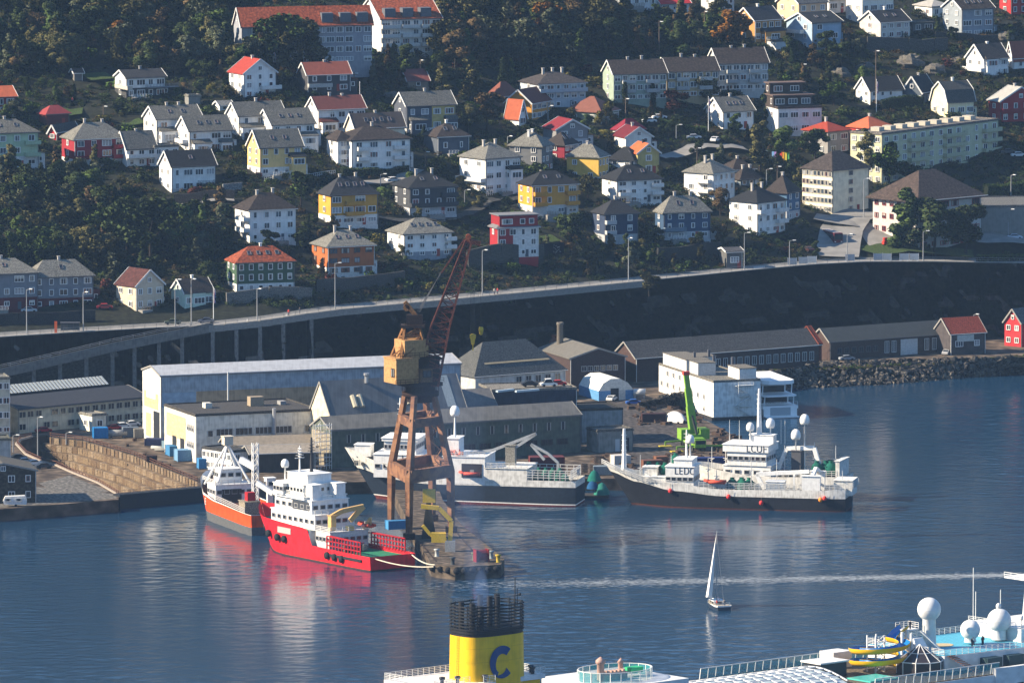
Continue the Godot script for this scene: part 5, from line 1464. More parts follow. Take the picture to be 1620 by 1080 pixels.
func build_yard_clutter() -> void:
	var lists := [
		["open blue steel box frame by the gatehouse", 159, 694, 3.6, 2.5, 2.8, 10, C(0.02, 0.20, 0.50)],
		["grey shipping container left of the great hall's gable", 207, 692, 4.0, 2.4, 2.6, 12, C(0.13, 0.16, 0.20)],
		["weathered grey locker beside the grey container", 219, 693, 2.2, 2.0, 2.4, 12, C(0.26, 0.25, 0.22)],
		["navy tarpaulin-covered stack before the white workshop", 244, 706, 5.0, 2.5, 1.9, -10, C(0.03, 0.04, 0.10)],
		["grey-blue tool container by the workshop door", 268, 713, 2.6, 2.4, 2.4, 20, C(0.16, 0.24, 0.30)],
		["bright blue container, left of the pair by the workshop corner", 275, 722, 2.2, 4.0, 2.6, 18, C(0.05, 0.20, 0.40)],
		["pale blue container with white door by the workshop corner", 295, 730, 4.6, 3.4, 2.9, 18, C(0.16, 0.32, 0.50)],
		["rusty dark skip on the yard beside the dry dock", 240, 731, 2.4, 2.0, 1.6, 8, C(0.05, 0.03, 0.03)],
		["blue container half hidden behind the quay office", 322, 742, 2.4, 2.4, 2.6, 15, C(0.05, 0.22, 0.45)],
		["white storage container with red roof by the fishing boats", 985, 738, 4.2, 3.0, 2.8, 20, C(0.62, 0.58, 0.52)],
		["rust brown scrap skip on the fishing quay", 1034, 742, 5.0, 2.6, 2.2, 15, C(0.16, 0.07, 0.045)],
		["small rusty skip next to the brown scrap skip", 1048, 735, 3.0, 2.6, 2.0, 15, C(0.20, 0.09, 0.05)],
		["dark wine container beside the white wrapped boat", 1035, 668, 6.0, 2.6, 2.2, 8, C(0.055, 0.025, 0.025)],
		["navy blue container behind the fishing vessels", 1125, 738, 7.5, 2.4, 2.2, 12, C(0.02, 0.04, 0.16)],
		["pale grey container low on the fishing quay", 965, 752, 8.0, 2.4, 2.3, 4, C(0.22, 0.27, 0.30)],
		["green machinery box at the foot of the old workshop", 903, 612, 2.4, 2.0, 2.6, 20, C(0.03, 0.28, 0.18)],
		["red deckhouse module on the quay behind the trawler", 866, 755, 8.5, 4.0, 5.0, 6, C(0.13, 0.03, 0.03)],
	]
	for q in lists: container_box(q[0], q[1], q[2], q[3], q[4], q[5], q[6], q[7])
	var t := thing("steel_tank", "grey cylindrical tank lying beside the blue box frame", "tank", at_h(185, 692, QUAY), 0.2)
	var st := smooth()
	tube(st, V(-2.4, 1.1, 0), V(2.4, 1.1, 0), 0.9, 0.9, 14)
	part("shell", st, mat(C(0.35, 0.35, 0.34), 0.6, "grime", 3.0), t)
	st = mb()
	for x in [-1.6, 1.6]: box2(st, V(x - 0.2, 0, -0.7), V(x + 0.2, 0.5, 0.7))
	part("cradle", st, pm(C(0.1, 0.1, 0.1), 0.9), t)
	for q in [[250, 711, "pale concrete pipe lying by the navy stack"], [256, 714, "darker concrete pipe lying in front of the pale pipe"]]:
		var p := thing("pipe", q[2], "pipe", at_h(q[0], q[1], QUAY), -0.5, "pipes on the yard")
		st = smooth()
		tube(st, V(-2.0, 0.45, 0), V(2.0, 0.45, 0), 0.45, 0.45, 12)
		part("shell", st, mat(C(0.45, 0.46, 0.42) if q[0] == 250 else C(0.25, 0.25, 0.23), 0.9, "grime", 3.0), p)
	t = thing("wrapped_boat", "boat hull wrapped in white plastic on the yard", "boat", at_h(1069, 668, QUAY), 0.6)
	st = smooth()
	for k in 10:
		var z0 := -4.0 + k * 0.8
		var z1 := z0 + 0.8
		for i in 8:
			var ring := func(z: float, j: int) -> Vector3:
				var r := 1.7 * sqrt(maxf(0.05, 1.0 - pow(z / 4.2, 2.0)))
				var a := PI * j / 8.0
				return V(cos(a) * r, 0.2 + sin(a) * (r * 1.6), z)
			quad(st, ring.call(z0, i), ring.call(z0, i + 1), ring.call(z1, i + 1), ring.call(z1, i))
	part("sheeting", st, mat(C(0.72, 0.70, 0.66), 0.6, "grime", 2.0), t)
	t = thing("scaffold", "white scaffolding tower against the long shed's cream gable", "scaffold", at_h(508, 742, QUAY), 0.47)
	st = mb()
	for x in [-2.2, -0.7, 0.8, 2.3]:
		for z in [0.0, 1.2]: bar(st, V(x, 0, z), V(x, 11.5, z), 0.1)
	for k in 6:
		for z in [0.0, 1.2]: bar(st, V(-2.2, k * 2.0 + 1.0, z), V(2.3, k * 2.0 + 1.0, z), 0.1)
		bar(st, V(-2.2, k * 2.0, 1.2), V(-0.7 if k % 2 else 2.3, k * 2.0 + 2.0, 1.2), 0.08)
	part("frame", st, pm(C(0.62, 0.62, 0.60), 0.5), t)
	for k in 5:
		st = mb()
		box2(st, V(-2.2, k * 2.0 + 1.95, 0.1), V(2.3, k * 2.0 + 2.05, 1.1))
		part("platform", st, pm(C(0.35, 0.28, 0.20), 0.9), t)
	t = thing("water_tank", "small white tank on legs beside the tent hall", "tank", at_h(1012, 632, QUAY))
	st = smooth()
	tube(st, V(-1.6, 2.0, 0), V(1.6, 2.0, 0), 0.9, 0.9, 12)
	part("shell", st, mat(C(0.62, 0.62, 0.6), 0.6, "grime", 2.0), t)
	st = mb()
	for x in [-1.2, 1.2]:
		for z in [-0.6, 0.6]: bar(st, V(x, 0, z), V(x, 1.6, z), 0.14)
	part("legs", st, pm(C(0.4, 0.4, 0.4), 0.7), t)
	st = mb()
	for i in 620:
		var zone: Array = [[1000, 1130, 640, 672, 0], [1130, 1200, 680, 715, 0], [940, 1010, 720, 752, 0], [130, 305, 695, 755, 0], [1050, 1180, 715, 750, 0]][rng.randi() % 5]
		if zone[0] == 130 and rng.randf() < 0.75: continue
		var px := rng.randf_range(zone[0], zone[1])
		var py := rng.randf_range(zone[2], zone[3])
		var p := at_h(px, py, QUAY)
		if not Geometry2D.is_point_in_polygon(Vector2(p.x, p.z), yard_poly): continue
		var s := V(rng.randf_range(0.3, 2.6), rng.randf_range(0.15, 0.9), rng.randf_range(0.3, 1.2))
		box(st, p + V(0, s.y * 0.5, 0), s, Basis(Vector3.UP, rng.randf() * TAU))
	var d := part("scrap_and_timber", st, mat(C(0.17, 0.11, 0.08), 0.95, "patch", 1.7), self)
	tag(d, "scattered scrap metal and timber lying about the shipyard ground", "scrap", "", "stuff")
	for q in [[925, 748], [938, 750], [952, 742], [945, 735]]:
		var p := thing("pallet_stack", "stack of grey-brown pallets on the quay between trawler and fishing boat", "pallets", at_h(q[0], q[1], QUAY), rng.randf_range(-0.2, 0.3), "pallet stacks on the quay")
		for k in 6:
			st = mb()
			for z in [-0.5, 0.0, 0.5]: box2(st, V(-0.75, k * 0.42, z - 0.08), V(0.75, k * 0.42 + 0.2, z + 0.08))
			for x in 5: box2(st, V(-0.75 + x * 0.34, k * 0.42 + 0.2, -0.6), V(-0.6 + x * 0.34, k * 0.42 + 0.3, 0.6))
			part("pallet", st, mat(C(0.30, 0.24, 0.20), 0.95, "patch", 2.0), p)

# ================================================================ ships
func along(table: Array, s: float) -> float:
	for i in table.size() - 1:
		if s <= table[i + 1][0]:
			var u: float = (s - table[i][0]) / (table[i + 1][0] - table[i][0])
			u = u * u * (3.0 - 2.0 * u)
			return lerpf(table[i][1], table[i + 1][1], u)
	return table[table.size() - 1][1]
# x runs from stern (-L/2) to bow (+L/2), z to starboard. bands: [name, lower, upper, material], each bound a table of height along the length
func hull(root: Node, L: float, B: float, deck: Array, bands: Array, rake: float, full := 0.55, stern := 0.8, deck_m: Material = null, deck_drop := 1.0, decks := []) -> void:
	var n := 28
	var pt := func(s: float, y: float, side: float) -> Vector3:
		var yd := along(deck, s)
		var t := clampf(y / yd, 0.0, 1.0)
		var ent := maxf(0.0, (s - full) / (1.0 - full))
		var bw := 1.0 - pow(ent, 1.7)
		var bd := 1.0 - pow(ent, 3.6)
		if s < 0.12:
			var q := lerpf(stern, 1.0, sqrt(s / 0.12))
			bw *= q
			bd *= lerpf(q, 1.0, 0.35)
		var half := B * 0.5 * lerpf(bw, bd, pow(t, 0.8))
		var x := -L / 2 + s * L + rake * (t - 1.0) * smoothstep(0.65, 1.0, s)
		return V(x, y, side * maxf(half, 0.06))
	for b in bands:
		var st := mb()
		st.set_smooth_group(0)
		for i in n:
			var s0 := float(i) / n
			var s1 := float(i + 1) / n
			for side in [-1.0, 1.0]:
				for k in 3:
					var v := []
					for q in [[s0, k], [s0, k + 1], [s1, k + 1], [s1, k]]:
						v.append(pt.call(q[0], lerpf(along(b[1], q[0]), along(b[2], q[0]), q[1] / 3.0), side))
					quad(st, v[0], v[1], v[2], v[3])
		st.set_smooth_group(-1)
		for k in 3:
			var y0 := lerpf(along(b[1], 0), along(b[2], 0), k / 3.0)
			var y1 := lerpf(along(b[1], 0), along(b[2], 0), (k + 1) / 3.0)
			quad(st, pt.call(0.0, y0, -1.0), pt.call(0.0, y1, -1.0), pt.call(0.0, y1, 1.0), pt.call(0.0, y0, 1.0))
		part(b[0], st, b[3], root)
	if deck_m:
		var st := mb()
		for i in n:
			var s0 := float(i) / n
			var s1 := float(i + 1) / n
			var y0 := along(deck, s0) - deck_drop
			var y1 := along(deck, s1) - deck_drop
			quad(st, pt.call(s0, y0, -0.96), pt.call(s1, y1, -0.96), pt.call(s1, y1, 0.96), pt.call(s0, y0, 0.96))
		part("deck", st, deck_m, root)
	for dq in decks:                           # level decks: [from, to, height, material]
		var st := mb()
		for i in 12:
			var s0 := lerpf(dq[0], dq[1], i / 12.0)
			var s1 := lerpf(dq[0], dq[1], (i + 1) / 12.0)
			quad(st, pt.call(s0, dq[2], -0.97), pt.call(s1, dq[2], -0.97), pt.call(s1, dq[2], 0.97), pt.call(s0, dq[2], 0.97))
		part("deck", st, dq[3], root)
func ship(called: String, label: String, bow: Vector3, stern: Vector3, group := "moored vessels", cat := "ship") -> Node3D:
	var d := bow - stern
	return thing(called, label, cat, (bow + stern) * 0.5, atan2(-d.z, d.x), group)
func block(root: Node, called: String, a: Vector3, b: Vector3, m: Material, wins := 0, wy := 0.5, frame: Material = null, sides := "pa") -> MeshInstance3D:
	var st := mb()
	box2(st, a, b)
	var o := part(called, st, m, root)
	st = mb()
	box2(st, V(minf(a.x, b.x) - 0.2, maxf(a.y, b.y), minf(a.z, b.z) - 0.2), V(maxf(a.x, b.x) + 0.2, maxf(a.y, b.y) + 0.15, maxf(a.z, b.z) + 0.2))
	part("deckhouse_top", st, m, root)
	if wins > 0:
		var fm: Material = frame if frame else pm(C(0.3, 0.3, 0.3), 0.6)
		var y := lerpf(a.y, b.y, wy)
		var x0 := minf(a.x, b.x)
		var x1 := maxf(a.x, b.x)
		var z0 := minf(a.z, b.z)
		var z1 := maxf(a.z, b.z)
		if "p" in sides:
			for k in wins: window_at(o, face(V(lerpf(x0, x1, (k + 0.5) / wins), y, z0 - 0.01), PI), minf(1.2, (x1 - x0) / wins * 0.7), 0.8, 1, fm, 0)
		if "a" in sides:
			var n := maxi(1, int((z1 - z0) / 1.8))
			for k in n: window_at(o, face(V(x0 - 0.01, y, lerpf(z0, z1, (k + 0.5) / n)), -PI / 2), minf(1.2, (z1 - z0) / n * 0.7), 0.8, 1, fm, 0)
	return o
func dome_on(root: Node, at: Vector3, r: float, stalk: float, m: Material) -> void:
	var st := smooth()
	lathe(st, [Vector2(0.18, -stalk), Vector2(0.18, 0), Vector2(r * 0.8, 0.02), Vector2(r, r * 0.5), Vector2(r, r * 1.2), Vector2(r * 0.75, r * 1.8), Vector2(r * 0.35, r * 2.1), Vector2(0, r * 2.15)], 14, at)
	part("radome", st, m, root)
func mast_on(root: Node, at: Vector3, h: float, r: float, m: Material, arms := 3, called := "mast") -> void:
	var st := mb()
	tube(st, at, at + V(0, h, 0), r, r * 0.45, 8)
	for k in arms:
		var y := h * (0.55 + 0.4 * k / maxf(1.0, arms))
		bar(st, at + V(0, y, -1.3 + 0.25 * k), at + V(0, y, 1.3 - 0.25 * k), 0.14)
		bar(st, at + V(-0.7, y + 0.3, 0), at + V(0.7, y + 0.3, 0), 0.12)
	part(called, st, m, root)
func rail_on(root: Node, pts: Array, m: Material, h := 1.1, step := 1.6, w := 0.12, lines := 3) -> void:
	var st := mb()
	rail(st, pts, h, step, w, lines)
	part("railing", st, m, root)
func jib(root: Node, called: String, pts: Array, w: float, m: Material) -> void:
	var st := mb()
	for i in pts.size() - 1: bar(st, pts[i], pts[i + 1], w, w * 1.25)
	part(called, st, m, root)
func net_bags(list: Array, label: String, group: String, ground: Node3D, r := 0.95) -> void:
	for v in list:
		var p: Vector3 = ground.transform * v
		var t := thing("net_bag", label, "fishing net", p, rng.randf() * TAU, group)
		var st := smooth()
		lathe(st, [Vector2(0, 0), Vector2(r * 0.8, 0.05), Vector2(r, r * 0.7), Vector2(r * 0.9, r * 1.4), Vector2(r * 0.45, r * 1.9), Vector2(r * 0.3, r * 2.0), Vector2(r * 0.45, r * 2.2), Vector2(0, r * 2.25)], 10)
		part("sack", st, mat(C(0.015, 0.24, 0.17), 0.9, "patch", 0.8), t)
		st = mb()
		for k in 3: box(st, V(0, r * (0.5 + 0.45 * k), 0), V(r * 2.02, 0.06, r * 1.2))
		part("lashing", st, pm(C(0.02, 0.06, 0.05), 0.9), t)
func buoys(list: Array, root: Node3D, labels: Array, cols: Array) -> void:
	for i in list.size():
		var t := thing("fender_buoy", labels[i], "buoy", root.transform * list[i], 0.0, "buoy fenders on the fishing vessels")
		var st := smooth()
		ball(st, V(0, 0, 0), 0.55, 10, 1.1)
		part("float", st, mat(cols[i], 0.5, "", 1.0), t)
		st = mb()
		bar(st, V(0, 0.5, 0), V(0, 1.9, 0.1), 0.06)
		part("rope", st, pm(C(0.3, 0.28, 0.2), 0.9), t)
func tyres(root: Node, list: Array, r := 0.75) -> void:
	for q in list:
		var st := smooth()
		var a: Vector3 = q[0]
		var nrm: Vector3 = q[1]
		tube(st, a, a + nrm * 0.5, r, r, 14)
		part("tyre_fender", st, pm(C(0.015, 0.016, 0.02), 0.9), root)

func build_ships() -> void:
	var wm := mat(C(0.75, 0.745, 0.72), 0.6, "wash", 8.0)
	var worn := mat(C(0.68, 0.665, 0.62), 0.7, "streak", 9.0)
	var dim := mat(C(0.66, 0.66, 0.64), 0.7, "grime", 4.0)
	var black := mat(C(0.011, 0.013, 0.020), 0.75, "streak", 9.0)
	var deckm := mat(C(0.17, 0.14, 0.11), 0.95, "patch", 4.0)
	var grey := mat(C(0.36, 0.38, 0.40), 0.7, "grime", 4.0)
	var ink := pm(C(0.04, 0.045, 0.06), 0.8)
	# ---- black and white fishing vessel in front
	var t := ship("fishing_vessel", "black-hulled fishing vessel with white upperworks moored outermost, bow pointing left", at_h(958, 796, 0), at_h(1343, 806, 0))
	var L := t.position.distance_to(at_h(1343, 806, 0)) * 2.0
	var sheer := [[0.0, 5.6], [0.12, 5.2], [0.5, 4.9], [0.7, 6.0], [0.88, 8.0], [1.0, 9.8]]
	var mid := [[0.0, 3.2], [0.5, 3.2], [0.7, 4.2], [0.88, 6.0], [1.0, 8.0]]
	var foot := [[0.0, -1.5], [1.0, -1.5]]
	var boot := [[0.0, 0.25], [1.0, 0.35]]
	hull(t, L, 11.0, sheer, [["boot_stripe", foot, boot, mat(C(0.16, 0.05, 0.035), 0.8, "patch", 3.0)], ["lower_hull", boot, mid, black], ["bulwark", mid, sheer, worn]], 6.5, 0.6, 0.85, deckm, 1.6)
	block(t, "wheelhouse", V(7.5, 4.0, -4.0), V(14.5, 9.9, 4.0), wm, 5, 0.5)
	block(t, "upper_wheelhouse", V(8.0, 9.6, -3.4), V(12.5, 11.6, 3.4), wm)
	block(t, "forward_trunk", V(14.5, 4.4, -3.0), V(20.5, 7.2, 3.0), wm)
	block(t, "winch_house", V(17.0, 7.2, -2.2), V(20.5, 9.4, 2.2), worn)
	lettering("LEDC", 1.6, ink, t, Transform3D(Basis(Vector3.UP, PI), V(9.8, 8.9, -4.03)))
	mast_on(t, V(25.5, 6.0, 0), 12.5, 0.75, wm, 4, "foremast")
	mast_on(t, V(10.0, 11.6, 0), 7.0, 0.35, wm, 3)
	dome_on(t, V(8.8, 15.5, -1.4), 1.0, 4.0, wm)
	block(t, "side_house", V(-15.0, 3.4, -5.3), V(-10.6, 7.0, -2.0), wm)
	st_frame(t, V(-17.5, 3.4, -5.0), 5.2, wm)
	block(t, "aft_gantry_leg", V(-24.0, 3.2, -5.45), V(-19.5, 8.6, -4.3), wm)
	block(t, "aft_gantry_leg", V(-23.5, 3.2, 4.2), V(-20.0, 8.6, 5.2), wm)
	jib(t, "gantry_beam", [V(-10.0, 5.0, -3.8), V(-8.0, 8.6, -3.8), V(-21.0, 9.6, -3.8)], 0.7, wm)
	jib(t, "gantry_beam", [V(-22.0, 8.6, -4.5), V(-22.0, 9.8, 0), V(-22.0, 8.6, 4.5)], 0.8, wm)
	block(t, "stern_house", V(-31.5, 3.8, -3.2), V(-27.0, 7.4, 4.0), worn)
	rail_on(t, [V(23.0, 7.2, -4.5), V(27.0, 8.6, -3.6), V(31.0, 9.7, -0.4)], dim, 1.2, 1.3)
	rail_on(t, [V(8.0, 4.9, -5.3), V(20.0, 6.3, -5.2), V(25.0, 8.0, -4.2)], dim, 1.2, 1.5)
	rail_on(t, [V(-19.0, 4.9, -5.4), V(6.0, 4.9, -5.4)], dim, 1.6, 1.2, 0.12, 4)
	rail_on(t, [V(-31.5, 5.5, -5.0), V(-25.0, 5.2, -5.3)], dim, 1.3, 1.2)
	rail_on(t, [V(-31.8, 5.6, -5.0), V(-31.8, 5.6, 5.0)], dim, 1.5, 1.2)
	deck_gear(t, -28.0, 6.0, 3.4, 4.8, 130)
	for x in [-29.0, -12.0, -6.0, 3.0, 5.0, 14.0, 21.0]: mast_on(t, V(x, 4.5, rng.randf_range(-3.0, 3.0)), rng.randf_range(4.0, 8.0), 0.14, dim, 1, "derrick_post")
	rescue_boat(t.transform * V(2.0, 6.2, -5.0), t.rotation.y, "orange rescue boat on the side of the black-hulled fishing vessel")
	net_bags([V(15.5, 7.4, 1.0), V(17.6, 7.3, 2.4), V(13.2, 9.6, 2.6), V(19.8, 7.3, 2.6)], "teal bag of netting on the foredeck of the black-hulled vessel", "net bags on the black-hulled fishing vessel", t, 1.3)
	net_bags([V(-1.0, 3.6, 2.0), V(-3.2, 3.6, 2.6), V(-5.2, 3.6, 2.0), V(-4.0, 3.6, 0.2)], "teal bag of netting amidships on the black-hulled vessel", "net bags on the black-hulled fishing vessel", t, 1.5)
	buoys([V(13.0, 4.2, -5.5), V(-1.5, 3.2, -5.9), V(-9.6, 1.9, -6.0), V(-25.2, 3.4, -5.9), V(-24.2, 3.0, -5.9)], t, ["red buoy hanging under the wheelhouse of the black-hulled vessel", "red buoy hanging amidships on the black hull", "red buoy hanging lowest on the black hull", "red buoy near the stern of the black hull", "orange buoy beside the red one near the black hull's stern"], [C(0.6, 0.03, 0.03), C(0.6, 0.03, 0.03), C(0.6, 0.03, 0.03), C(0.6, 0.04, 0.03), C(0.65, 0.22, 0.02)])
	# ---- white fishing vessel behind it
	var b4 := at_h(1085, 781, 0)
	t = ship("fishing_vessel", "white fishing vessel with tall wheelhouse moored behind the black-hulled one", b4, at_h(1343, 791, 0))
	L = b4.distance_to(at_h(1343, 791, 0))
	hull(t, L, 9.5, [[0.0, 6.2], [0.5, 5.6], [1.0, 8.0]], [["lower_hull", foot, [[0.0, 2.6], [1.0, 3.6]], mat(C(0.05, 0.09, 0.09), 0.6, "grime", 6.0)], ["bulwark", [[0.0, 2.6], [1.0, 3.6]], [[0.0, 6.2], [0.5, 5.6], [1.0, 8.0]], worn]], 4.0, 0.62, 0.85, deckm, 1.4)
	block(t, "deckhouse", V(-2.0, 4.2, -4.0), V(10.0, 8.0, 4.0), wm, 5, 0.6)
	block(t, "wheelhouse", V(-1.0, 8.1, -4.3), V(9.0, 11.4, 4.3), wm, 7, 0.55)
	block(t, "bridge_visor", V(-1.6, 11.5, -4.7), V(10.0, 13.2, 4.7), wm)
	lettering("LCUF", 1.7, ink, t, Transform3D(Basis(Vector3.UP, PI), V(1.4, 12.4, -4.73)))
	block(t, "mast_house", V(-2.0, 13.4, -1.6), V(4.0, 15.4, 1.6), wm)
	mast_on(t, V(2.0, 15.2, 0), 11.5, 0.7, wm, 4, "main_mast")
	dome_on(t, V(3.8, 16.4, -1.8), 1.0, 2.2, wm)
	dome_on(t, V(-0.6, 17.0, 0.8), 1.15, 3.0, wm)
	dome_on(t, V(-7.6, 14.6, -1.0), 1.2, 7.0, wm)
	dome_on(t, V(-9.4, 18.2, 0.6), 1.2, 11.0, wm)
	for x in [9.0, 6.5, -3.0, -4.0]: mast_on(t, V(x, 13.0, -2.0 if x > 0 else 2.0), 6.0, 0.12, dim, 0, "whip_aerial")
	block(t, "funnel", V(-9.0, 4.5, -1.6), V(-6.6, 11.8, 1.4), mat(C(0.10, 0.10, 0.11), 0.7, "grime", 3.0))
	jib(t, "net_crane", [V(-3.0, 7.0, 0), V(-5.0, 12.2, 0), V(-12.0, 12.6, 0), V(-13.4, 8.0, 0)], 0.8, wm)
	rail_on(t, [V(-19.0, 6.2, -4.4), V(-4.0, 5.8, -4.6)], dim, 1.4, 1.3, 0.1, 3)
	block(t, "stern_gantry", V(-19.6, 4.6, -4.4), V(-18.6, 10.0, 4.4), worn)
	net_bags([V(-13.0, 6.2, -1.0), V(-14.8, 6.2, 0.4), V(-16.4, 6.2, -0.6), V(-15.6, 6.2, 2.0)], "teal net bag at the stern of the white fishing vessel", "net bags on the white fishing vessel", t, 1.5)
	deck_gear(t, -18.0, -3.0, 4.8, 3.9, 70)
	for x in [-17.0, -12.0, -5.0, 11.0, 14.0]: mast_on(t, V(x, 5.0, rng.randf_range(-3.0, 3.0)), rng.randf_range(5.0, 9.0), 0.14, dim, 1, "derrick_post")
	# ---- long trawler alongside the sheds
	var b2 := at_h(545, 787, 0)
	var s2 := at_h(918, 797, 0)
	t = ship("trawler", "long white and dark blue factory trawler lying behind the great crane", b2, s2)
	L = b2.distance_to(s2)
	sheer = [[0.0, 6.3], [0.6, 6.4], [0.8, 9.5], [1.0, 12.5]]
	mid = [[0.0, 4.7], [0.6, 4.7], [0.8, 5.6], [1.0, 7.5]]
	boot = [[0.0, 0.35], [1.0, 0.9]]
	hull(t, L, 12.5, sheer, [["boot_stripe", foot, boot, mat(C(0.30, 0.06, 0.05), 0.7, "patch", 4.0)], ["white_line", boot, [[0.0, 0.6], [1.0, 1.15]], wm], ["lower_hull", [[0.0, 0.6], [1.0, 1.15]], mid, mat(C(0.014, 0.024, 0.042), 0.75, "grime", 9.0)], ["bulwark", mid, sheer, worn]], 8.0, 0.62, 0.9, deckm, 1.2)
	block(t, "side_house", V(-17.5, 5.0, -6.28), V(-7.0, 9.0, 6.2), worn)
	block(t, "boat_house", V(-7.0, 5.0, -6.28), V(3.5, 11.6, 6.2), wm)
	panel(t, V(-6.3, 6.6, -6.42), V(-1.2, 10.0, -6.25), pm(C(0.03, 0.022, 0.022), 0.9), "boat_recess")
	rescue_boat(t.transform * V(-3.4, 7.2, -6.6), t.rotation.y, "dark red rescue boat in the recess of the long trawler")
	block(t, "bridge_deck", V(8.5, 6.0, -5.6), V(21.0, 11.6, 5.6), wm, 6, 0.5)
	block(t, "bridge", V(10.5, 11.7, -5.0), V(18.5, 14.8, 5.0), wm, 8, 0.6)
	block(t, "bridge_roof", V(10.0, 14.9, -5.4), V(19.0, 15.6, 5.4), wm)
	lettering("LFNI", 1.7, ink, t, Transform3D(Basis(Vector3.UP, PI), V(11.6, 10.6, -5.63)))
	mast_on(t, V(15.5, 15.5, 0), 9.5, 0.4, wm, 3)
	block(t, "funnel_casing", V(0.2, 11.6, -3.0), V(3.2, 15.6, 3.0), wm)
	mast_on(t, V(1.6, 15.0, -1.0), 6.0, 0.35, wm, 0, "dome_mast")
	dome_on(t, V(1.6, 21.0, -1.0), 1.2, 0.3, wm)
	jib(t, "deck_crane", [V(-2.0, 11.8, 0), V(-7.5, 12.6, 0), V(-18.5, 17.0, 0), V(-12.0, 12.6, 0)], 0.55, grey)
	block(t, "crane_post", V(-13.4, 6.4, -1.0), V(-11.0, 14.0, 1.0), mat(C(0.55, 0.52, 0.44), 0.8, "patch", 3.0))
	jib(t, "stern_crane", [V(-23.8, 6.0, 0), V(-24.0, 10.0, 0), V(-21.5, 12.2, 0), V(-17.2, 14.4, 0), V(-20.6, 10.6, 0)], 0.5, grey)
	rail_on(t, [V(-28.4, 6.4, -6.1), V(-17.5, 6.4, -6.2)], dim, 2.4, 1.3, 0.14, 4)
	rail_on(t, [V(-28.4, 6.4, -6.0), V(-28.4, 6.4, 6.0)], dim, 2.4, 1.3, 0.14, 4)
	rail_on(t, [V(-28.4, 6.4, 6.1), V(-8.0, 6.4, 6.2)], dim, 2.4, 1.6, 0.14, 3)
	rail_on(t, [V(-17.5, 9.1, -6.1), V(-7.0, 9.1, -6.1)], dim, 1.2, 1.4)
	rail_on(t, [V(-7.0, 11.7, -6.1), V(3.4, 11.7, -6.1)], dim, 1.2, 1.4)
	var bags := []
	for k in 9: bags.append(V(-19.4 - (k % 5) * 1.75, 5.6 + (0.0 if k < 5 else 0.9), -3.6 + (0.0 if k < 5 else 2.6)))
	net_bags(bags, "teal net bag inside the stern rails of the long trawler", "net bags on the long trawler", t, 1.05)
	deck_gear(t, 21.0, 27.0, 8.4, 3.0, 30)
	var orange := mb()
	for k in 26: ball(orange, V(rng.randf_range(-1.0, 2.6), 11.9 + rng.randf_range(0.0, 0.9), rng.randf_range(-5.4, -2.4)), 0.42, 7)
	var os := part("orange_floats", orange, pm(C(0.62, 0.09, 0.03), 0.6), t)
	os.set_meta("kind", "stuff")
	block(t, "bow_winch_cover", V(22.5, 10.6, -2.4), V(26.5, 13.4, 1.6), wm)
	build_red_ship(wm, dim)
	build_orange_ship(wm, dim)
	build_sailboat(wm)
	t = thing("net_heap", "heap of teal and turquoise netting on the quay edge behind the trawler's stern", "fishing net", at_h(944, 783, 0.6))
	for q in [[C(0.02, 0.30, 0.24), V(-0.6, 3.4, -1.0), 1.5], [C(0.03, 0.18, 0.45), V(-1.0, 1.6, 0.0), 1.3], [C(0.06, 0.42, 0.33), V(1.2, 0.2, 0.2), 1.7]]:
		var st := smooth()
		lathe(st, [Vector2(q[2] * 1.2, 0), Vector2(q[2], q[2] * 0.7), Vector2(q[2] * 0.5, q[2] * 1.5), Vector2(0, q[2] * 1.8)], 9, q[1])
		part("net_fold", st, mat(q[0], 0.95, "patch", 0.9), t)
	var stp := mb()
	box2(stp, V(-3.0, -1.4, -4.0), V(3.0, 0.0, 2.0))
	part("pontoon", stp, mat(C(0.05, 0.045, 0.04), 0.9, "grime", 3.0), t)
func st_frame(root: Node, at: Vector3, h: float, m: Material) -> void:
	var st := mb()
	for z in [0.0, 10.0]: bar(st, at + V(0, 0, z), at + V(0, h, z), 0.35)
	bar(st, at + V(0, h, 0), at + V(0, h, 10.0), 0.45)
	part("goalpost_frame", st, m, root)
func deck_gear(root: Node, x0: float, x1: float, y: float, half: float, n: int) -> void:
	var st := mb()
	var s2 := mb()
	for i in n:
		var p := V(rng.randf_range(x0, x1), y, rng.randf_range(-half, half))
		var s := V(rng.randf_range(0.3, 1.8), rng.randf_range(0.3, 1.7), rng.randf_range(0.3, 1.4))
		if i % 3 == 0: tube(st, p + V(0, 0.5, -0.6), p + V(0, 0.5, 0.6), 0.4, 0.4, 8)
		elif i % 3 == 1: box(s2, p + V(0, s.y * 0.5, 0), s)
		else: bar(s2, p, p + V(rng.randf_range(-1, 1), rng.randf_range(0.6, 2.4), rng.randf_range(-1, 1)), 0.14)
	var a := part("deck_machinery", st, mat(C(0.25, 0.24, 0.22), 0.7, "patch", 2.0), root)
	a.set_meta("kind", "stuff")
	a = part("deck_fittings", s2, mat(C(0.48, 0.46, 0.42), 0.7, "patch", 2.0), root)
	a.set_meta("kind", "stuff")
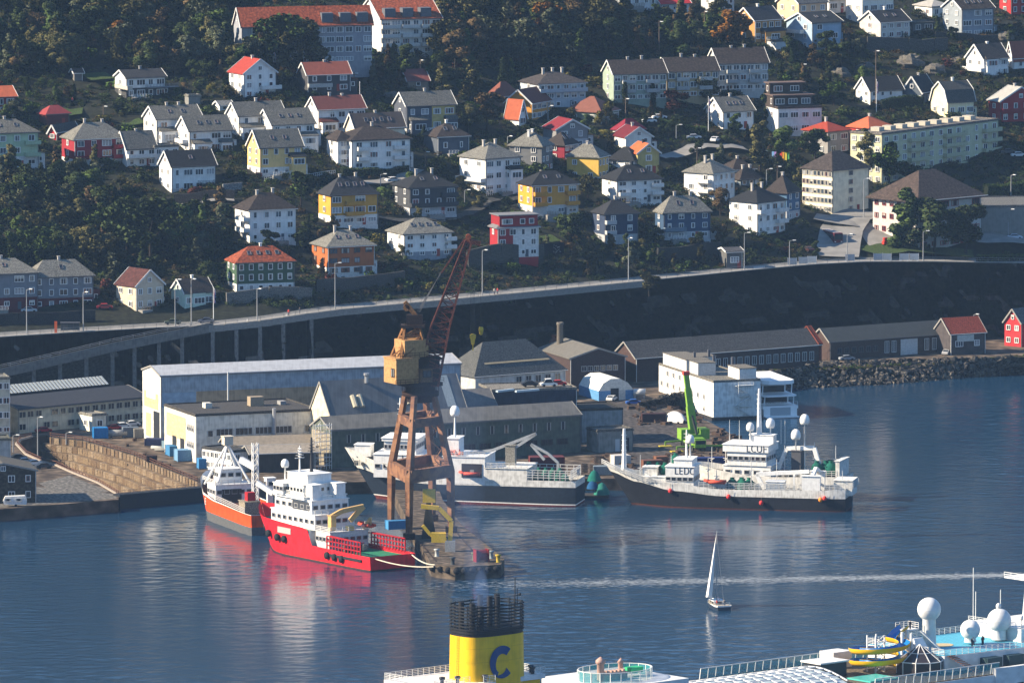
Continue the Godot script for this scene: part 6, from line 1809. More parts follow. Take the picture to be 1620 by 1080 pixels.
func rescue_boat(at: Vector3, turn: float, label: String) -> void:
	var t := thing("rescue_boat", label, "boat", at, turn, "rescue boats")
	var m := pm(C(0.45, 0.06, 0.03), 0.6)
	var st := smooth()
	for z in [-0.9, 0.9]:
		tube(st, V(-2.6, 0.5, z), V(1.4, 0.5, z), 0.38, 0.38, 8)
		tube(st, V(1.4, 0.5, z), V(2.7, 0.8, 0.0), 0.38, 0.3, 8)
	part("float_tube", st, m, t)
	st = mb()
	box2(st, V(-2.5, 0.0, -0.7), V(1.5, 0.4, 0.7))
	part("hull", st, m, t)
	st = mb()
	box2(st, V(-1.0, 0.4, -0.35), V(0.0, 1.3, 0.35))
	part("console", st, pm(C(0.2, 0.2, 0.2), 0.6), t)
func build_red_ship(wm: Material, dim: Material) -> void:
	var red := mat(C(0.58, 0.012, 0.022), 0.5, "streak", 13.0)
	var dkred := mat(C(0.40, 0.012, 0.02), 0.5, "grime", 6.0)
	var bow := at_h(413, 860, 0)
	var stern := at_h(621, 901, 0)
	var t := ship("anchor_handler", "bright red offshore supply ship with white bridge tower and green deck", bow, stern)
	var L := bow.distance_to(stern)
	var sheer := [[0.0, 3.4], [0.44, 3.6], [0.47, 7.4], [0.8, 8.0], [1.0, 10.0]]
	hull(t, L, 13.5, sheer, [["boot_stripe", [[0.0, -2.0], [1.0, -2.0]], [[0.0, 0.3], [1.0, 0.3]], mat(C(0.12, 0.07, 0.06), 0.8, "patch", 3.0)], ["hull_side", [[0.0, 0.3], [1.0, 0.3]], sheer, red]], 4.0, 0.6, 0.92, null, 0.9, [[0.0, 0.5, 2.5, mat(C(0.03, 0.22, 0.12), 0.7, "grime", 5.0)], [0.46, 0.97, 6.9, mat(C(0.03, 0.20, 0.12), 0.7, "grime", 5.0)]])
	panel(t, V(-L / 2 + 0.46 * L, 2.4, -6.4), V(-L / 2 + 0.46 * L + 0.3, 6.9, 6.4), wm, "forecastle_bulkhead")
	var h := L / 2
	var k0 := h - 4.2
	panel(t, V(-h + 3.0, 1.9, -6.95), V(-h + 16.0, 2.5, -6.7), pm(C(0.02, 0.02, 0.025), 0.8), "rubbing_strake")
	block(t, "forecastle_house", V(k0 - 27.0, 7.0, -5.6), V(k0 - 8.5, 10.4, 5.6), wm, 8, 0.55)
	block(t, "upper_house", V(k0 - 25.0, 10.5, -5.2), V(k0 - 9.5, 13.6, 5.2), wm, 6, 0.5)
	block(t, "bridge_deck", V(k0 - 23.0, 13.7, -6.0), V(k0 - 10.0, 14.3, 6.0), wm)
	block(t, "bridge", V(k0 - 21.5, 14.3, -5.2), V(k0 - 10.5, 17.0, 5.2), wm, 8, 0.55, pm(C(0.65, 0.65, 0.62), 0.6))
	block(t, "bridge_wing", V(k0 - 15.0, 14.3, -6.6), V(k0 - 11.0, 16.8, -5.2), wm, 3, 0.55)
	block(t, "bridge_wing", V(k0 - 15.0, 14.3, 5.2), V(k0 - 11.0, 16.8, 6.6), wm, 0)
	block(t, "monkey_island", V(k0 - 20.5, 17.1, -3.4), V(k0 - 12.0, 19.2, 3.4), wm)
	dome_on(t, V(k0 - 12.0, 20.2, -4.0), 0.95, 3.2, wm)
	mast_on(t, V(k0 - 16.5, 19.0, 0.5), 8.5, 0.45, pm(C(0.03, 0.03, 0.035), 0.8), 5, "dark_lattice_mast")
	mast_on(t, V(k0 - 14.5, 19.0, -1.5), 6.5, 0.25, wm, 4)
	for z in [-3.4, 3.4]: block(t, "exhaust_funnel", V(k0 - 24.5, 10.5, z - 1.3), V(k0 - 21.6, 17.2, z + 1.3), wm)
	panel(t, V(k0 - 24.0, 11.2, -5.32), V(k0 - 17.0, 13.2, -5.16), pm(C(0.05, 0.055, 0.065), 0.3), "dark_window_band")
	block(t, "winch_house", V(k0 - 33.0, 2.8, -5.4), V(k0 - 27.0, 7.0, 5.4), mat(C(0.62, 0.62, 0.62), 0.7, "grime", 5.0), 4, 0.6)
	var tan := mat(C(0.52, 0.33, 0.13), 0.7, "wash", 4.0)
	block(t, "crane_post", V(k0 - 30.8, 7.0, -3.6), V(k0 - 29.4, 10.6, -2.2), tan)
	jib(t, "knuckle_crane", [V(k0 - 30.0, 10.4, -2.9), V(k0 - 30.6, 11.6, -0.5), V(k0 - 31.6, 12.4, 5.0), V(k0 - 31.0, 9.2, 1.6)], 0.85, tan)
	jib(t, "boat_davit", [V(k0 - 32.0, 7.2, 4.6), V(k0 - 33.4, 9.8, 5.8), V(k0 - 32.6, 7.4, 6.4)], 0.5, tan)
	rescue_boat(t.transform * V(k0 - 31.6, 7.6, 5.6), t.rotation.y, "orange rescue boat under the tan davit of the red ship")
	panel(t, V(k0 - 32.8, 7.1, 0.0), V(k0 - 31.4, 8.2, 1.6), pm(C(0.6, 0.40, 0.02), 0.7), "yellow_box")
	jib(t, "searchlight_boom", [V(k0 - 9.0, 13.8, -5.4), V(k0 - 5.5, 16.2, -7.6)], 0.9, wm)
	rail_on(t, [V(k0 - 23.0, 14.3, -5.9), V(k0 - 10.0, 14.3, -5.9)], dim)
	rail_on(t, [V(k0 - 27.0, 10.5, -5.6), V(k0 - 27.0, 10.5, 5.6)], dim)
	rail_on(t, [V(k0 - 32.9, 7.1, -5.3), V(k0 - 32.9, 7.1, 5.3)], dim)
	rail_on(t, [V(k0 - 33.0, 7.1, -5.4), V(k0 - 27.0, 7.1, -5.4)], dim)
	for z in [-6.3, 6.3]:
		var st := mb()
		rail(st, [V(-h + 4.0, 3.2, z), V(k0 - 33.0, 3.2, z)], 3.2, 1.2, 0.26, 3)
		bar(st, V(-h + 4.0, 6.4, z), V(k0 - 33.0, 6.4, z * 0.86), 0.2)
		var n := 10
		for k in n + 1:
			var x := lerpf(-h + 4.0, k0 - 33.0, k / float(n))
			bar(st, V(x, 6.3, z), V(x, 6.3, z * 0.84), 0.2)
		part("crash_rail", st, dkred, t)
	tyres(t, [[V(k0 - 4.5, 5.6, -4.2), V(0, 0, -1)], [V(k0 - 8.4, 4.4, -6.2), V(0, 0, -1)], [V(k0 - 13.0, 4.0, -6.8), V(0, 0, -1)], [V(k0 - 16.0, 3.9, -6.8), V(0, 0, -1)], [V(k0 - 34.0, 2.0, -6.8), V(0, 0, -1)], [V(k0 - 37.0, 1.9, -6.8), V(0, 0, -1)], [V(k0 - 40.0, 1.8, -6.8), V(0, 0, -1)]], 0.85)
	panel(t, V(k0 - 18.5, 5.2, -6.86), V(k0 - 13.0, 6.6, -6.7), mat(C(0.45, 0.42, 0.4), 0.7, "grime", 2.0), "name_board")
	deck_gear(t, -h + 14.0, k0 - 34.0, 2.8, 4.5, 14)
	for q in [[V(-h + 1.0, 3.2, 5.8), at_h(688, 893, QUAY + 0.8), "pale mooring rope from the red ship's far quarter to the pier end"], [V(-h + 0.2, 3.0, -5.0), at_h(686, 896, QUAY + 0.7), "pale sagging mooring rope from the red ship's near quarter to the pier end"]]:
		var a: Vector3 = t.transform * q[0]
		var b: Vector3 = q[1]
		var rp := thing("mooring_rope", q[2], "rope", a, 0.0, "mooring ropes")
		var st := mb()
		for k in 14:
			var f := func(u: float) -> Vector3: return a.lerp(b, u) - a + V(0, -2.0 * 4.0 * u * (1.0 - u) * 0.35, 0)
			bar(st, f.call(k / 14.0), f.call((k + 1) / 14.0), 0.2)
		part("strand", st, pm(C(0.5, 0.46, 0.38), 0.9), rp)
func build_orange_ship(wm: Material, dim: Material) -> void:
	var org := mat(C(0.64, 0.07, 0.015), 0.5, "streak", 11.0)
	var bow := at_h(333, 809, 0)
	var stern := at_h(432, 846, 0)
	var t := ship("supply_vessel", "orange and grey supply vessel with white A-frame mast left of the red ship", bow, stern)
	var L := bow.distance_to(stern)
	var h := L / 2
	var sheer := [[0.0, 5.0], [0.55, 5.4], [0.75, 6.4], [0.82, 8.6], [1.0, 10.4]]
	var orange_top := [[0.0, 4.9], [0.55, 5.2], [0.75, 5.8], [1.0, 6.4]]
	var greyt := [[0.0, 2.0], [1.0, 2.2]]
	hull(t, L, 12.0, sheer, [["lower_hull", [[0.0, -2.0], [1.0, -2.0]], greyt, mat(C(0.10, 0.105, 0.11), 0.7, "grime", 6.0)], ["hull_side", greyt, orange_top, org], ["bulwark", orange_top, sheer, wm]], 4.5, 0.62, 0.9, mat(C(0.30, 0.12, 0.07), 0.9, "patch", 5.0), 1.3)
	lettering("E", 1.5, wm, t, Transform3D(Basis(Vector3.UP, PI), V(h - 13.5, 4.4, -6.0)))
	block(t, "forecastle_house", V(h - 17.0, 4.4, -4.6), V(h - 11.0, 8.6, 5.0), wm, 3, 0.6)
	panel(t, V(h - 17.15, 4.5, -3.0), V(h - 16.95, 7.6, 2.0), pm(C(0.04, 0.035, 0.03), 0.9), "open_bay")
	block(t, "wheelhouse", V(h - 14.0, 8.7, -2.6), V(h - 9.5, 12.0, 3.2), wm, 3, 0.6)
	var st := mb()
	var top := V(h - 12.5, 18.0, 0.0)
	for q in [V(h - 9.0, 8.0, -4.6), V(h - 16.0, 8.6, -3.8), V(h - 9.0, 8.0, 4.6), V(h - 16.5, 8.6, 4.4)]: tube(st, q, top, 0.32, 0.28, 8)
	part("a_frame", st, wm, t)
	block(t, "crow_nest", top + V(-1.1, -0.2, -1.1), top + V(1.1, 1.8, 1.1), mat(C(0.6, 0.55, 0.45), 0.8, "grime", 3.0))
	st = mb()
	var f0 := V(h - 26.0, 4.2, 2.4)
	for q in [V(-0.6, 0, -0.6), V(0.6, 0, -0.6), V(0.6, 0, 0.6), V(-0.6, 0, 0.6)]: bar(st, f0 + q, f0 + q + V(0, 15.5, 0), 0.22)
	for k in 9:
		var y := k * 1.7
		for s in [-0.6, 0.6]:
			bar(st, f0 + V(-0.6, y, s), f0 + V(0.6, y + 1.7, s), 0.14)
			bar(st, f0 + V(s, y, -0.6), f0 + V(s, y + 1.7, 0.6), 0.14)
	part("lattice_tower", st, wm, t)
	jib(t, "davit_arm", [f0 + V(0, 9.5, 0), f0 + V(3.5, 11.2, -2.5)], 1.1, wm)
	block(t, "stern_house", V(-h + 5.0, 3.8, -5.4), V(-h + 9.5, 7.4, -1.6), mat(C(0.60, 0.52, 0.40), 0.8, "patch", 4.0))
	panel(t, V(-h + 6.0, 7.6, -4.4), V(-h + 8.0, 9.6, -2.4), mat(C(0.45, 0.015, 0.02), 0.7, "grime", 3.0), "red_winch")
	st = mb()
	tube(st, V(-h + 7.0, 4.0, 3.8), V(-h + 7.0, 12.0, 3.8), 0.8, 0.7, 10)
	part("exhaust_column", st, wm, t)
	block(t, "control_cabin", V(-h + 12.0, 8.8, 2.6), V(-h + 14.0, 12.0, 4.8), wm, 1, 0.6)
	block(t, "cabin_stand", V(-h + 12.5, 4.0, 3.0), V(-h + 13.5, 8.8, 4.4), dim)
	rail_on(t, [V(-h + 4.0, 4.9, -5.8), V(h - 18.0, 5.6, -5.9)], pm(C(0.35, 0.33, 0.32), 0.7), 1.2, 1.4, 0.14, 3)
	rail_on(t, [V(h - 17.0, 8.7, -4.6), V(h - 8.0, 8.9, -4.8)], dim)
	rail_on(t, [V(h - 17.0, 8.7, -4.6), V(h - 17.0, 8.7, 5.0)], dim)
	deck_gear(t, -h + 4.0, h - 18.0, 3.9, 4.6, 20)
func build_sailboat(wm: Material) -> void:
	var stern := at_h(1146, 966, 0)
	var bow := at_h(1126, 956, 0)
	var t := ship("sailing_yacht", "small dark-hulled sailing yacht with one white sail set, crossing the harbour", bow, stern, "", "sailboat")
	var L := bow.distance_to(stern)
	hull(t, L, 3.9, [[0.0, 1.15], [0.5, 1.05], [1.0, 1.5]], [["lower_hull", [[0.0, -0.5], [1.0, -0.5]], [[0.0, 0.85], [1.0, 1.15]], pm(C(0.02, 0.03, 0.05), 0.3)], ["gunwale", [[0.0, 0.85], [1.0, 1.15]], [[0.0, 1.15], [0.5, 1.05], [1.0, 1.5]], wm]], 1.4, 0.45, 0.7, mat(C(0.42, 0.36, 0.28), 0.8, "grime", 2.0), 0.12)
	block(t, "cabin", V(-1.0, 0.95, -1.1), V(2.6, 1.55, 1.1), wm, 2, 0.5)
	var foot := V(1.0, 1.0, 0)
	var st := mb()
	tube(st, foot, foot + V(0, 16.5, 0), 0.11, 0.06, 8)
	part("mast", st, pm(C(0.3, 0.3, 0.3), 0.4), t)
	st = mb()
	bar(st, foot + V(0, 1.4, 0), foot + V(-4.4, 1.4, -0.5), 0.18)
	part("boom", st, pm(C(0.06, 0.07, 0.12), 0.6), t)
	st = smooth()
	var head := foot + V(0.25, 16.0, 0)
	var tack := V(L * 0.5 - 0.4, 1.6, 0)
	var clew := foot + V(-1.2, 1.6, -2.4)
	var nn := 10
	for side in [0.0, 0.03]:
		for i in nn:
			for k in nn:
				var f := func(u: float, v: float) -> Vector3:
					var a := tack.lerp(head, v)
					var b := clew.lerp(head, v)
					return a.lerp(b, u) + V(0.1, 0, -1.0) * (4.0 * u * (1.0 - u) * (1.0 - v) * 0.9) + V(side, 0, side)
				quad(st, f.call(i / float(nn), k / float(nn)), f.call((i + 1) / float(nn), k / float(nn)), f.call((i + 1) / float(nn), (k + 1) / float(nn)), f.call(i / float(nn), (k + 1) / float(nn)))
	part("headsail", st, pm(C(0.80, 0.79, 0.76), 0.8), t)
	st = mb()
	bar(st, head, V(L * 0.5 - 0.3, 1.4, 0), 0.03)
	bar(st, head, V(-L * 0.5 + 0.2, 1.2, 0), 0.03)
	for z in [-1.6, 1.6]: bar(st, head, V(0.6, 1.1, z), 0.03)
	part("rigging", st, pm(C(0.3, 0.3, 0.3), 0.4), t)
	rail_on(t, [V(-L / 2 + 0.3, 1.1, -1.4), V(-L / 2 + 0.1, 1.1, 0), V(-L / 2 + 0.3, 1.1, 1.4)], wm, 0.7, 0.8, 0.05, 2)
	for q in [[V(-2.4, 0.75, -0.9), C(0.5, 0.05, 0.03), "person in a red jacket sitting in the sailing yacht's cockpit"], [V(-3.3, 0.75, 0.7), C(0.05, 0.06, 0.08), "person in dark clothes at the sailing yacht's helm"], [V(-1.6, 0.75, 0.9), C(0.45, 0.42, 0.38), "person in pale clothes beside the sailing yacht's cabin"]]:
		figure(t.transform * q[0], 1.45, q[1], C(0.06, 0.06, 0.08), q[2], rng.randf() * TAU, "people aboard the sailing yacht")
# a clothed figure as one continuous surface lofted from foot to head
func figure(at: Vector3, height: float, coat: Color, trousers: Color, label: String, turn := 0.0, group := "people") -> void:
	var k := height / 1.75
	var t := thing("person", label, "person", at, turn, group)
	var st := smooth()
	var seg := func(s: SurfaceTool, a: Vector3, b: Vector3, r0: float, r1: float) -> void: tube(s, a * k, b * k, r0 * k, r1 * k, 8)
	for s in [-1.0, 1.0]:
		seg.call(st, V(0.10 * s, 0.0, 0.02 * s), V(0.10 * s, 0.46, 0.0), 0.055, 0.07)
		seg.call(st, V(0.10 * s, 0.46, 0.0), V(0.08 * s, 0.92, 0.0), 0.07, 0.10)
		seg.call(st, V(0.10 * s, 0.04, 0.0), V(0.10 * s, 0.04, 0.16), 0.05, 0.04)
		seg.call(st, V(0.21 * s, 1.42, 0.0), V(0.26 * s, 1.12, 0.02), 0.06, 0.05)
		seg.call(st, V(0.26 * s, 1.12, 0.02), V(0.24 * s, 0.86, 0.10), 0.05, 0.035)
	var sh := mat(trousers, 0.9, "", 1.0)
	lathe(st, [Vector2(0.16 * k, 0.86 * k), Vector2(0.17 * k, 1.0 * k), Vector2(0.20 * k, 1.35 * k), Vector2(0.15 * k, 1.46 * k), Vector2(0.055 * k, 1.50 * k), Vector2(0.055 * k, 1.54 * k), Vector2(0.09 * k, 1.60 * k), Vector2(0.095 * k, 1.68 * k), Vector2(0.05 * k, 1.75 * k), Vector2(0, 1.76 * k)], 10)
	part("body", st, pm(C(0.38, 0.24, 0.17), 0.8), t)
	st = smooth()
	lathe(st, [Vector2(0.18 * k, 0.84 * k), Vector2(0.19 * k, 1.0 * k), Vector2(0.225 * k, 1.35 * k), Vector2(0.17 * k, 1.47 * k), Vector2(0.07 * k, 1.50 * k)], 10)
	for s in [-1.0, 1.0]:
		seg.call(st, V(0.21 * s, 1.42, 0.0), V(0.265 * s, 1.12, 0.02), 0.08, 0.065)
		seg.call(st, V(0.265 * s, 1.12, 0.02), V(0.245 * s, 0.90, 0.09), 0.065, 0.05)
	part("jacket", st, mat(coat, 0.9, "", 1.0), t)
	st = smooth()
	for s in [-1.0, 1.0]:
		seg.call(st, V(0.10 * s, 0.06, 0.0), V(0.10 * s, 0.46, 0.0), 0.07, 0.085)
		seg.call(st, V(0.10 * s, 0.46, 0.0), V(0.08 * s, 0.92, 0.0), 0.085, 0.115)
	part("trousers", st, sh, t)
	st = smooth()
	ball(st, V(0, 1.69 * k, -0.015 * k), 0.105 * k, 10, 0.85)
	part("hair", st, pm(C(0.06, 0.04, 0.03), 0.9), t)

# ================================================================ the harbour crane
func lattice(st: SurfaceTool, a: Array, b: Array, n: int, w: float, chord: float) -> void:
	for k in 4: bar(st, a[k], b[k], chord)
	for i in n:
		var u0 := float(i) / n
		var u1 := float(i + 1) / n
		for k in 4:
			var p: Vector3 = a[k].lerp(b[k], u0)
			var q: Vector3 = a[(k + 1) % 4].lerp(b[(k + 1) % 4], u1)
			var p1: Vector3 = a[(k + 1) % 4].lerp(b[(k + 1) % 4], u0)
			if i % 2: bar(st, p1, a[k].lerp(b[k], u1), w)
			else: bar(st, p, q, w)
			bar(st, p, p1, w * 0.8)
func taper(st: SurfaceTool, a: Vector3, b: Vector3, wa: Vector2, wb: Vector2, sx: Vector3, sz: Vector3) -> void:
	var lo := []
	var hi := []
	for q in [[-1, -1], [1, -1], [1, 1], [-1, 1]]:
		lo.append(a + sx * q[0] * wa.x * 0.5 + sz * q[1] * wa.y * 0.5)
		hi.append(b + sx * q[0] * wb.x * 0.5 + sz * q[1] * wb.y * 0.5)
	for k in 4: quad(st, lo[k], hi[k], hi[(k + 1) % 4], lo[(k + 1) % 4])
	quad(st, hi[0], hi[1], hi[2], hi[3])
	quad(st, lo[3], lo[2], lo[1], lo[0])
func build_crane() -> void:
	var rust := StandardMaterial3D.new()
	rust.albedo_texture = tex["rust"]
	rust.albedo_color = Color(0.86, 0.84, 0.82)
	rust.roughness = 0.85
	rust.uv1_triplanar = true
	rust.uv1_world_triplanar = true
	rust.uv1_scale = Vector3.ONE / 14.0
	var boom_m := mat(C(0.30, 0.085, 0.05), 0.8, "patch", 4.0)
	var cab_m := mat(C(0.42, 0.235, 0.095), 0.75, "streak", 5.0)
	var dark := mat(C(0.06, 0.032, 0.025), 0.9, "patch", 3.0)
	var A := at_h(647, 853, QUAY)
	var B := at_h(714, 842, QUAY)
	var C_ := at_h(618, 836, QUAY)
	var D := at_h(684, 824, QUAY)
	var o := (A + B + C_ + D) * 0.25
	var t := thing("harbour_crane", "tall rusty harbour crane with ochre cab and raised lattice jib on the pier", "crane", o)
	var s := ppm(o)
	var c0 := at_d(665, 612, -o.z) - o              # slewing ring
	var top_y := c0.y
	var feet := [A - o, B - o, D - o, C_ - o]
	var tops := []
	for f in feet: tops.append(V(c0.x + f.x * 0.46 - 0.2, top_y - 1.5, f.z * 0.40))
	var sx: Vector3 = (feet[1] - feet[0]).normalized()
	var sz := V(-sx.z, 0, sx.x)
	var knees := []
	for k in 4: knees.append(V(feet[k].x * 0.97 + c0.x * 0.06, top_y * 0.43, feet[k].z * 0.97))
	for k in 4:
		var st := mb()
		var knee: Vector3 = knees[k]
		taper(st, feet[k], knee, Vector2(1.1, 1.1), Vector2(1.6, 1.4), sx, sz)
		taper(st, knee, tops[k], Vector2(1.6, 1.4), Vector2(1.1, 1.1), sx, sz)
		part("leg", st, rust, t)
	for h in [0.0, 0.66]:
		for k in 4:
			var st := mb()
			var a: Vector3 = knees[k].lerp(tops[k], h)
			var b: Vector3 = knees[(k + 1) % 4].lerp(tops[(k + 1) % 4], h)
			bar(st, a, b, 1.4, 3.0 if h < 0.5 else 2.0)
			part("portal_beam", st, rust, t)
	var st := mb()
	for k in 4:
		box2(st, feet[k] + V(-1.4, 0, -1.0), feet[k] + V(1.4, 1.4, 1.0))
	part("bogies", st, dark, t)
	st = mb()
	for k in 7:
		var u0: Vector3 = knees[1].lerp(tops[1], k * 0.13) + V(-3.2 if k % 2 else -1.2, 0, -1)
		var u1: Vector3 = knees[1].lerp(tops[1], (k + 1) * 0.13) + V(-1.2 if k % 2 else -3.2, 0, -1)
		bar(st, u0, u1, 0.7, 0.12)
		rail(st, [u0, u1], 1.0, 1.2, 0.08, 1)
	rail(st, [knees[0] + V(0, 1.5, 0.6), knees[1] + V(0, 1.5, 0.6)], 1.0, 1.4, 0.09, 2)
	part("stairway", st, mat(C(0.42, 0.22, 0.10), 0.8, "patch", 3.0), t)
	st = smooth()
	lathe(st, [Vector2(3.2, -3.5), Vector2(3.4, -2.2), Vector2(4.4, -2.0), Vector2(4.4, -1.0), Vector2(3.6, -0.9), Vector2(3.6, 0.4), Vector2(0, 0.4)], 20, c0)
	part("slewing_ring", st, dark, t)
	st = mb()
	for k in 24:
		var a := TAU * k / 24
		bar(st, c0 + V(cos(a) * 4.4, -1.0, sin(a) * 4.4), c0 + V(cos(a) * 4.4, 0.1, sin(a) * 4.4), 0.08)
	part("ring_railing", st, dark, t)
	var yaw := Basis(Vector3.UP, 0.5)
	var hs := func(called: String, p: Vector3, q: Vector3, m: Material) -> Node3D:
		var u := mb()
		box(u, yaw * ((p + q) * 0.5), (q - p).abs(), yaw)
		return part(called, u, m, t, Transform3D(Basis.IDENTITY, c0))
	hs.call("turntable", V(-4.8, 0.4, -3.4), V(4.2, 1.3, 3.4), dark)
	hs.call("machinery_house", V(-8.2, 1.4, -3.0), V(-2.2, 7.2, 3.2), cab_m)
	hs.call("machinery_roof", V(-8.4, 7.2, -3.2), V(-2.0, 7.5, 3.4), cab_m)
	hs.call("upper_house", V(-5.6, 7.5, -2.6), V(0.8, 11.6, 2.6), cab_m)
	hs.call("gear_house", V(-2.2, 1.3, -3.0), V(3.6, 7.4, 3.0), dark)
	var cab: Node3D = hs.call("drivers_cab", V(-2.2, 1.6, 3.0), V(0.8, 4.8, 4.6), mat(C(0.30, 0.16, 0.07), 0.8, "patch", 3.0))
	window_at(cab, Transform3D(yaw, yaw * V(-0.7, 3.6, 4.62)), 2.0, 1.4, 2, dark, 0)
	window_at(cab, Transform3D(yaw * Basis(Vector3.UP, -PI / 2), yaw * V(-8.22, 4.0, 1.6)), 1.4, 1.8, 1, dark, 1)
	st = mb()
	for y in [1.3, 7.6]:
		var r := []
		for q in [V(-8.6, y, 3.6), V(4.4, y, 3.6)]: r.append(c0 + yaw * q)
		rail(st, r, 1.1, 1.2, 0.09, 2)
	part("walkway_railing", st, dark, t)
	var apex := at_d(651, 488, -o.z) - o
	st = mb()
	var f0 := [V(-6.6, 7.2, -2.4), V(-6.6, 7.2, 2.6), V(-0.6, 11.4, 2.4), V(-0.6, 11.4, -2.4)]
	var ft := []
	for q in f0: ft.append(c0 + yaw * q)
	var tt := [apex + V(-1.6, -4, -1.6), apex + V(-1.6, -4, 1.6), apex + V(1.8, -4, 1.6), apex + V(1.8, -4, -1.6)]
	lattice(st, ft, tt, 3, 0.3, 0.6)
	part("a_frame", st, mat(C(0.48, 0.22, 0.07), 0.8, "patch", 4.0), t)
	st = mb()
	box2(st, apex + V(-2.6, -4.4, -2.4), apex + V(3.2, -3.8, 2.4))
	rail(st, [apex + V(-2.6, -3.8, 2.4), apex + V(3.2, -3.8, 2.4)], 1.1, 1.0, 0.1, 2)
	box2(st, apex + V(-1.2, -3.8, -1.0), apex + V(2.6, -1.4, 1.0))
	part("sheave_platform", st, dark, t)
	st = mb()
	bar(st, apex + V(1.6, -2.4, 0), apex + V(-1.6, 1.6, 0), 1.0)
	tube(st, apex + V(-1.2, 0.2, -0.5), apex + V(-1.2, 0.2, 0.5), 0.8, 0.8, 10)
	part("sheave_block", st, mat(C(0.50, 0.24, 0.08), 0.8, "patch", 4.0), t)
	var tip := at_d(741, 380, -o.z) - o
	var r0 := [c0 + V(-1.8, 1.2, 2.4), c0 + V(4.2, 0.4, 2.4), c0 + V(4.2, 0.4, -2.4), c0 + V(-1.8, 1.2, -2.4)]
	var kn := c0.lerp(tip, 0.42)
	var r1 := [kn + V(-1.9, 0.6, 1.8), kn + V(2.0, -0.7, 1.8), kn + V(2.0, -0.7, -1.8), kn + V(-1.9, 0.6, -1.8)]
	var r2 := [tip + V(-0.6, 0, 0.7), tip + V(0.7, -0.5, 0.7), tip + V(0.7, -0.5, -0.7), tip + V(-0.6, 0, -0.7)]
	st = mb()
	lattice(st, r0, r1, 9, 0.26, 0.52)
	part("jib_lower_section", st, boom_m, t)
	st = mb()
	lattice(st, r1, r2, 11, 0.22, 0.44)
	part("jib_upper_section", st, boom_m, t)
	st = mb()
	bar(st, tip + V(-0.8, 0, 0), at_d(760, 385, -o.z) - o, 0.9, 1.1)
	bar(st, tip + V(-0.4, -0.2, 0), tip + V(0.2, 1.4, 0), 0.7)
	tube(st, tip + V(0, 0.8, -0.7), tip + V(0, 0.8, 0.7), 0.7, 0.7, 10)
	part("jib_head", st, mat(C(0.55, 0.14, 0.06), 0.8, "patch", 4.0), t)
	st = mb()
	bar(st, at_d(698, 432, -o.z) - o, at_d(735, 378, -o.z) - o, 0.35)
	part("backstay_strut", st, boom_m, t)
	st = mb()
	for k in 6:
		bar(st, apex + V(1.2 + k * 0.15, -0.8, -0.9 + k * 0.35), at_d(697, 434 - k * 0.8, -o.z) - o + V(0, 0, -0.8 + k * 0.3), 0.07)
	part("luffing_ropes", st, pm(C(0.16, 0.15, 0.14), 0.8), t)
	var hook := at_d(748, 532, -o.z) - o
	st = mb()
	for k in 4:
		bar(st, tip + V(0.5 + k * 0.3, -0.6, -0.3 + k * 0.2), hook + V(-0.5 + k * 0.32, 0.4, -0.3 + k * 0.2), 0.06)
	bar(st, at_d(760, 386, -o.z) - o, at_d(761, 518, -o.z) - o, 0.06)
	part("hoist_ropes", st, pm(C(0.05, 0.05, 0.05), 0.8), t)
	var yel := mat(C(0.66, 0.42, 0.03), 0.6, "grime", 3.0)
	st = mb()
	taper(st, hook + V(0, -1.9, 0), hook + V(0, 0.4, 0), Vector2(0.7, 0.7), Vector2(1.5, 1.1), Vector3.RIGHT, Vector3.BACK)
	tube(st, hook + V(0, -0.1, -0.5), hook + V(0, -0.1, 0.5), 0.75, 0.75, 10)
	bar(st, hook + V(0, -1.9, 0), hook + V(0, -3.4, 0), 0.3)
	part("hook_block", st, yel, t)
	var h2 := at_d(761, 522, -o.z) - o
	st = smooth()
	lathe(st, [Vector2(0, -1.3), Vector2(0.35, -1.0), Vector2(0.6, 0.0), Vector2(0.5, 0.7), Vector2(0, 0.8)], 10, h2)
	part("hook_ball", st, yel, t)
	build_pier_things()
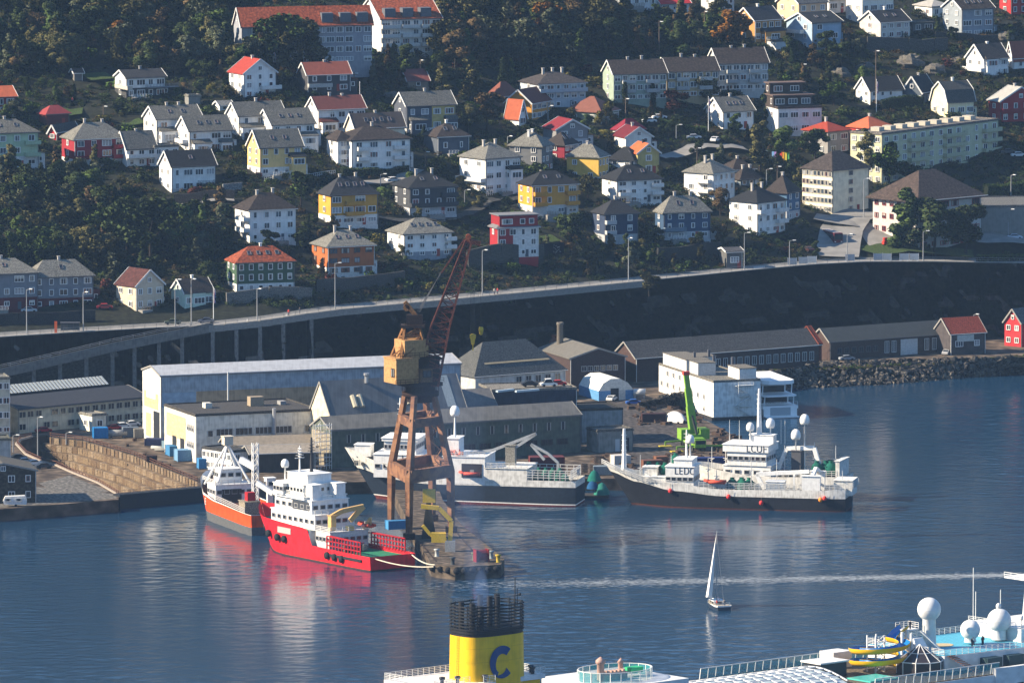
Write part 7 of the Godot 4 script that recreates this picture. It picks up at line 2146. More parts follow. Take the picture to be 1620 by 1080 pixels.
func build_pier_things() -> void:
	var yel := mat(C(0.60, 0.40, 0.04), 0.6, "wash", 3.0)
	var t := thing("loading_crane", "yellow knuckle-boom crane standing low on the pier", "crane", at_h(712, 872, QUAY))
	var st := mb()
	box2(st, V(-1.2, 0, -1.2), V(1.2, 2.6, 1.2))
	part("pedestal", st, mat(C(0.4, 0.4, 0.38), 0.8, "grime", 3.0), t)
	jib(t, "arm", [V(0, 2.6, 0), V(0.3, 7.2, 0), V(-2.6, 10.2, 0), V(-6.8, 10.6, 0)], 0.8, yel)
	jib(t, "arm", [V(-0.8, 2.8, 0.6), V(-4.6, 4.0, 0.6), V(-6.4, 6.2, 0.6)], 0.6, yel)
	st = mb()
	box2(st, V(-4.4, 2.2, -0.8), V(-1.0, 4.4, 1.0))
	part("engine_house", st, yel, t)
	t = thing("loading_crane", "second yellow crane head behind the pier's knuckle-boom crane", "crane", at_h(678, 850, QUAY))
	st = mb()
	taper(st, V(0, 0, 0), V(0, 8.5, 0), Vector2(3.4, 3.4), Vector2(1.0, 1.0), Vector3.RIGHT, Vector3.BACK)
	part("lattice_base", st, mat(C(0.07, 0.07, 0.06), 0.9, "patch", 2.0), t)
	st = mb()
	box2(st, V(-1.4, 8.4, -1.2), V(1.6, 11.4, 1.2))
	part("crane_head", st, yel, t)
	container_box("small bright blue container at the foot of the great crane", 632, 838, 5.5, 2.4, 2.2, 20, C(0.06, 0.25, 0.50))
	t = thing("winch", "red mooring winch near the end of the pier", "winch", at_h(763, 888, QUAY), 0.3)
	st = mb()
	tube(st, V(-1.5, 1.5, 0), V(1.0, 1.5, 0), 1.3, 1.3, 12)
	part("drum", st, mat(C(0.30, 0.02, 0.03), 0.7, "patch", 2.0), t)
	st = mb()
	for x in [-1.7, 1.2]: box2(st, V(x - 0.15, 0, -1.3), V(x + 0.15, 2.9, 1.3))
	part("side_plates", st, mat(C(0.42, 0.03, 0.04), 0.7, "patch", 2.0), t)
	for q in [[691, 880, "pale grey bollard at the near corner of the pier"], [777, 883, "grey bollard beside the red winch"], [716, 893, "dark bollard on the near edge of the pier"], [750, 886, "green-grey bollard left of the red winch"], [788, 889, "yellow-topped bollard at the pier's far corner"]]:
		var b := thing("bollard", q[2], "bollard", at_h(q[0], q[1], QUAY), 0.0, "bollards on the pier")
		st = smooth()
		lathe(st, [Vector2(0.55, 0), Vector2(0.45, 0.3), Vector2(0.45, 1.3), Vector2(0.7, 1.5), Vector2(0.7, 1.75), Vector2(0, 1.8)], 10)
		part("post", st, mat([C(0.45, 0.46, 0.45), C(0.3, 0.36, 0.38), C(0.06, 0.07, 0.08), C(0.12, 0.16, 0.10), C(0.5, 0.36, 0.04)][["691", "777", "716", "750", "788"].find(str(q[0]))], 0.8, "grime", 2.0), b)
	for k in 9:
		var p := at_h(684 + k * 12.6, lerpf(892.3, 897.0, k / 3.0) if k < 3 else lerpf(897.0, 893.0, (k - 3) / 5.7), QUAY) + V(0, -0.9, 0.1)
		var b := thing("tyre_fender", "black tyre fender hung on the end wall of the pier", "tyre", p, 0.0, "tyre fenders along the pier end")
		st = smooth()
		tube(st, V(0, 0, 0.05), V(0, 0, 0.5), 0.75, 0.75, 12)
		part("tread", st, pm(C(0.015, 0.016, 0.018), 0.9), b)
	st = mb()
	for q in [[[628, 815], [690, 888]], [[692, 808], [760, 885]]]:
		var a := at_h(q[0][0], q[0][1], QUAY + 0.05)
		var e := at_h(q[1][0], q[1][1], QUAY + 0.05)
		bar(st, a, e, 0.25, 0.12)
	structure("pier_rails", st, mat(C(0.09, 0.06, 0.05), 0.7, "patch", 3.0))

# ================================================================ cruise ship in the foreground
func oval(a: float, b: float, n: int, e := 3.0) -> PackedVector2Array:
	var r: PackedVector2Array = []
	for i in n:
		var t := TAU * i / n
		r.append(Vector2(a * signf(cos(t)) * pow(absf(cos(t)), 2.0 / e), b * signf(sin(t)) * pow(absf(sin(t)), 2.0 / e)))
	return r
func ribbon(st: SurfaceTool, pts: Array, f: Callable) -> void:
	for i in pts.size() - 1:
		for k in 6:
			quad(st, f.call(i, k), f.call(i + 1, k), f.call(i + 1, k + 1), f.call(i, k + 1))
func build_cruise_ship() -> void:
	var wm := mat(C(0.78, 0.775, 0.76), 0.5, "grime", 15.0)
	var yel := mat(C(0.78, 0.46, 0.01), 0.4, "wash", 14.0)
	var blk := pm(C(0.012, 0.013, 0.016), 0.6)
	var dim := pm(C(0.62, 0.62, 0.60), 0.5)
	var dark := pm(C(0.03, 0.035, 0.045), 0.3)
	var teal := StandardMaterial3D.new()
	teal.albedo_color = Color(0.18, 0.55, 0.58, 0.55)
	teal.transparency = BaseMaterial3D.TRANSPARENCY_ALPHA
	teal.roughness = 0.05
	var base := at_d(770, 1060, 1900)
	var H := base.y                                    # funnel deck above the water
	var t := thing("cruise_ship", "white cruise ship with yellow funnel, radomes and waterslide in the foreground", "cruise ship", V(base.x, 0, base.z), deg_to_rad(41.5), "")
	var up := V(0, H, 0)
	var st := mb()
	prism(st, [Vector2(-62, -15), Vector2(-60, 15), Vector2(150, 17), Vector2(185, 9), Vector2(198, 0), Vector2(185, -9), Vector2(150, -17)], -3.0, H - 16.0)
	part("hull", st, wm, t)
	st = mb()
	prism(st, [Vector2(-40, -17), Vector2(-40, 17), Vector2(150, 17), Vector2(168, 8), Vector2(168, -8), Vector2(150, -17)], H - 16.0, H - 10.6)
	part("superstructure", st, wm, t)
	st = mb()
	prism(st, [Vector2(-39, -16.6), Vector2(-39, 16.6), Vector2(149, 16.6), Vector2(149, -16.6)], H - 10.6, H - 10.45)
	part("pool_deck", st, mat(C(0.30, 0.24, 0.17), 0.8, "patch", 6.0), t)
	# ---- funnel deck, railings and the yellow casing wall
	st = mb()
	prism(st, [Vector2(-16, -9.5), Vector2(-16, 4.0), Vector2(10, 4.0), Vector2(10, -9.5)], H - 10.4, H - 2.1)
	part("funnel_casing", st, yel, t)
	st = mb()
	prism(st, [Vector2(-17, -10.2), Vector2(-17, 4.4), Vector2(-6.0, 4.4), Vector2(-6.0, 6.0), Vector2(-3.0, 6.0), Vector2(-3.0, 4.4), Vector2(11, 4.4), Vector2(11, -10.2)], H - 2.1, H - 1.25)
	part("funnel_deck", st, wm, t)
	for q in [[[-17, -10], [-17, 4.3]], [[-17, 4.3], [-8, 4.3]], [[11, -10], [11, 4.3]], [[-17, -10], [11, -10]], [[-6, 5.9], [-3, 5.9]], [[8.5, 4.3], [11, 4.3]]]:
		rail_on(t, [up + V(q[0][0], -1.2, q[0][1]), up + V(q[1][0], -1.2, q[1][1])], dim, 1.25, 1.4, 0.07, 4)
	for q in [[-10.0, 3.0], [-5.0, 5.2], [9.0, 3.0], [10.0, 1.4], [-13.0, 2.0]]:
		st = smooth()
		lathe(st, [Vector2(0.35, 0), Vector2(0.35, 0.8), Vector2(0.6, 1.0), Vector2(0.6, 1.4), Vector2(0, 1.5)], 8, up + V(q[0], -1.2, q[1]))
		part("deck_ventilator", st, dark, t)
	# ---- funnel
	var A := 7.2
	var B := 4.7
	var ring := oval(A, B, 40, 3.2)
	st = smooth()
	for i in 40:
		var p := ring[i]
		var q := ring[(i + 1) % 40]
		quad(st, up + V(p.x * 1.04, -9.0, p.y * 1.04), up + V(p.x, 7.2, p.y), up + V(q.x, 7.2, q.y), up + V(q.x * 1.04, -9.0, q.y * 1.04))
	var fun := part("funnel", st, yel, t)
	st = mb()
	prism(st, oval(A - 0.1, B - 0.1, 40, 3.2), H + 7.0, H + 8.3)
	part("funnel_top", st, blk, fun)
	st = mb()
	for k in 9:
		var y := H + 7.9 + k * 0.62
		for i in 40:
			var p := ring[i] * 1.01
			var q := ring[(i + 1) % 40] * 1.01
			bar(st, V(p.x, y, p.y), V(q.x, y, q.y), 0.16, 0.26)
	part("funnel_cage_rings", st, blk, fun)
	st = mb()
	for i in range(0, 40, 3):
		var p := ring[i] * 0.97
		bar(st, V(p.x, H + 7.2, p.y), V(p.x, H + 13.2, p.y), 0.16)
	part("funnel_cage_posts", st, blk, fun)
	for q in [[-5.0, -1.6, 13.4], [-4.2, 0.6, 13.2], [-3.2, 2.0, 12.8], [-0.4, -1.4, 14.4], [0.4, 0.4, 14.2], [1.4, 1.4, 14.2], [2.4, 0.2, 14.4]]:
		st = mb()
		tube(st, V(q[0], H + 7.0, q[1]), V(q[0], H + q[2], q[1]), 0.55, 0.55, 12, false)
		tube(st, V(q[0], H + q[2], q[1]), V(q[0], H + q[2] - 0.6, q[1]), 0.45, 0.45, 12, true)
		part("exhaust_pipe", st, mat(C(0.022, 0.022, 0.025), 0.7, "grime", 2.0), fun)
	st = mb()
	bar(st, V(5.4, H + 12.0, 2.0), V(5.4, H + 17.5, 2.0), 0.14)
	bar(st, V(5.8, H + 12.0, 2.2), V(5.8, H + 15.4, 2.2), 0.1)
	bar(st, V(4.8, H + 14.0, 2.0), V(6.6, H + 14.0, 2.0), 0.1)
	ball(st, V(6.6, H + 14.2, 2.0), 0.32, 8)
	part("aerial_mast", st, blk, fun)
	st = mb()
	var cm := pm(C(0.012, 0.05, 0.16), 0.4)
	var z := B * 1.03 + 0.03
	var n := 26
	var cx := V(-0.4, H + 2.2, z)
	for i in n:
		var a0 := deg_to_rad(48.0 + 196.0 * i / n)
		var a1 := deg_to_rad(48.0 + 196.0 * (i + 1) / n)
		var w0 := lerpf(1.55, 1.0, smoothstep(0.6, 1.0, float(i) / n))
		var w1 := lerpf(1.55, 1.0, smoothstep(0.6, 1.0, float(i + 1) / n))
		for dz in [0.0, 0.08]:
			quad(st, cx + V(cos(a0) * 3.1, sin(a0) * 3.1, dz), cx + V(cos(a1) * 3.1, sin(a1) * 3.1, dz), cx + V(cos(a1) * (3.1 - w1), sin(a1) * (3.1 - w1), dz), cx + V(cos(a0) * (3.1 - w0), sin(a0) * (3.1 - w0), dz))
	for i in 14:
		var a0 := deg_to_rad(226.0 + 86.0 * i / 14.0)
		var a1 := deg_to_rad(226.0 + 86.0 * (i + 1) / 14.0)
		var w0 := lerpf(0.1, 1.6, i / 14.0)
		var w1 := lerpf(0.1, 1.6, (i + 1) / 14.0)
		quad(st, cx + V(cos(a0) * 3.15, sin(a0) * 3.15, 0.08), cx + V(cos(a1) * 3.15, sin(a1) * 3.15, 0.08), cx + V(cos(a1) * (3.15 - w1), sin(a1) * (3.15 - w1), 0.08), cx + V(cos(a0) * (3.15 - w0), sin(a0) * (3.15 - w0), 0.08))
	part("funnel_emblem", st, cm, fun)
	for y in [-2.0, 2.4, 5.0]:
		st = mb()
		for i in 40:
			var f := lerpf(1.04, 1.0, (y + 9.0) / 16.2) * 1.004
			var p := ring[i] * f
			var q := ring[(i + 1) % 40] * f
			bar(st, up + V(p.x, y, p.y), up + V(q.x, y, q.y), 0.03, 0.05)
		part("plate_seam", st, pm(C(0.50, 0.29, 0.01), 0.5), fun)
	st = mb()
	for k in 16: bar(st, up + V(-7.45, -1.0 + k * 0.5, -0.25), up + V(-7.45, -1.0 + k * 0.5, 0.25), 0.06)
	for s in [-0.28, 0.28]: bar(st, up + V(-7.45, -1.2, s), up + V(-7.35, 7.2, s), 0.07)
	part("ladder", st, pm(C(0.45, 0.28, 0.02), 0.6), fun)
	# ---- play castle and its glass screen
	var c0 := up + V(31, -4.4, 2)
	st = mb()
	prism(st, [Vector2(22, -9), Vector2(22, 11), Vector2(42, 11), Vector2(42, -9)], H - 10.4, H - 4.4)
	part("play_deck_house", st, wm, t)
	for k in 22:
		var a := TAU * k / 22.0
		var p := c0 + V(cos(a) * 8.0, 0, sin(a) * 6.0)
		var q := c0 + V(cos(a + TAU / 22.0) * 8.0, 0, sin(a + TAU / 22.0) * 6.0)
		st = mb()
		quad(st, p, p + V(0, 1.9, 0), q + V(0, 1.9, 0), q)
		part("glass_screen", st, teal, t)
		st = mb()
		bar(st, p, p + V(0, 2.0, 0), 0.12)
		bar(st, p + V(0, 2.0, 0), q + V(0, 2.0, 0), 0.12)
		part("screen_post", st, dim, t)
	var pk := mat(C(0.52, 0.33, 0.27), 0.8, "grime", 2.0)
	st = smooth()
	lathe(st, [Vector2(0.7, 0), Vector2(0.7, 3.4), Vector2(0.95, 3.5), Vector2(0.95, 4.1), Vector2(0.3, 4.6), Vector2(0, 4.8)], 10, c0 + V(-4.6, 0, 1.0))
	lathe(st, [Vector2(0.5, 0), Vector2(0.5, 2.8), Vector2(0.7, 2.9), Vector2(0.0, 3.8)], 10, c0 + V(2.0, 0, -0.6))
	part("play_castle_tower", st, pk, t)
	st = mb()
	box2(st, c0 + V(-4.4, 0, 0.4), c0 + V(1.8, 1.5, 1.6))
	for k in 6: box2(st, c0 + V(-4.2 + k * 1.0, 1.5, 0.5), c0 + V(-3.7 + k * 1.0, 1.9, 1.5))
	part("play_castle_wall", st, pk, t)
	st = mb()
	box2(st, c0 + V(3.4, 0.8, -1.0), c0 + V(6.4, 1.8, 1.0))
	part("play_frame", st, pm(C(0.03, 0.35, 0.14), 0.6), t)
	# ---- white ribbed sliding roof
	st = mb()
	for i in 15:
		for k in 8:
			var f := func(a: int, b: int) -> Vector3: return up + V(48.0 + a * 2.7, -9.4 + 1.7 * sin(PI * b / 8.0), -9.0 + b * 2.25)
			bar(st, f.call(i, k), f.call(i, k + 1), 0.28, 0.2)
			if i < 14: bar(st, f.call(i, k), f.call(i + 1, k), 0.22, 0.2)
	part("sliding_roof_ribs", st, wm, t)
	st = smooth()
	for i in 14:
		for k in 8:
			var f2 := func(a: int, b: int) -> Vector3: return up + V(48.0 + a * 2.7, -9.85 + 1.7 * sin(PI * b / 8.0), -9.0 + b * 2.25)
			quad(st, f2.call(i, k), f2.call(i + 1, k), f2.call(i + 1, k + 1), f2.call(i, k + 1))
	part("sliding_roof", st, pm(C(0.35, 0.42, 0.46), 0.4), t)
	# ---- wind screens along the deck edges, pane by pane
	for q in [[70.0, -16.4, 22, 2.1], [86.0, 16.4, 16, 2.1]]:
		for k in int(q[2]):
			var p := up + V(q[0] + k * q[3], -10.4, q[1])
			st = mb()
			quad(st, p, p + V(0.3, 2.0, 0), p + V(q[3] + 0.3, 2.0, 0), p + V(q[3], 0, 0))
			part("wind_screen_pane", st, teal, t)
			st = mb()
			bar(st, p, p + V(0.3, 2.05, 0), 0.14)
			bar(st, p + V(0.3, 2.05, 0), p + V(q[3] + 0.3, 2.05, 0), 0.14)
			part("wind_screen_post", st, dim, t)
	panel(t, up + V(88, -10.4, -6.0), up + V(95, -7.6, -1.0), dark, "deck_bar")
	panel(t, up + V(87.6, -7.6, -6.4), up + V(95.4, -7.3, -0.6), wm, "deck_bar_roof")
	panel(t, up + V(99, -10.4, -13.0), up + V(104, -7.2, -9.0), wm, "stair_house")
	panel(t, up + V(92, -10.45, 2.0), up + V(100, -10.2, 9.0), pm(C(0.06, 0.40, 0.36), 0.2), "pool")
	# ---- waterslide: a helix of yellow half pipe, blue inside
	var c1 := up + V(103.5, 0, -1.0)
	var path: Array[Vector3] = []
	path.append(c1 + V(9.0, -2.2, -2.0))
	path.append(c1 + V(6.6, -3.0, -1.6))
	path.append(c1 + V(4.0, -4.0, -0.6))
	for i in 40:
		var a := -0.15 + TAU * 2.15 * i / 39.0
		path.append(c1 + V(cos(a) * 5.0, -4.2 - 5.0 * i / 39.0, sin(a) * 5.0 + 0.4))
	var tang := func(i: int) -> Vector3: return (path[mini(i + 1, path.size() - 1)] - path[maxi(i - 1, 0)]).normalized()
	var sec := func(i: int, k: int, r: float) -> Vector3:
		var f: Vector3 = tang.call(i)
		var sd := f.cross(Vector3.UP).normalized()
		var a := PI + PI * k / 6.0
		return path[i] + sd * cos(a) * r + Vector3.UP * sin(a) * r
	st = smooth()
	ribbon(st, path, func(i: int, k: int) -> Vector3: return sec.call(i, k, 1.2))
	part("waterslide_shell", st, pm(C(0.72, 0.42, 0.01), 0.35), t)
	st = smooth()
	ribbon(st, path, func(i: int, k: int) -> Vector3: return sec.call(i, k, 1.08))
	part("waterslide_channel", st, pm(C(0.01, 0.13, 0.36), 0.3), t)
	st = mb()
	for q in [[-1.2, -1.2], [1.2, -1.2], [1.2, 1.2], [-1.2, 1.2]]: bar(st, c1 + V(q[0] - 0.6, -10.4, q[1]), c1 + V(q[0] - 0.6, -3.2, q[1]), 0.24)
	for k in 5:
		bar(st, c1 + V(-1.8, -10.2 + k * 1.4, 1.2), c1 + V(0.6, -8.8 + k * 1.4, 1.2), 0.14)
		bar(st, c1 + V(0.6, -10.2 + k * 1.4, 1.2), c1 + V(-1.8, -8.8 + k * 1.4, 1.2), 0.14)
	part("waterslide_tower", st, wm, t)
	for q in [[5.4, 1.2], [5.4, 3.8], [8.4, -0.6]]:
		st = mb()
		bar(st, c1 + V(q[0], -10.4, q[1]), c1 + V(q[0], -3.0, q[1]), 0.42)
		part("slide_post", st, wm, t)
	st = mb()
	box2(st, c1 + V(8.2, -3.4, -3.6), c1 + V(11.6, -3.1, -0.6))
	rail(st, [c1 + V(8.2, -3.1, -3.6), c1 + V(11.6, -3.1, -3.6), c1 + V(11.6, -3.1, -0.6)], 1.2, 0.9, 0.08, 3)
	for q in [[8.4, -3.4], [11.4, -3.4], [11.4, -0.8], [8.4, -0.8]]: bar(st, c1 + V(q[0], -10.4, q[1]), c1 + V(q[0], -3.2, q[1]), 0.25)
	bar(st, c1 + V(11.4, -3.4, 0.2), c1 + V(13.6, -7.0, 3.6), 1.0, 0.15)
	part("slide_platform", st, wm, t)
	# ---- glass pyramid
	var c2 := up + V(108.6, -10.4, 5.6)
	var apex := c2 + V(0, 5.6, 0)
	for k in 10:
		var a := TAU * k / 10.0
		var b := TAU * (k + 1) / 10.0
		var p := c2 + V(cos(a) * 4.6, 0, sin(a) * 4.6)
		var q := c2 + V(cos(b) * 4.6, 0, sin(b) * 4.6)
		var h := V(0, 2.4, 0)
		st = mb()
		quad(st, p, p + h, q + h, q)
		tri(st, p + h, apex, q + h)
		part("dome_pane", st, pm(C(0.035, 0.03, 0.035), 0.08), t)
		st = mb()
		bar(st, p, p + h, 0.16)
		bar(st, p + h, apex, 0.16)
		bar(st, p + h, q + h, 0.16)
		bar(st, (p + h).lerp(apex, 0.5), (q + h).lerp(apex, 0.5), 0.12)
		part("dome_rib", st, wm, t)
	# ---- raised blue sun deck, its stairs and the white housings
	st = mb()
	prism(st, [Vector2(112, -13), Vector2(112, 9), Vector2(150, 12), Vector2(150, -13)], H - 10.4, H - 7.2)
	part("sun_deck_house", st, wm, t)
	st = mb()
	prism(st, [Vector2(112.2, -12.8), Vector2(112.2, 8.8), Vector2(149.8, 11.8), Vector2(149.8, -12.8)], H - 7.2, H - 7.1)
	part("sun_deck", st, mat(C(0.10, 0.42, 0.58), 0.6, "grime", 5.0), t)
	st = mb()
	prism(st, oval(3.4, 2.4, 20, 2.0), 0, 0.05)
	part("deck_painting", st, mat(C(0.55, 0.44, 0.26), 0.7, "grime", 3.0), t, shift(up + V(121, -7.08, -2)))
	for q in [[[112, -13], [150, -13]], [[112, 9], [150, 12]], [[112, -13], [112, 9]]]:
		rail_on(t, [up + V(q[0][0], -7.1, q[0][1]), up + V(q[1][0], -7.1, q[1][1])], dim, 1.2, 1.5, 0.07, 4)
	st = mb()
	taper(st, up + V(111.0, -10.4, 3.0), up + V(113.0, -4.6, -1.0), Vector2(5.0, 7.0), Vector2(2.4, 3.0), Vector3.RIGHT, Vector3.BACK)
	part("sloped_housing", st, wm, t)
	for q in [[114.0, 9.4, 118.0, 12.4]]:
		st = mb()
		for k in 12:
			var u := k / 11.0
			box(st, up + V(lerpf(113.5, 117.0, u), lerpf(-7.2, -10.3, u), lerpf(9.4, 13.6, u)), V(1.8, 0.14, 0.45))
		part("stair_treads", st, pm(C(0.22, 0.09, 0.05), 0.8), t)
	# ---- radomes
	for q in [[117.4, 0.6, -1.0, 2.35, 7.8], [127.0, -4.2, 0.8, 2.0, 2.4], [134.6, -3.0, 1.2, 2.4, 3.8]]:
		st = smooth()
		var p := up + V(q[0], q[1], q[2])
		ball(st, p, q[3], 28)
		var rd := part("radome", st, wm, t)
		st = smooth()
		lathe(st, [Vector2(q[3] * 0.62, -q[4]), Vector2(q[3] * 0.55, -q[3] * 0.86), Vector2(q[3] * 0.60, -q[3] * 0.8), Vector2(0.1, -q[3] * 0.8)], 18, p)
		part("pedestal", st, wm, rd)
		st = smooth()
		lathe(st, [Vector2(q[3] * 1.0, -0.06), Vector2(q[3] * 1.012, 0.0), Vector2(q[3] * 1.0, 0.06)], 28, p)
		part("seam", st, dim, rd)
	st = smooth()
	ball(st, up + V(134.6, -0.2, 1.0), 0.55, 10, 1.2)
	part("small_radome", st, wm, t)
	# ---- bridge house and mast at the right edge
	panel(t, up + V(136, -7.1, -9.0), up + V(168, -4.4, 6.0), wm, "bridge_house")
	rail_on(t, [up + V(136, -4.4, 6.0), up + V(168, -4.4, 6.0)], dim, 1.1, 1.5, 0.07, 3)
	rail_on(t, [up + V(136, -4.4, -9.0), up + V(136, -4.4, 6.0)], dim, 1.1, 1.5, 0.07, 3)
	st = mb()
	taper(st, up + V(146, -4.4, -1.6), up + V(146, 9.0, -1.6), Vector2(2.4, 2.4), Vector2(0.8, 0.8), Vector3.RIGHT, Vector3.BACK)
	part("radar_mast", st, wm, t)
	st = mb()
	box2(st, up + V(142.0, 4.2, -5.0), up + V(148.0, 4.5, 0.6))
	rail(st, [up + V(142.0, 4.5, 0.6), up + V(142.0, 4.5, -5.0)], 0.9, 1.4, 0.09, 2)
	part("radar_platform", st, wm, t)
	for q in [[130.5, -2.0, 12.0], [137.0, -8.0, 6.0], [140.0, -4.0, 6.5], [143.0, 3.0, 7.0]]:
		st = mb()
		bar(st, up + V(q[0], -5.0, q[1]), up + V(q[0], -4.4 + q[2], q[1]), 0.1)
		part("whip_aerial", st, dim, t)
	for q in [[138.0, -3.0], [140.5, 1.5], [144.5, 4.0]]:
		st = smooth()
		lathe(st, [Vector2(0.12, 0), Vector2(0.12, 0.9), Vector2(0.4, 1.0), Vector2(0.4, 1.7), Vector2(0, 2.0)], 10, up + V(q[0], -4.4, q[1]))
		part("navigation_dome", st, wm, t)
	# ---- near side: fascia, balconies and machinery on the promenade
	panel(t, up + V(118.0, -12.6, 16.4), up + V(152.0, -9.3, 17.4), wm, "promenade_fascia")
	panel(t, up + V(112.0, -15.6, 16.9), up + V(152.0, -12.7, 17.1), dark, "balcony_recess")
	for k in 15:
		panel(t, up + V(112.4 + k * 2.7, -15.6, 17.1), up + V(112.7 + k * 2.7, -12.6, 18.0), wm, "balcony_divider")
	for k in 14:
		st = mb()
		var p := up + V(112.7 + k * 2.7, -15.6, 17.95)
		quad(st, p, p + V(0, 1.1, 0), p + V(2.4, 1.1, 0), p + V(2.4, 0, 0))
		part("balcony_glass", st, teal, t)
	for x in [121.0, 127.0]: panel(t, up + V(x, -10.4, 9.8), up + V(x + 4.0, -8.2, 12.0), mat(C(0.04, 0.08, 0.09), 0.6, "grime", 2.0), "machinery_box")
	panel(t, up + V(133.0, -10.4, 11.2), up + V(143.0, -7.6, 11.6), dark, "lounge_window")
	for k in 5: panel(t, up + V(133.2 + k * 2.0, -10.4, 11.6), up + V(133.4 + k * 2.0, -7.6, 11.75), wm, "window_mullion")
	for k in 16:
		var p: Vector3 = t.transform * (up + V(71.0 + k * 2.0, -10.42, -13.6))
		var l := thing("sun_lounger", "dark teal sun lounger behind the cruise ship's far wind screen", "sun lounger", p, deg_to_rad(41.5), "sun loungers on the cruise ship")
		st = mb()
		box2(st, V(-0.35, 0.25, -0.9), V(0.35, 0.38, 0.5))
		part("seat", st, pm(C(0.03, 0.10, 0.14), 0.8), l)
		st = mb()
		bar(st, V(0, 0.3, 0.5), V(0, 0.95, 1.0), 0.7, 0.12)
		part("backrest", st, pm(C(0.03, 0.10, 0.14), 0.8), l)
	var who := [[125.0, 3.4, C(0.04, 0.04, 0.05), "person in dark clothes walking left of the group on the blue sun deck"], [126.6, 2.2, C(0.5, 0.5, 0.48), "person in pale clothes at the back of the group on the blue sun deck"], [128.2, 3.0, C(0.10, 0.06, 0.05), "person in brown standing in the group on the blue sun deck"], [129.0, 2.4, C(0.03, 0.03, 0.04), "person in black at the right of the group on the blue sun deck"]]
	for q in who: figure(t.transform * (up + V(q[0], -7.1, q[1])), 1.75, q[2], C(0.05, 0.05, 0.07), q[3], 0.6, "people on the cruise ship")
	figure(t.transform * (up + V(113.4, -3.1, -2.2)), 1.75, C(0.03, 0.03, 0.035), C(0.04, 0.04, 0.05), "person in black standing at the top of the waterslide", 0.6, "people on the cruise ship")
	for q in [[V(-3.2, 15.5, 2.0), 1.5, 6.0, 0.08], [V(-3.6, 20.5, 1.0), 2.4, 8.0, 0.024], [V(-4.6, 26.0, -0.5), 3.4, 10.0, 0.010], [V(-6.0, 34.0, -2.0), 5.6, 15.0, 0.005], [V(-7.0, 45.0, -4.0), 8.0, 22.0, 0.003]]:
		var fv := FogVolume.new()
		fv.name = numbered("exhaust_smoke")
		fv.shape = RenderingServer.FOG_VOLUME_SHAPE_ELLIPSOID
		fv.size = V(q[1] * 2.0, q[2] * 1.4, q[1] * 2.0)
		var fm := FogMaterial.new()
		fm.density = q[3]
		fm.albedo = Color(0.55, 0.68, 0.9)
		fv.material = fm
		fv.position = t.transform * (up + q[0])
		tag(fv, "thin blue exhaust smoke rising from the yellow funnel", "smoke", "puffs of exhaust smoke", "stuff")
		add_child(fv)

# ================================================================ street furniture, walls, vehicles
func car(label: String, at: Vector3, turn: float, col: Color, group: String, tall := 1.0) -> void:
	var key := "car_body%.1f" % tall
	if not meshes.has(key):
		var prof := [Vector2(-2.1, 0.35), Vector2(-2.15, 0.8), Vector2(-1.9, 0.95), Vector2(-1.55, 0.98), Vector2(-0.9, 1.45 * tall), Vector2(0.6, 1.48 * tall), Vector2(1.15, 1.0), Vector2(2.0, 0.86), Vector2(2.15, 0.6), Vector2(2.1, 0.35)]
		var glass := [Vector2(-1.45, 1.0), Vector2(-0.85, 1.38 * tall), Vector2(0.52, 1.41 * tall), Vector2(1.02, 1.02)]
		var ex := func(p: Array, w: float) -> Mesh:
			var st := mb()
			var poly: PackedVector2Array = PackedVector2Array(p)
			var idx := Geometry2D.triangulate_polygon(poly)
			for z in [-w, w]:
				for i in range(0, idx.size(), 3):
					tri(st, V(poly[idx[i]].x, poly[idx[i]].y, z), V(poly[idx[i + 1]].x, poly[idx[i + 1]].y, z), V(poly[idx[i + 2]].x, poly[idx[i + 2]].y, z))
			for i in p.size():
				var a: Vector2 = p[i]
				var b: Vector2 = p[(i + 1) % p.size()]
				quad(st, V(a.x, a.y, -w), V(b.x, b.y, -w), V(b.x, b.y, w), V(a.x, a.y, w))
			st.generate_normals()
			return st.commit()
		var ws := mb()
		tube(ws, V(0, 0, -0.12), V(0, 0, 0.12), 0.34, 0.34, 10)
		ws.generate_normals()
		var ls := mb()
		box2(ls, V(-0.03, -0.1, -0.2), V(0.03, 0.1, 0.2))
		ls.generate_normals()
		var sc := mb()
		quad(sc, V(0.66, 1.42 * tall, -0.72), V(0.66, 1.42 * tall, 0.72), V(1.14, 1.05, 0.76), V(1.14, 1.05, -0.76))
		quad(sc, V(-0.98, 1.40 * tall, -0.72), V(-0.98, 1.40 * tall, 0.72), V(-1.56, 1.03, 0.76), V(-1.56, 1.03, -0.76))
		sc.generate_normals()
		meshes[key] = [ex.call(prof, 0.86), ex.call(glass, 0.88), ws.commit(), ls.commit(), sc.commit()]
	var m: Array = meshes[key]
	var t := thing("parked_car", label, "car", at, turn, group)
	put("body", m[0], mat(col, 0.35, "", 1.0), t)
	put("side_windows", m[1], pm(C(0.02, 0.025, 0.03), 0.1), t)
	put("windscreen", m[4], pm(C(0.02, 0.025, 0.03), 0.1), t, shift(V(0.02, 0.03, 0)))
	for q in [[-1.35, -0.8], [-1.35, 0.8], [1.35, -0.8], [1.35, 0.8]]: put("wheel", m[2], pm(C(0.015, 0.015, 0.016), 0.9), t, shift(V(q[0], 0.34, q[1])))
	for z in [-0.6, 0.6]: put("headlight", m[3], pm(C(0.6, 0.6, 0.58), 0.2), t, shift(V(2.14, 0.68, z)))
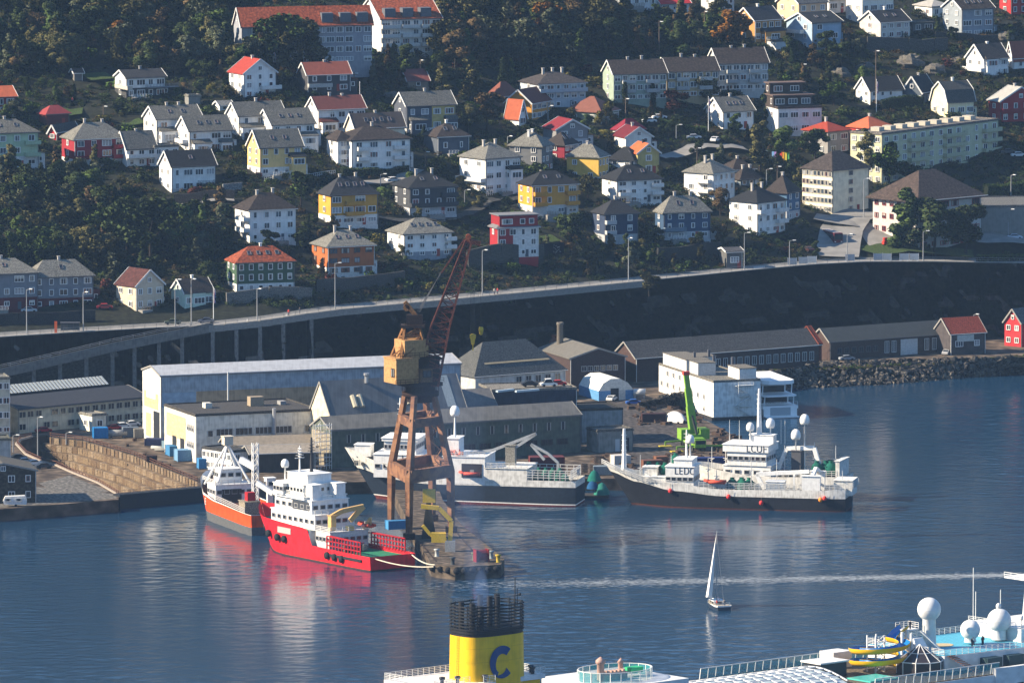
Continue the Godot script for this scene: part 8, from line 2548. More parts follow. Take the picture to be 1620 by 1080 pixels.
func lamp_post(foot: Vector3, h: float, label: String, wood := false) -> void:
	var key := "lamp%d%s" % [int(h), wood]
	if not meshes.has(key):
		var st := mb()
		tube(st, V(0, -0.5, 0), V(0, h, 0), 0.16 if not wood else 0.17, 0.09 if not wood else 0.12, 7)
		if wood:
			bar(st, V(-0.9, h - 0.7, 0), V(0.9, h - 0.7, 0), 0.12)
			bar(st, V(-0.6, h - 1.4, 0), V(0.6, h - 1.4, 0), 0.1)
		else:
			bar(st, V(0, h, 0), V(0.9, h + 0.25, 0.5), 0.1)
		st.generate_normals()
		var ls := mb()
		box(ls, V(1.15, h + 0.28, 0.65) if not wood else V(0.7, h - 0.3, 0.3), V(0.9, 0.2, 0.4), Basis(Vector3.UP, -0.5))
		ls.generate_normals()
		meshes[key] = [st.commit(), ls.commit()]
	var t := thing("utility_pole" if wood else "street_lamp", label, "pole" if wood else "street lamp", foot, rng.randf_range(-0.4, 0.4), "wooden poles on the hill" if wood else "street lamps")
	put("post", meshes[key][0], mat(C(0.16, 0.12, 0.09), 0.9, "grime", 2.0) if wood else mat(C(0.34, 0.35, 0.36), 0.5, "grime", 2.0), t)
	put("lamp_head", meshes[key][1], pm(C(0.62, 0.63, 0.62), 0.4), t)
func wall_line(called: String, label: String, a: Array, b: Array, h: float, col: Color, thick := 0.35, cat := "wall") -> void:
	var p := at_ground(a[0], a[1])
	var q := at_ground(b[0], b[1])
	var n := maxi(1, int(p.distance_to(q) / 4.0))
	var t := thing(called, label, cat, p, 0.0, "garden walls and fences")
	for i in n:
		var u := p.lerp(q, float(i) / n)
		var v := p.lerp(q, float(i + 1) / n)
		u.y = hill(u.x, u.z)
		v.y = hill(v.x, v.z)
		var st := mb()
		if cat == "fence":
			for k in 7:
				var w := u.lerp(v, k / 6.0) - p
				box2(st, w + V(-0.06, -0.3, -0.05), w + V(0.06, h, 0.05))
			bar(st, u - p + V(0, h * 0.9, 0), v - p + V(0, h * 0.9, 0), 0.1)
			bar(st, u - p + V(0, h * 0.4, 0), v - p + V(0, h * 0.4, 0), 0.1)
		else:
			bar(st, u - p + V(0, h * 0.5 - 1.0, 0), v - p + V(0, h * 0.5 - 1.0, 0), thick, h + 2.0)
		part("fence_panel" if cat == "fence" else "wall_section", st, mat(col, 0.9, "grime" if cat == "fence" else "patch", 4.0), t)
func hedge(label: String, a: Array, b: Array, h: float, w: float, col: Color) -> void:
	var p := at_ground(a[0], a[1])
	var q := at_ground(b[0], b[1])
	var t := thing("hedge", label, "hedge", p, 0.0, "clipped hedges")
	var st := mb()
	var d := q - p
	var side := V(-d.z, 0, d.x).normalized()
	var n := int(d.length() * h * 34.0)
	for i in n:
		var u := rng.randf()
		var c := p + d * u
		c.y = hill(c.x, c.z)
		var f := rng.randi() % 3
		var k := Vector3.ZERO
		if f == 0: k = V(0, h, 0) + side * rng.randf_range(-0.5, 0.5) * w
		else: k = V(0, rng.randf() * h, 0) + side * (0.5 if f == 1 else -0.5) * w
		leaf(st, c - p + k + V(rng.randfn(), rng.randfn(), rng.randfn()) * 0.09, rng.randf_range(0.14, 0.3), Color.WHITE * rng.randf_range(0.7, 1.2), [Vector3.UP, side, -side][f])
	put("foliage", st.commit(), leaf_mat(col), t)
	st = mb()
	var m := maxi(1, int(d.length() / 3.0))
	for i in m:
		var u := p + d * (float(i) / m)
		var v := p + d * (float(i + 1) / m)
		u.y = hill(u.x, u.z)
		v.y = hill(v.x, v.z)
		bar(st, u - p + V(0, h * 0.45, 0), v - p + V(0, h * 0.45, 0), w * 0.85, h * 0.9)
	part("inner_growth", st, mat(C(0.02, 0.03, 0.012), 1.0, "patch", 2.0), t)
func build_street_things() -> void:
	rng.seed = 31337
	# ---- the ramp on pillars that climbs to the road
	var pts := [[-120, 618, 12.6], [0, 588, 15.9], [110, 563, 18.6], [173, 548, 20.1], [247, 533, 21.9], [337, 515, 24.0]]
	var v: Array[Vector3] = []
	for q in pts: v.append(at_h(q[0], q[1], q[2]))
	var t := thing("viaduct", "concrete road ramp on tall pillars climbing to the cliff road", "bridge", v[3])
	var o := v[3]
	var back := V(0, 0, -5.5)
	var dk := mb()
	var pr := mb()
	var rl := mb()
	for i in v.size() - 1:
		var a := v[i] - o
		var b := v[i + 1] - o
		quad(dk, a, a + back, b + back, b)
		quad(pr, a + V(0, 0.9, 0.3), b + V(0, 0.9, 0.3), b + V(0, -1.6, 0.3), a + V(0, -1.6, 0.3))
		quad(pr, a + V(0, 0.9, 0.3), a + V(0, 0.9, 0), b + V(0, 0.9, 0), b + V(0, 0.9, 0.3))
		quad(pr, a + V(0, 0.9, 0), a, b, b + V(0, 0.9, 0))
		quad(pr, a + V(0, -1.6, 0.3), b + V(0, -1.6, 0.3), b + back + V(0, -1.6, 0), a + back + V(0, -1.6, 0))
		rail(rl, [a + V(0, 0.9, 0.15), b + V(0, 0.9, 0.15)], 0.9, 3.0, 0.08, 2)
	part("roadway", dk, mat(C(0.22, 0.215, 0.20), 0.95, "patch", 20.0), t)
	part("parapet", pr, mat(C(0.15, 0.145, 0.135), 0.95, "streak", 9.0), t)
	part("railing", rl, pm(C(0.3, 0.3, 0.3), 0.6), t)
	for px in [60, 100, 140, 180, 214, 252, 288, 325, 336, 373, 410, 446, 490]:
		var st := mb()
		var x := at_h(px, 540, 20.0).x
		var p := road_edge(x) + V(0, -1.5, 0.7)
		if px < 330:
			for i in v.size() - 1:
				if x >= v[i].x and x < v[i + 1].x: p = v[i].lerp(v[i + 1], (x - v[i].x) / (v[i + 1].x - v[i].x)) + V(0, -1.5, -1.2)
		box2(st, V(p.x - 0.5, 2.5, p.z - 0.5) - o, V(p.x + 0.5, p.y, p.z + 0.5) - o)
		part("pillar", st, mat(C(0.17, 0.165, 0.155), 0.95, "streak", 6.0), t)
	t = thing("retaining_wall", "long pale concrete retaining wall below the ramp on the left", "wall", v[0])
	var rw := mb()
	for i in 3:
		bar(rw, v[i] - v[0] + V(0, -6.0, -5.8), v[i + 1] - v[0] + V(0, -6.0, -5.8), 0.5, 11.0)
	part("wall_face", rw, mat(C(0.10, 0.10, 0.095), 0.95, "patch", 9.0), t)
	# ---- street lamps along the road: [pixel, height in pixels, where]
	for q in [[61, 72, "street lamp by the blue-grey terraced pair"], [147, 62, "street lamp at the left of the cream roadside house"], [288, 74, "street lamp before the pale green cottage"], [313, 78, "taller street lamp right of the pale green cottage"], [414, 50, "short street lamp below the dark green house"], [533, 76, "street lamp below the rust orange house"], [763, 72, "street lamp left of the crimson and white house"], [997, 70, "street lamp on the cliff road below the navy house"], [1187, 62, "street lamp below the white corner house"], [1484, 50, "street lamp at the lawn before the office building"], [1262, 40, "street lamp at the mouth of the steep street"], [1358, 44, "street lamp beside the barrier panels"]]:
		var x := at_h(q[0], 470, 25.0).x
		var e := road_edge(x)
		lamp_post(V(x, e.y, e.z - 1.0), q[1] / ppm(e), q[2])
	for q in [[1205, 262, 22, "small street lamp beside the twin-crowned tree"], [1213, 290, 22, "small street lamp above the white corner house"], [1367, 350, 66, "tall street lamp right of the cream apartment block"], [1404, 372, 72, "tall dark street lamp before the office building"], [1070, 220, 20, "street lamp by the flat-roofed garage"], [1600, 320, 40, "street lamp at the far right hedge"], [1596, 375, 44, "street lamp in the right-hand car park"], [867, 190, 18, "street lamp above the grey hip-roofed house"], [803, 230, 14, "street lamp behind the white villa"], [602, 300, 24, "street lamp on the lane above the ochre house"], [735, 325, 24, "street lamp below the white villa"]]:
		var p := at_ground(q[0], q[1])
		lamp_post(p, q[2] / ppm(p), q[3])
	for q in [[1386, 170, 92, "tall wooden pole right of the white villa"], [1043, 82, 50, "wooden pole in the shaded wood by the row block"], [1115, 58, 42, "wooden pole left of the autumn tree"], [990, 190, 36, "wooden pole below the pale green row section"], [98, 368, 40, "wooden pole on the lower left slope"], [673, 270, 32, "wooden pole above the charcoal house"], [1270, 130, 28, "wooden pole in the shaded hollow"], [163, 190, 24, "wooden pole below the bungalow"], [1441, 40, 48, "wooden pole right of the pale grey house"], [560, 150, 34, "wooden pole right of the dark timber house"], [1103, 280, 48, "pole left of the white apartment house"], [665, 115, 22, "wooden pole below the stepped white flats"], [1230, 305, 40, "wooden pole beside the low brown-roofed house"]]:
		var p := at_ground(q[0], q[1])
		lamp_post(p, q[2] / ppm(p), q[3], true)
	for q in [[59, 722, 62, "yard lamp standing at the edge of the dry dock"], [20, 715, 30, "low yard lamp at the left edge"], [911, 562, 58, "yard lamp behind the factory chimney"], [1309, 560, 40, "yard lamp at the brick hall's fire wall"], [104, 700, 18, "small yard lamp at the dock head"], [1541, 545, 46, "lamp on the rusty-roofed hall"]]:
		var p := at_h(q[0], q[1], QUAY)
		lamp_post(p, q[2] / ppm(p), q[3])
	# ---- flagpoles
	for q in [[433, 118, 52, "white flagpole with limp red flag right of the red-roofed gable house", true], [1121, 208, 55, "white flagpole with limp flag left of the white house with the sunlit gable", true], [569, 195, 65, "bare white flagpole right of the semi-detached house", false], [1387, 178, 52, "white flagpole with red flag before the white villa", true], [1013 * 0.333, 505, 50, "flagpole with red flag behind the dark green house", true]]:
		var p := at_ground(q[0], q[1])
		var h: float = q[2] / ppm(p)
		var f := thing("flagpole", q[3], "flagpole", p, 0.0, "flagpoles")
		var st := mb()
		tube(st, V(0, -0.3, 0), V(0, h, 0), 0.11, 0.06, 7)
		ball(st, V(0, h + 0.08, 0), 0.14, 7)
		part("pole", st, pm(C(0.72, 0.72, 0.70), 0.5), f)
		if q[4]:
			for k in 3:
				st = mb()
				for i in 5:
					var y0 := h - 0.4 - i * 0.7
					var w := 0.42 + 0.1 * sin(i * 1.7)
					var z := 0.08 * sin(i * 2.1 + k)
					quad(st, V(0.1 + k * w / 3.0, y0, z), V(0.1 + (k + 1) * w / 3.0, y0 - 0.1, -z), V(0.1 + (k + 1) * w / 3.0, y0 - 0.85, z), V(0.1 + k * w / 3.0, y0 - 0.75, -z))
				part("flag_fold", st, mat([C(0.45, 0.02, 0.03), C(0.7, 0.7, 0.7), C(0.03, 0.04, 0.2)][k] if k else C(0.45, 0.02, 0.03), 0.9, "", 1.0), f)
	# ---- walls, fences, hedges
	wall_line("retaining_wall", "pale concrete retaining wall below the dark green house", [358, 482], [492, 474], 3.2, C(0.30, 0.29, 0.27), 0.5)
	wall_line("retaining_wall", "dark stone wall below the pale grey house", [1372, 80], [1500, 82], 4.2, C(0.16, 0.15, 0.14), 0.6)
	wall_line("retaining_wall", "low dark wall above the white gable house's garden", [1480, 62], [1580, 66], 2.2, C(0.12, 0.11, 0.10), 0.6)
	wall_line("fence", "white picket fence below the yellow gabled house", [418, 286], [455, 283], 1.3, C(0.7, 0.7, 0.68), 0.1, "fence")
	wall_line("fence", "white picket fence below the white villa", [770, 310], [824, 302], 1.3, C(0.68, 0.67, 0.64), 0.1, "fence")
	wall_line("fence", "white picket fence below the bright orange house", [842, 348], [915, 346], 1.2, C(0.68, 0.67, 0.64), 0.1, "fence")
	wall_line("fence", "white fence along the lane right of the yellow gabled house", [455, 283], [530, 276], 1.3, C(0.66, 0.66, 0.64), 0.1, "fence")
	wall_line("retaining_wall", "black garden wall with pale graffiti right of the crimson and white house", [852, 404], [892, 402], 3.4, C(0.02, 0.022, 0.03), 0.4)
	var gp := at_ground(872, 403)
	for k in 2:
		var g := mb()
		for i in 26:
			var a := gp + V(-2.6 + i * 0.2, 2.2 - k * 1.2 + rng.randf_range(-0.4, 0.4), 0.36)
			bar(g, a, a + V(rng.randf_range(-0.3, 0.4), rng.randf_range(-0.5, 0.5), 0), 0.12, 0.05)
		var tg := part("graffiti", g, pm(C(0.5, 0.5, 0.48), 0.9), self)
		tag(tg, ["upper row of pale graffiti on the black garden wall", "lower row of pale graffiti on the black garden wall"][k], "graffiti", "", "stuff")
	wall_line("retaining_wall", "grey wall below the row block's light end section", [1140, 152], [1200, 150], 2.0, C(0.32, 0.34, 0.36), 0.4)
	wall_line("retaining_wall", "white garden wall right of the black-roofed white house", [352, 305], [382, 302], 2.4, C(0.42, 0.43, 0.43), 0.4)
	wall_line("retaining_wall", "dark wall below the black-roofed white house", [275, 322], [370, 316], 2.6, C(0.09, 0.085, 0.085), 0.5)
	wall_line("retaining_wall", "stone wall along the cliff side below the crimson and white house", [740, 425], [860, 415], 5.0, C(0.14, 0.135, 0.12), 0.7)
	wall_line("retaining_wall", "grey wall along the road below the rust orange house", [500, 462], [640, 448], 3.4, C(0.13, 0.125, 0.12), 0.6)
	wall_line("retaining_wall", "dark roadside wall before the blue-grey terraces", [-20, 515], [150, 508], 3.0, C(0.06, 0.06, 0.065), 0.6)
	wall_line("retaining_wall", "roadside wall below the blue house", [1040, 415], [1140, 405], 4.0, C(0.07, 0.07, 0.07), 0.7)
	hedge("long clipped hedge right of the crimson-roofed house", [1043, 200], [1118, 214], 2.4, 2.0, C(0.055, 0.09, 0.025))
	hedge("clipped hedge on the terrace below the white villa", [1395, 176], [1460, 170], 3.2, 1.6, C(0.03, 0.05, 0.018))
	hedge("tall hedge at the right edge above the car park", [1560, 316], [1640, 308], 4.5, 2.4, C(0.045, 0.075, 0.02))
	hedge("low clipped hedge along the cliff road at the right", [1548, 414], [1640, 412], 1.8, 2.0, C(0.07, 0.10, 0.025))
	hedge("hedge along the lane below the broad white house", [540, 276], [645, 272], 1.8, 1.6, C(0.05, 0.075, 0.025))
	hedge("shrub border at the foot of the office building", [1410, 392], [1470, 396], 1.8, 3.0, C(0.05, 0.075, 0.02))
	t = thing("rainbow_wall", "low curved wall painted in rainbow stripes", "wall", at_ground(1235, 252))
	var cols := [C(0.15, 0.30, 0.55), C(0.30, 0.18, 0.45), C(0.55, 0.12, 0.30), C(0.60, 0.05, 0.04), C(0.65, 0.28, 0.03), C(0.65, 0.55, 0.06), C(0.10, 0.40, 0.12)]
	for k in 7:
		var st := mb()
		var a := V(-2.4 + k * 0.7, 0, 0.25 * k - 0.02 * k * k)
		box(st, a + V(0.35, 1.0 - 0.03 * k, 0), V(0.7, 2.4, 0.3), Basis(Vector3.UP, -0.3))
		part("stripe", st, mat(cols[k], 0.8, "", 1.0), t)
	for q in [[1252, 416, "grey barrier panel, leftmost along the cliff road"], [1270, 414, "second grey barrier panel along the cliff road"], [1284, 413, "third grey barrier panel along the cliff road"], [1345, 411, "pale barrier panel by the lamp at the junction"], [1390, 410, "blue-grey barrier panel left of the lawn"], [1404, 410, "second blue-grey barrier panel at the lawn"], [1432, 412, "grey barrier panel on the lawn's edge"], [1448, 412, "rightmost grey barrier panel on the lawn's edge"]]:
		var x := at_h(q[0], 413, 25.0).x
		var e := road_edge(x) + V(0, 0.1, -2.0)
		var b := thing("barrier_panel", q[2], "barrier", e, rng.randf_range(-0.1, 0.1), "barrier panels by the road")
		var st := mb()
		box2(st, V(-1.2, 0.15, -0.04), V(1.2, 2.0, 0.04))
		part("sheet", st, mat(C(0.26, 0.32, 0.40), 0.6, "grime", 2.0), b)
		st = mb()
		for s in [-1.25, 1.25]: box2(st, V(s - 0.06, 0, -0.06), V(s + 0.06, 2.1, 0.06))
		for s in [-1.0, 1.0]: box2(st, V(s - 0.3, 0, -0.4), V(s + 0.3, 0.14, 0.4))
		part("frame", st, pm(C(0.4, 0.41, 0.42), 0.5), b)
	# ---- bus
	var bp := at_ground(1326, 388) + V(0, 0.35, 0)
	t = thing("bus", "dark red bus coming down the steep street", "bus", bp, 0.28, "")
	var bs := mb()
	box2(bs, V(-1.25, 0.4, -11.5), V(1.25, 3.1, 0.5))
	part("body", bs, mat(C(0.16, 0.02, 0.03), 0.4, "grime", 4.0), t)
	for k in 5: panel(t, V(-1.1, 3.1, -10.5 + k * 2.2), V(1.1, 3.22, -9.4 + k * 2.2), pm(C(0.42, 0.38, 0.36), 0.6), "roof_panel")
	panel(t, V(-1.15, 1.3, 0.5), V(1.15, 2.8, 0.56), pm(C(0.02, 0.025, 0.03), 0.1), "windscreen")
	for s in [-1.3, 1.25]: panel(t, V(s, 1.5, -11.2), V(s + 0.05, 2.7, 0.2), pm(C(0.02, 0.025, 0.03), 0.1), "side_windows")
	for s in [-0.9, 0.9]:
		panel(t, V(s - 0.2, 0.6, 0.5), V(s + 0.2, 0.85, 0.56), pm(C(0.75, 0.72, 0.66), 0.2), "headlight")
		for z in [-1.6, -8.6]:
			var st := mb()
			tube(st, V(s * 1.3 - 0.15, 0.48, z), V(s * 1.3 + 0.15, 0.48, z), 0.48, 0.48, 10)
			part("wheel", st, pm(C(0.015, 0.015, 0.016), 0.9), t)
	# ---- cars on the hill and along the roads
	for q in [[621, 290, 0.5, C(0.6, 0.6, 0.6), "white car parked on the lane above the charcoal house"], [1027, 196, 0.3, C(0.65, 0.65, 0.64), "white car parked by the long clipped hedge, nearer one"], [1043, 190, 0.3, C(0.66, 0.66, 0.66), "white car parked by the long clipped hedge, farther one"], [310, 328, 0.2, C(0.06, 0.07, 0.09), "dark car below the black-roofed white house"], [1606, 380, 0.1, C(0.5, 0.55, 0.62), "pale blue car in the right-hand car park"], [1500, 377, 0.1, C(0.03, 0.035, 0.04), "dark car under the round trees by the office building"], [1596, 245, 0.2, C(0.05, 0.055, 0.06), "dark car right of the yellow-green block"], [1612, 250, 0.2, C(0.55, 0.55, 0.55), "white car right of the yellow-green block"], [1098, 222, 0.1, C(0.5, 0.52, 0.55), "silver car on the flat garage's lane"], [1132, 226, 1.2, C(0.6, 0.6, 0.6), "white car beside the leaning pole"], [1280, 400, 1.9, C(0.05, 0.02, 0.02), "dark red car waiting at the steep street's foot"]]:
		car(q[4], at_ground(q[0], q[1]) + V(0, 0.35, 0), q[2], q[3], "cars on the hill")
	for q in [[273, 3.2, C(0.05, 0.065, 0.04), "dark olive car driving on the road past the cream house"], [326, 3.2, C(0.04, 0.05, 0.08), "dark blue car driving on the road past the pale green cottage"], [1620, 3.2, C(0.05, 0.05, 0.05), "black car on the cliff road at the right edge"]]:
		var x := at_h(q[0], 510, 24.0).x
		var e := road_edge(x)
		car(q[3], e + V(0, 0.05, -6.0), q[1], q[2], "cars on the cliff road")
	for q in [[45, 495, C(0.5, 0.5, 0.5), "white car before the blue-grey terraces"], [165, 490, C(0.35, 0.03, 0.03), "red car left of the cream roadside house"]]:
		car(q[3], at_ground(q[0], q[1]) + V(0, 0.2, 0), 0.1, q[2], "cars on the cliff road")
	# ---- cars in the yard
	for q in [[68, 684, 0.5, C(0.28, 0.015, 0.03), "dark red car in front of the long cream warehouse"], [180, 680, 0.4, C(0.42, 0.02, 0.02), "red car left of the great hall's gable"], [193, 677, 0.4, C(0.62, 0.62, 0.6), "white car behind the steel tank, left one"], [208, 674, 0.4, C(0.6, 0.6, 0.58), "white car behind the steel tank, right one"], [28, 727, 0.3, C(0.02, 0.022, 0.028), "black car at the left edge of the dock apron"], [38, 733, 0.3, C(0.40, 0.42, 0.44), "silver car second in the row on the dock apron"], [53, 736, 0.4, C(0.58, 0.58, 0.57), "white car third in the row on the dock apron"], [68, 741, 0.4, C(0.03, 0.035, 0.045), "dark car last in the row on the dock apron"], [1003, 640, 0.15, C(0.03, 0.10, 0.34), "blue car beside the tent hall"], [968, 634, 1.2, C(0.6, 0.6, 0.58), "white car in front of the tent hall's doorway"], [1340, 570, 0.3, C(0.25, 0.27, 0.3), "grey car behind the embankment"], [1499, 561, 1.2, C(0.35, 0.35, 0.35), "grey car right of the rusty-roofed hall"]]:
		car(q[4], at_h(q[0], q[1], QUAY), q[2], q[3], "cars in the shipyard")
	var deck_h := QUAY + 88.0 / 6.27 + 0.35
	car("white van parked on the navy block's roof", at_h(868, 611, deck_h), 0.2, C(0.66, 0.66, 0.64), "cars on the parking roof", 1.35)
	car("red car parked on the navy block's roof", at_h(883, 610, deck_h), 0.2, C(0.42, 0.02, 0.02), "cars on the parking roof")
	car("black car parked on the navy block's roof", at_h(838, 611, deck_h), 0.25, C(0.02, 0.02, 0.025), "cars on the parking roof")
	t = thing("roof_kerb", "pale blue kerb strips along the navy block's roof edge", "kerb", at_h(830, 617, deck_h))
	for q in [[786, 812], [816, 852]]:
		var st := mb()
		bar(st, at_h(q[0], 619, deck_h) - t.position, at_h(q[1], 616, deck_h) - t.position, 0.8, 0.5)
		part("strip", st, mat(C(0.45, 0.55, 0.62), 0.7, "grime", 3.0), t)
	# ---- caravan and mini digger
	t = thing("caravan", "small white caravan parked at the edge of the left quay", "caravan", at_h(23, 801, QUAY), 0.05)
	var cs := mb()
	var prof := [Vector2(-2.6, 0.6), Vector2(-2.9, 1.4), Vector2(-2.4, 2.5), Vector2(2.4, 2.7), Vector2(2.9, 1.5), Vector2(2.8, 0.6)]
	for k in 6:
		var a: Vector2 = prof[k]
		var b: Vector2 = prof[(k + 1) % 6]
		quad(cs, V(a.x, a.y, -1.1), V(b.x, b.y, -1.1), V(b.x, b.y, 1.1), V(a.x, a.y, 1.1))
	for z in [-1.1, 1.1]:
		for k in 4: tri(cs, V(prof[0].x, prof[0].y, z), V(prof[k + 1].x, prof[k + 1].y, z), V(prof[k + 2].x if k < 4 else 0.0, prof[k + 2].y, z))
	part("body", cs, mat(C(0.74, 0.74, 0.72), 0.4, "grime", 3.0), t)
	for x in [-1.7, 0.9]: window_at(t, face(V(x, 1.75, 1.1), 0.0), 1.4, 0.6, 1, pm(C(0.5, 0.5, 0.5), 0.5), 1)
	cs = mb()
	tube(cs, V(0.2, 0.35, 0.9), V(0.2, 0.35, 1.15), 0.35, 0.35, 10)
	part("wheel", cs, pm(C(0.015, 0.015, 0.016), 0.9), t)
	cs = mb()
	bar(cs, V(2.8, 0.6, 0), V(4.2, 0.5, 0), 0.12)
	part("tow_bar", cs, pm(C(0.2, 0.2, 0.2), 0.6), t)
	t = thing("mini_digger", "small red digger standing on the lawn at the junction", "digger", at_ground(1402, 391) + V(0, 0.3, 0), 0.4)
	cs = mb()
	box2(cs, V(-0.9, 0.6, -0.7), V(0.8, 1.4, 0.7))
	box2(cs, V(-0.7, 1.4, -0.5), V(0.3, 2.4, 0.5))
	part("body", cs, pm(C(0.45, 0.03, 0.02), 0.5), t)
	cs = mb()
	for z in [-0.7, 0.7]: box2(cs, V(-1.1, 0, z - 0.2), V(1.1, 0.55, z + 0.2))
	part("tracks", cs, pm(C(0.02, 0.02, 0.02), 0.9), t)
	jib(t, "digger_arm", [V(0.8, 1.2, 0), V(2.0, 2.4, 0), V(2.8, 0.8, 0)], 0.25, pm(C(0.45, 0.03, 0.02), 0.5))
	# ---- people and signs on the road
	for q in [[787, C(0.45, 0.06, 0.05), "person in a red top walking on the cliff road behind the crane"], [782, C(0.35, 0.33, 0.3), "person in grey walking beside the one in red on the cliff road"], [461, C(0.5, 0.05, 0.04), "person in red waiting at the zebra crossing"], [478, C(0.05, 0.05, 0.06), "person in dark clothes at the crossing's right end"]]:
		var x := at_h(q[0], 475, 25.0).x
		var e := road_edge(x)
		figure(e + V(0, 0.15, -0.9), 1.75, q[1], C(0.05, 0.06, 0.09), q[2], rng.randf() * TAU, "people on the cliff road")
	figure(at_ground(114, 163), 1.75, C(0.35, 0.06, 0.05), C(0.08, 0.08, 0.1), "person in red standing in the garden below the bungalow", 0.5, "people in gardens")
	for q in [[88, "orange-red sign pillar at the bus stop"]]:
		var x := at_h(q[0], 525, 23.0).x
		var e := road_edge(x)
		panel(thing("sign_pillar", q[1], "sign", e + V(0, 0.1, -1.0)), V(-0.35, 0, -0.15), V(0.35, 3.0, 0.15), pm(C(0.55, 0.10, 0.03), 0.6), "board")
	var xb := at_h(110, 525, 23.0).x
	t = thing("bus_shelter", "glass bus shelter beside the orange-red sign pillar", "bus shelter", road_edge(xb) + V(0, 0.1, -1.6))
	panel(t, V(-2.6, 2.3, -1.0), V(2.6, 2.45, 0.5), pm(C(0.08, 0.08, 0.09), 0.6), "roof")
	cs = mb()
	for s in [-2.4, -0.8, 0.8, 2.4]: bar(cs, V(s, 0, -0.8), V(s, 2.3, -0.8), 0.1)
	part("posts", cs, pm(C(0.1, 0.1, 0.1), 0.5), t)
	panel(t, V(-2.4, 0.3, -0.84), V(2.4, 2.2, -0.8), pm(C(0.06, 0.07, 0.08), 0.1), "glass_wall")
	var sg := at_ground(1588, 366)
	t = thing("shop_sign", "dark shop sign panel with pale letters on the grey shopping building", "sign", sg + V(8.5, 3.4, 1.2))
	panel(t, V(-4.0, -2.2, -0.2), V(4.0, 2.4, 0.0), pm(C(0.03, 0.035, 0.045), 0.6), "panel")
	lettering("LAKS", 1.3, pm(C(0.4, 0.42, 0.42), 0.7), t, Transform3D(Basis.IDENTITY, V(-0.6, 1.2, 0.06)))
	t = thing("garage_entrance", "dark car park entrance with yellow sign in the grey shopping building", "entrance", sg + V(-1.6, 0.3, 1.0))
	panel(t, V(-2.4, 0, -0.1), V(2.4, 3.0, 0.05), pm(C(0.015, 0.017, 0.02), 0.9), "opening")
	panel(t, V(-1.4, 3.1, -0.1), V(1.4, 3.7, 0.1), pm(C(0.62, 0.45, 0.08), 0.7), "sign_plate")
	for q in [[1330, 118, 7.0, "pale rock outcrop left of the white villa"], [1372, 108, 6.0, "rock outcrop behind the white villa"], [1440, 100, 9.0, "long grey rock face below the dark stone wall"], [1480, 112, 7.0, "rock outcrop above the cream gambrel house"], [1515, 100, 6.0, "rock outcrop left of the white gable house"], [1590, 60, 6.0, "grey rock outcrop above the white gable house"], [620, 152, 4.5, "smooth boulder above the semi-detached house"]]:
		var p := at_ground(q[0], q[1])
		var b := thing("rock_outcrop", q[3], "rock", p, rng.randf() * TAU, "rock outcrops")
		var st := mb()
		var nn := FastNoiseLite.new()
		nn.seed = int(q[0])
		nn.frequency = 0.25
		var r: float = q[2] * 0.5
		for i in 12:
			for k in 7:
				var f := func(a: int, c: int) -> Vector3:
					var al := TAU * a / 12.0
					var be := PI * 0.5 * c / 7.0
					var d := V(cos(al) * cos(be), sin(be) * 0.75, sin(al) * cos(be)) * r
					return d * (1.0 + 0.35 * nn.get_noise_3dv(d * 2.0 + V(q[0], 0, 0))) - V(0, r * 0.15, 0)
				quad(st, f.call(i, k), f.call(i + 1, k), f.call(i + 1, k + 1), f.call(i, k + 1))
		part("boulder", st, mat(C(0.22, 0.20, 0.17), 0.95, "rock", 5.0), b)

